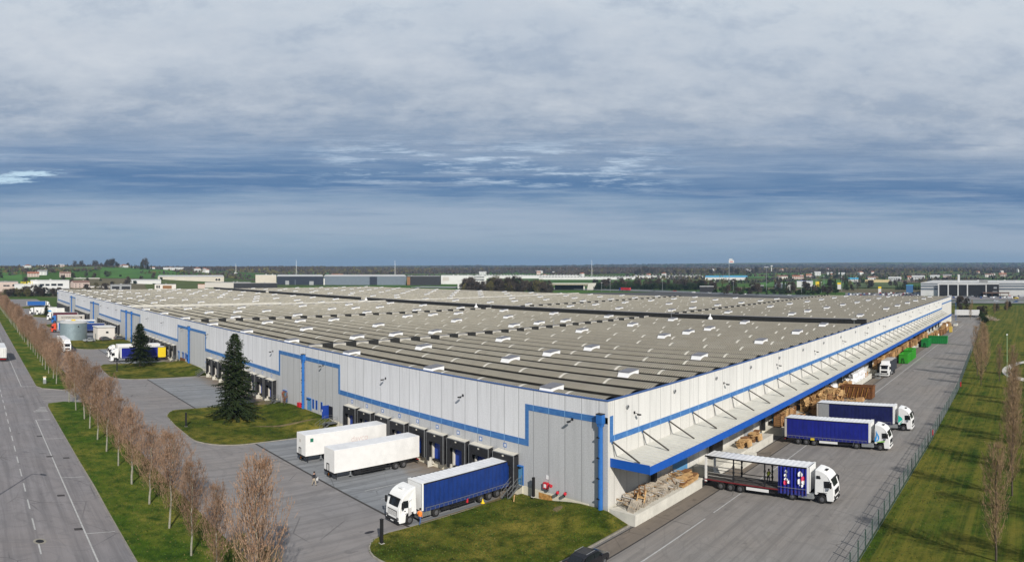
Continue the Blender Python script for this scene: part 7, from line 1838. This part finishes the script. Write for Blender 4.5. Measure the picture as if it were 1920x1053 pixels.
# bollards
def bollard(x, y, z, h, lab):
    m = MB(); m.box(-.13, .13, -.13, .13, 0, h, 0); m.box(-.15, .15, -.15, .15, h-.02, h+.03, 0); m.box(-.22, .22, -.22, .22, -.05, .02, 1)
    o = m.obj('bollard_light', [BLACK, CONCRETE]); o.location = (x, y, z); tag(o, lab, 'bollard')
bollard(-20.9, 11.7, .12, 2.35, 'tall black post on the edge of the nearest corner lawn'); bollard(-22.6, 66.9, .12, 2.35, 'tall black post on the tip of the conifer island'); bollard(-.75, 10.1, .6, 2.2, 'black post close to the wall by the red inlets'); bollard(-20.5, 131, .12, 2.3, 'black post on the second island')
m = MB(); m.box(-.06, .06, -.05, .05, 0, .75, 0); m.box(-.1, .1, -.03, .03, .3, .42, 0); o = m.obj('wooden_stake', [WOOD]); o.location = (-3.0, 11.1, .35); o.rotation_euler = (.1, .06, .4); tag(o, 'short wooden stake in the corner lawn below the blue door', 'stake')
m = MB(); m.lathe([(.26,0),(.26,.04),(.17,.05),(.03,.5),(.02,.52)], 12, 0); o = m.obj('traffic_cone', [YELLOW_TARP]); o.location = (-5.2, 13.95, .02); tag(o, 'small yellow cone beside the wheels of the blue curtain lorry', 'cone')
for i, (x, y, l) in enumerate(((-48.0, 37.2, 'dark square drain cover nearest the bottom of the road'), (-47.6, 66, 'dark drain cover half way up the road'), (-47.4, 54.0, 'dark drain cover beside the solid line'), (-45.1, 53, 'drain cover in the parking bay'), (-47.9, 100, 'drain cover in the road mouth'), (-47.6, 26.6, 'drain cover by the nearest bay line'))):
    m = MB(); m.box(-.45, .45, -.3, .3, -.02, .012, 0); o = m.obj('drain_cover', [M('cast_iron', (.05,.045,.045), .8, var=.3)]); o.location = (x, y, 0); tag(o, l, 'drain cover')
m = MB(); m.lathe([(.68,0),(.68,.009)], 24, 1); m.lathe([(.42,.001),(.42,.014)], 20, 0); o = m.obj('manhole_cover', [DARK_METAL, KERB]); o.location = (-51.9, 24.0, 0); tag(o, 'round manhole cover in the dashed centre line of the road', 'manhole cover')
m = MB(); m.lathe([(.4,0),(.55,.02),(.3,.05)], 9, 0, o=(0,0,0)); o = m.obj('oil_rag', [DARK_CLOTH]); o.location = (-20.2, 14.9, .0); o.scale = (1.1, .5, 1); tag(o, 'dark crumpled rag lying on the yard beside the black post', 'rag')
m = MB(); m.box(-.35, .35, -.2, .2, 0, 1.0, 0); m.box(-.3, .3, -.15, .15, 1.0, 1.5, 1); m.box(-.4, .4, -.25, .25, 1.5, 1.7, 2); o = m.obj('service_post', [GREY_METAL, WHITE_PAINT, OCHRE_WALL]); o.location = (-41.4, 114.8, .12); tag(o, 'pale service post standing in the verge at the yard entrance', 'post')
# lamps
t_ = thing('street_lamp', 'pale green lamp post standing on the lawn by the curved path', 'street lamp', (104.2, -36.3, .05))
m = MB(); m.tube((0,0,0), (0,0,11), .11, .06, 8); m.obj('pole', [POLE_GREEN], t_); m = MB(); m.box(-.5, .5, -.16, .16, 11, 11.22, 0); m.obj('lamp_head', [VENT_WHITE], t_)
t_ = thing('street_lamp', 'grey street lamp on the far side of the public road', 'street lamp', (-57.2, 34.9, 0), -.6)
m = MB(); m.tube((0,0,0), (0,0,8), .10, .06, 8); m.tube((0,0,8), (1.4,0,8.3), .05); m.obj('pole', [GREY_METAL], t_); m = MB(); m.box(1.0, 1.9, -.16, .16, 8.25, 8.4, 0); m.obj('lamp_head', [GREY_FRAME], t_)
t_ = thing('lamp_post', 'blue post with a lamp at the far corner of the canopy', 'street lamp', (291.5, -2.2, 0))
m = MB(); m.tube((0,0,0), (0,0,9), .12, .08, 8); m.obj('pole', [BLUE_PAINT], t_); m = MB(); m.box(-.5, .5, -.2, .2, 9, 9.2, 0); m.obj('lamp_head', [BLUE_PAINT], t_)
# people
LIPS = M('lips', (.35,.13,.11), .6)
def person(label, loc, rz, joints, cloth_top, cloth_leg, vest=None):
    """one continuous skinned body; joints: name -> (x, y, z, radius); x = forward"""
    J = joints; E_ = [('pelvis','spine'),('spine','chest'),('chest','neck'),('neck','head'),('head','crown')]
    for s in 'lr': E_ += [('pelvis','hip'+s),('hip'+s,'knee'+s),('knee'+s,'ankle'+s),('ankle'+s,'toe'+s),('chest','sh'+s),('sh'+s,'elb'+s),('elb'+s,'wri'+s),('wri'+s,'palm'+s)] + [('palm'+s,'f%d%s' % (k, s)) for k in range(5)]
    for s, sg in (('l', 1), ('r', -1)):
        w_ = Vector(J['wri'+s][:3]); e_ = Vector(J['elb'+s][:3]); d = (w_-e_).normalized(); J['palm'+s] = (*(w_+d*.08), .032)
        side = d.cross(Vector((0, sg, 0))).normalized()
        for k in range(4): J['f%d%s' % (k, s)] = (*(w_+d*(.155+(.02, .03, .022, .0)[k])+side*(-.033+.022*k)), .010)
        J['f4'+s] = (*(w_+d*.09+side*-.065), .011)
    names = list(J); names.remove('pelvis'); names = ['pelvis']+names
    me = bpy.data.meshes.new('person'); ix = {n: i for i, n in enumerate(names)}
    me.from_pydata([J[n][:3] for n in names], [(ix[a], ix[b]) for a, b in E_], []); o = bpy.data.objects.new('person', me); C.objects.link(o)
    mod = o.modifiers.new('skin', 'SKIN'); sd = me.skin_vertices[0].data
    for n in names: r = J[n][3]; sd[ix[n]].radius = (r*(.82 if n in ('spine','chest','pelvis') else 1), r)
    sd[0].use_root = True
    o.modifiers.new('sub', 'SUBSURF').levels = 2; o.modifiers['sub'].render_levels = 2
    dg = bpy.context.evaluated_depsgraph_get(); nm = bpy.data.meshes.new_from_object(o.evaluated_get(dg)); o.modifiers.clear(); o.data = nm
    nm.materials.clear()
    for m_ in (SKIN, cloth_top, cloth_leg, BLACK): nm.materials.append(m_)
    for p in nm.polygons:
        c = p.center; arm = abs(c.y) > .24
        p.material_index = 0 if c.z > 1.43 else (1 if c.z > .93 or (arm and c.z > .90) else 2 if c.z > .10 else 3)
        if arm and c.z < .93: p.material_index = 0
        p.use_smooth = True
    o.location = loc; o.rotation_euler = (0, 0, rz); tag(o, label, 'person')
    hx, hy, hz, _ = J['head']
    h = MB(); h.lathe([(.02,.135),(.07,.125),(.105,.08),(.118,.02),(.112,-.04),(.09,-.07)], 14, 0, o=(hx-.012, hy, hz+.045)); h.obj('hair', [HAIR], o, smooth=True)
    MB().add([(hx+.095,hy-.018,hz+.0),(hx+.095,hy+.018,hz),(hx+.125,hy,hz-.02),(hx+.1,hy,hz+.045)], [(0,1,2),(0,2,3),(1,3,2)], 0).obj('nose', [SKIN], o)
    for s in (-1, 1): MB().box(hx+.092, hx+.108, hy+s*.036-.014, hy+s*.036+.014, hz+.035, hz+.05).obj('eye', [BLACK], o); MB().lathe([(.03,-.008),(.03,.008)], 8, 0, 'y', (hx-.01, hy+s*.108, hz+.01)).obj('ear', [SKIN], o)
    MB().box(hx+.085, hx+.1, hy-.03, hy+.03, hz-.055, hz-.045).obj('mouth', [LIPS], o)
    if vest:
        v = MB(); n = 16
        prof = [(.96,.185,.13),(1.1,.18,.125),(1.25,.20,.135),(1.38,.205,.13),(1.45,.13,.09)]
        P = [(J['chest'][0]*min(1, (z-.9)/.3)+rx*cos(2*pi*i/n)*1.0, ry*1.08*sin(2*pi*i/n), z) for z, ry, rx in prof for i in range(n)]
        v.add(P, [(j*n+i, j*n+(i+1) % n, (j+1)*n+(i+1) % n, (j+1)*n+i) for j in range(len(prof)-1) for i in range(n)])
        for j in (1,): pass
        vo = v.obj('vest', [vest], o, smooth=True)
    return o
def pose(step=.25, lean=.0, lh=(.05,.30,1.0), rh=(.0,-.28,.98), el=(-.05,.29,1.14), er=(-.08,-.27,1.16)):
    return {'pelvis':(0,0,.93,.135),'spine':(lean*.4,0,1.08,.125),'chest':(lean,0,1.29,.15),'neck':(lean+.01,0,1.47,.055),'head':(lean+.03,0,1.60,.088),'crown':(lean+.02,0,1.70,.07),
        'hipl':(0,.09,.88,.10),'kneel':(step*.55,.10,.50,.065),'anklel':(step,.10,.09,.045),'toel':(step+.17,.11,.035,.04),
        'hipr':(0,-.09,.88,.10),'kneer':(-step*.25,-.10,.49,.065),'ankler':(-step,-.10,.11,.045),'toer':(-step+.16,-.11,.035,.04),
        'shl':(lean,.19,1.42,.065),'elbl':(*el,.048),'wril':(*lh,.032),'shr':(lean,-.19,1.42,.065),'elbr':(*er,.048),'wrir':(*rh,.032)}
p1 = person('person in a dark jacket and pale trousers walking across the yard with white papers', (-17.75, 31.0, .002), -1.2, pose(.24, .03, lh=(.22,.27,1.02), el=(.0,.29,1.14)), DARK_CLOTH, KHAKI)
m = MB(); m.box(-.02, .02, -.16, .16, -.34, .05, 0); m.box(.02, .03, -.15, .15, -.33, .0, 0); o = m.obj('paper_bag', [WHITE_PAINT]); px_ = Matrix.Rotation(-1.2, 4, 'Z') @ Vector((.33, .28, .95)); o.location = (-17.75+px_.x, 31.0+px_.y, px_.z); o.rotation_euler = (.1, .15, -1.2); tag(o, 'white paper bundle in the hand of the person crossing the yard', 'bag')
p2 = person('person in an orange vest and jeans walking beside the blue curtain lorry', (-14.85, 13.35, .05), .35, pose(.28, .05, lh=(.16,.26,1.0), el=(-.02,.29,1.13)), HIVIS, DENIM, HIVIS)

p3 = person('person in a yellow vest standing on the bed of the open curtain lorry', (16.6, -11.6, 1.19), -2.2, pose(.12, .10, lh=(.38,.2,1.15), rh=(.36,-.2,1.12), el=(.12,.27,1.18), er=(.10,-.27,1.18)), DARK_CLOTH, DARK_CLOTH, M('yellow_vest', (.55,.60,.06), .6))
# the air: a thin even haze that closes over the whole land
m = MB(); m.box(-9600, 9600, -9600, 9600, -3, 175, 0)
hz_ = bpy.data.materials.new('haze_air'); hz_.use_nodes = True; tt = hz_.node_tree; tt.nodes.remove(tt.nodes['Principled BSDF'])
pv = tt.nodes.new('ShaderNodeVolumePrincipled'); pv.inputs['Color'].default_value = (.46,.66,.93,1); pv.inputs['Density'].default_value = HAZE; pv.inputs['Anisotropy'].default_value = .2
tt.links.new(pv.outputs[0], tt.nodes['Material Output'].inputs['Volume'])
if HAZE: tag(m.obj('haze', [hz_]), kind='stuff')
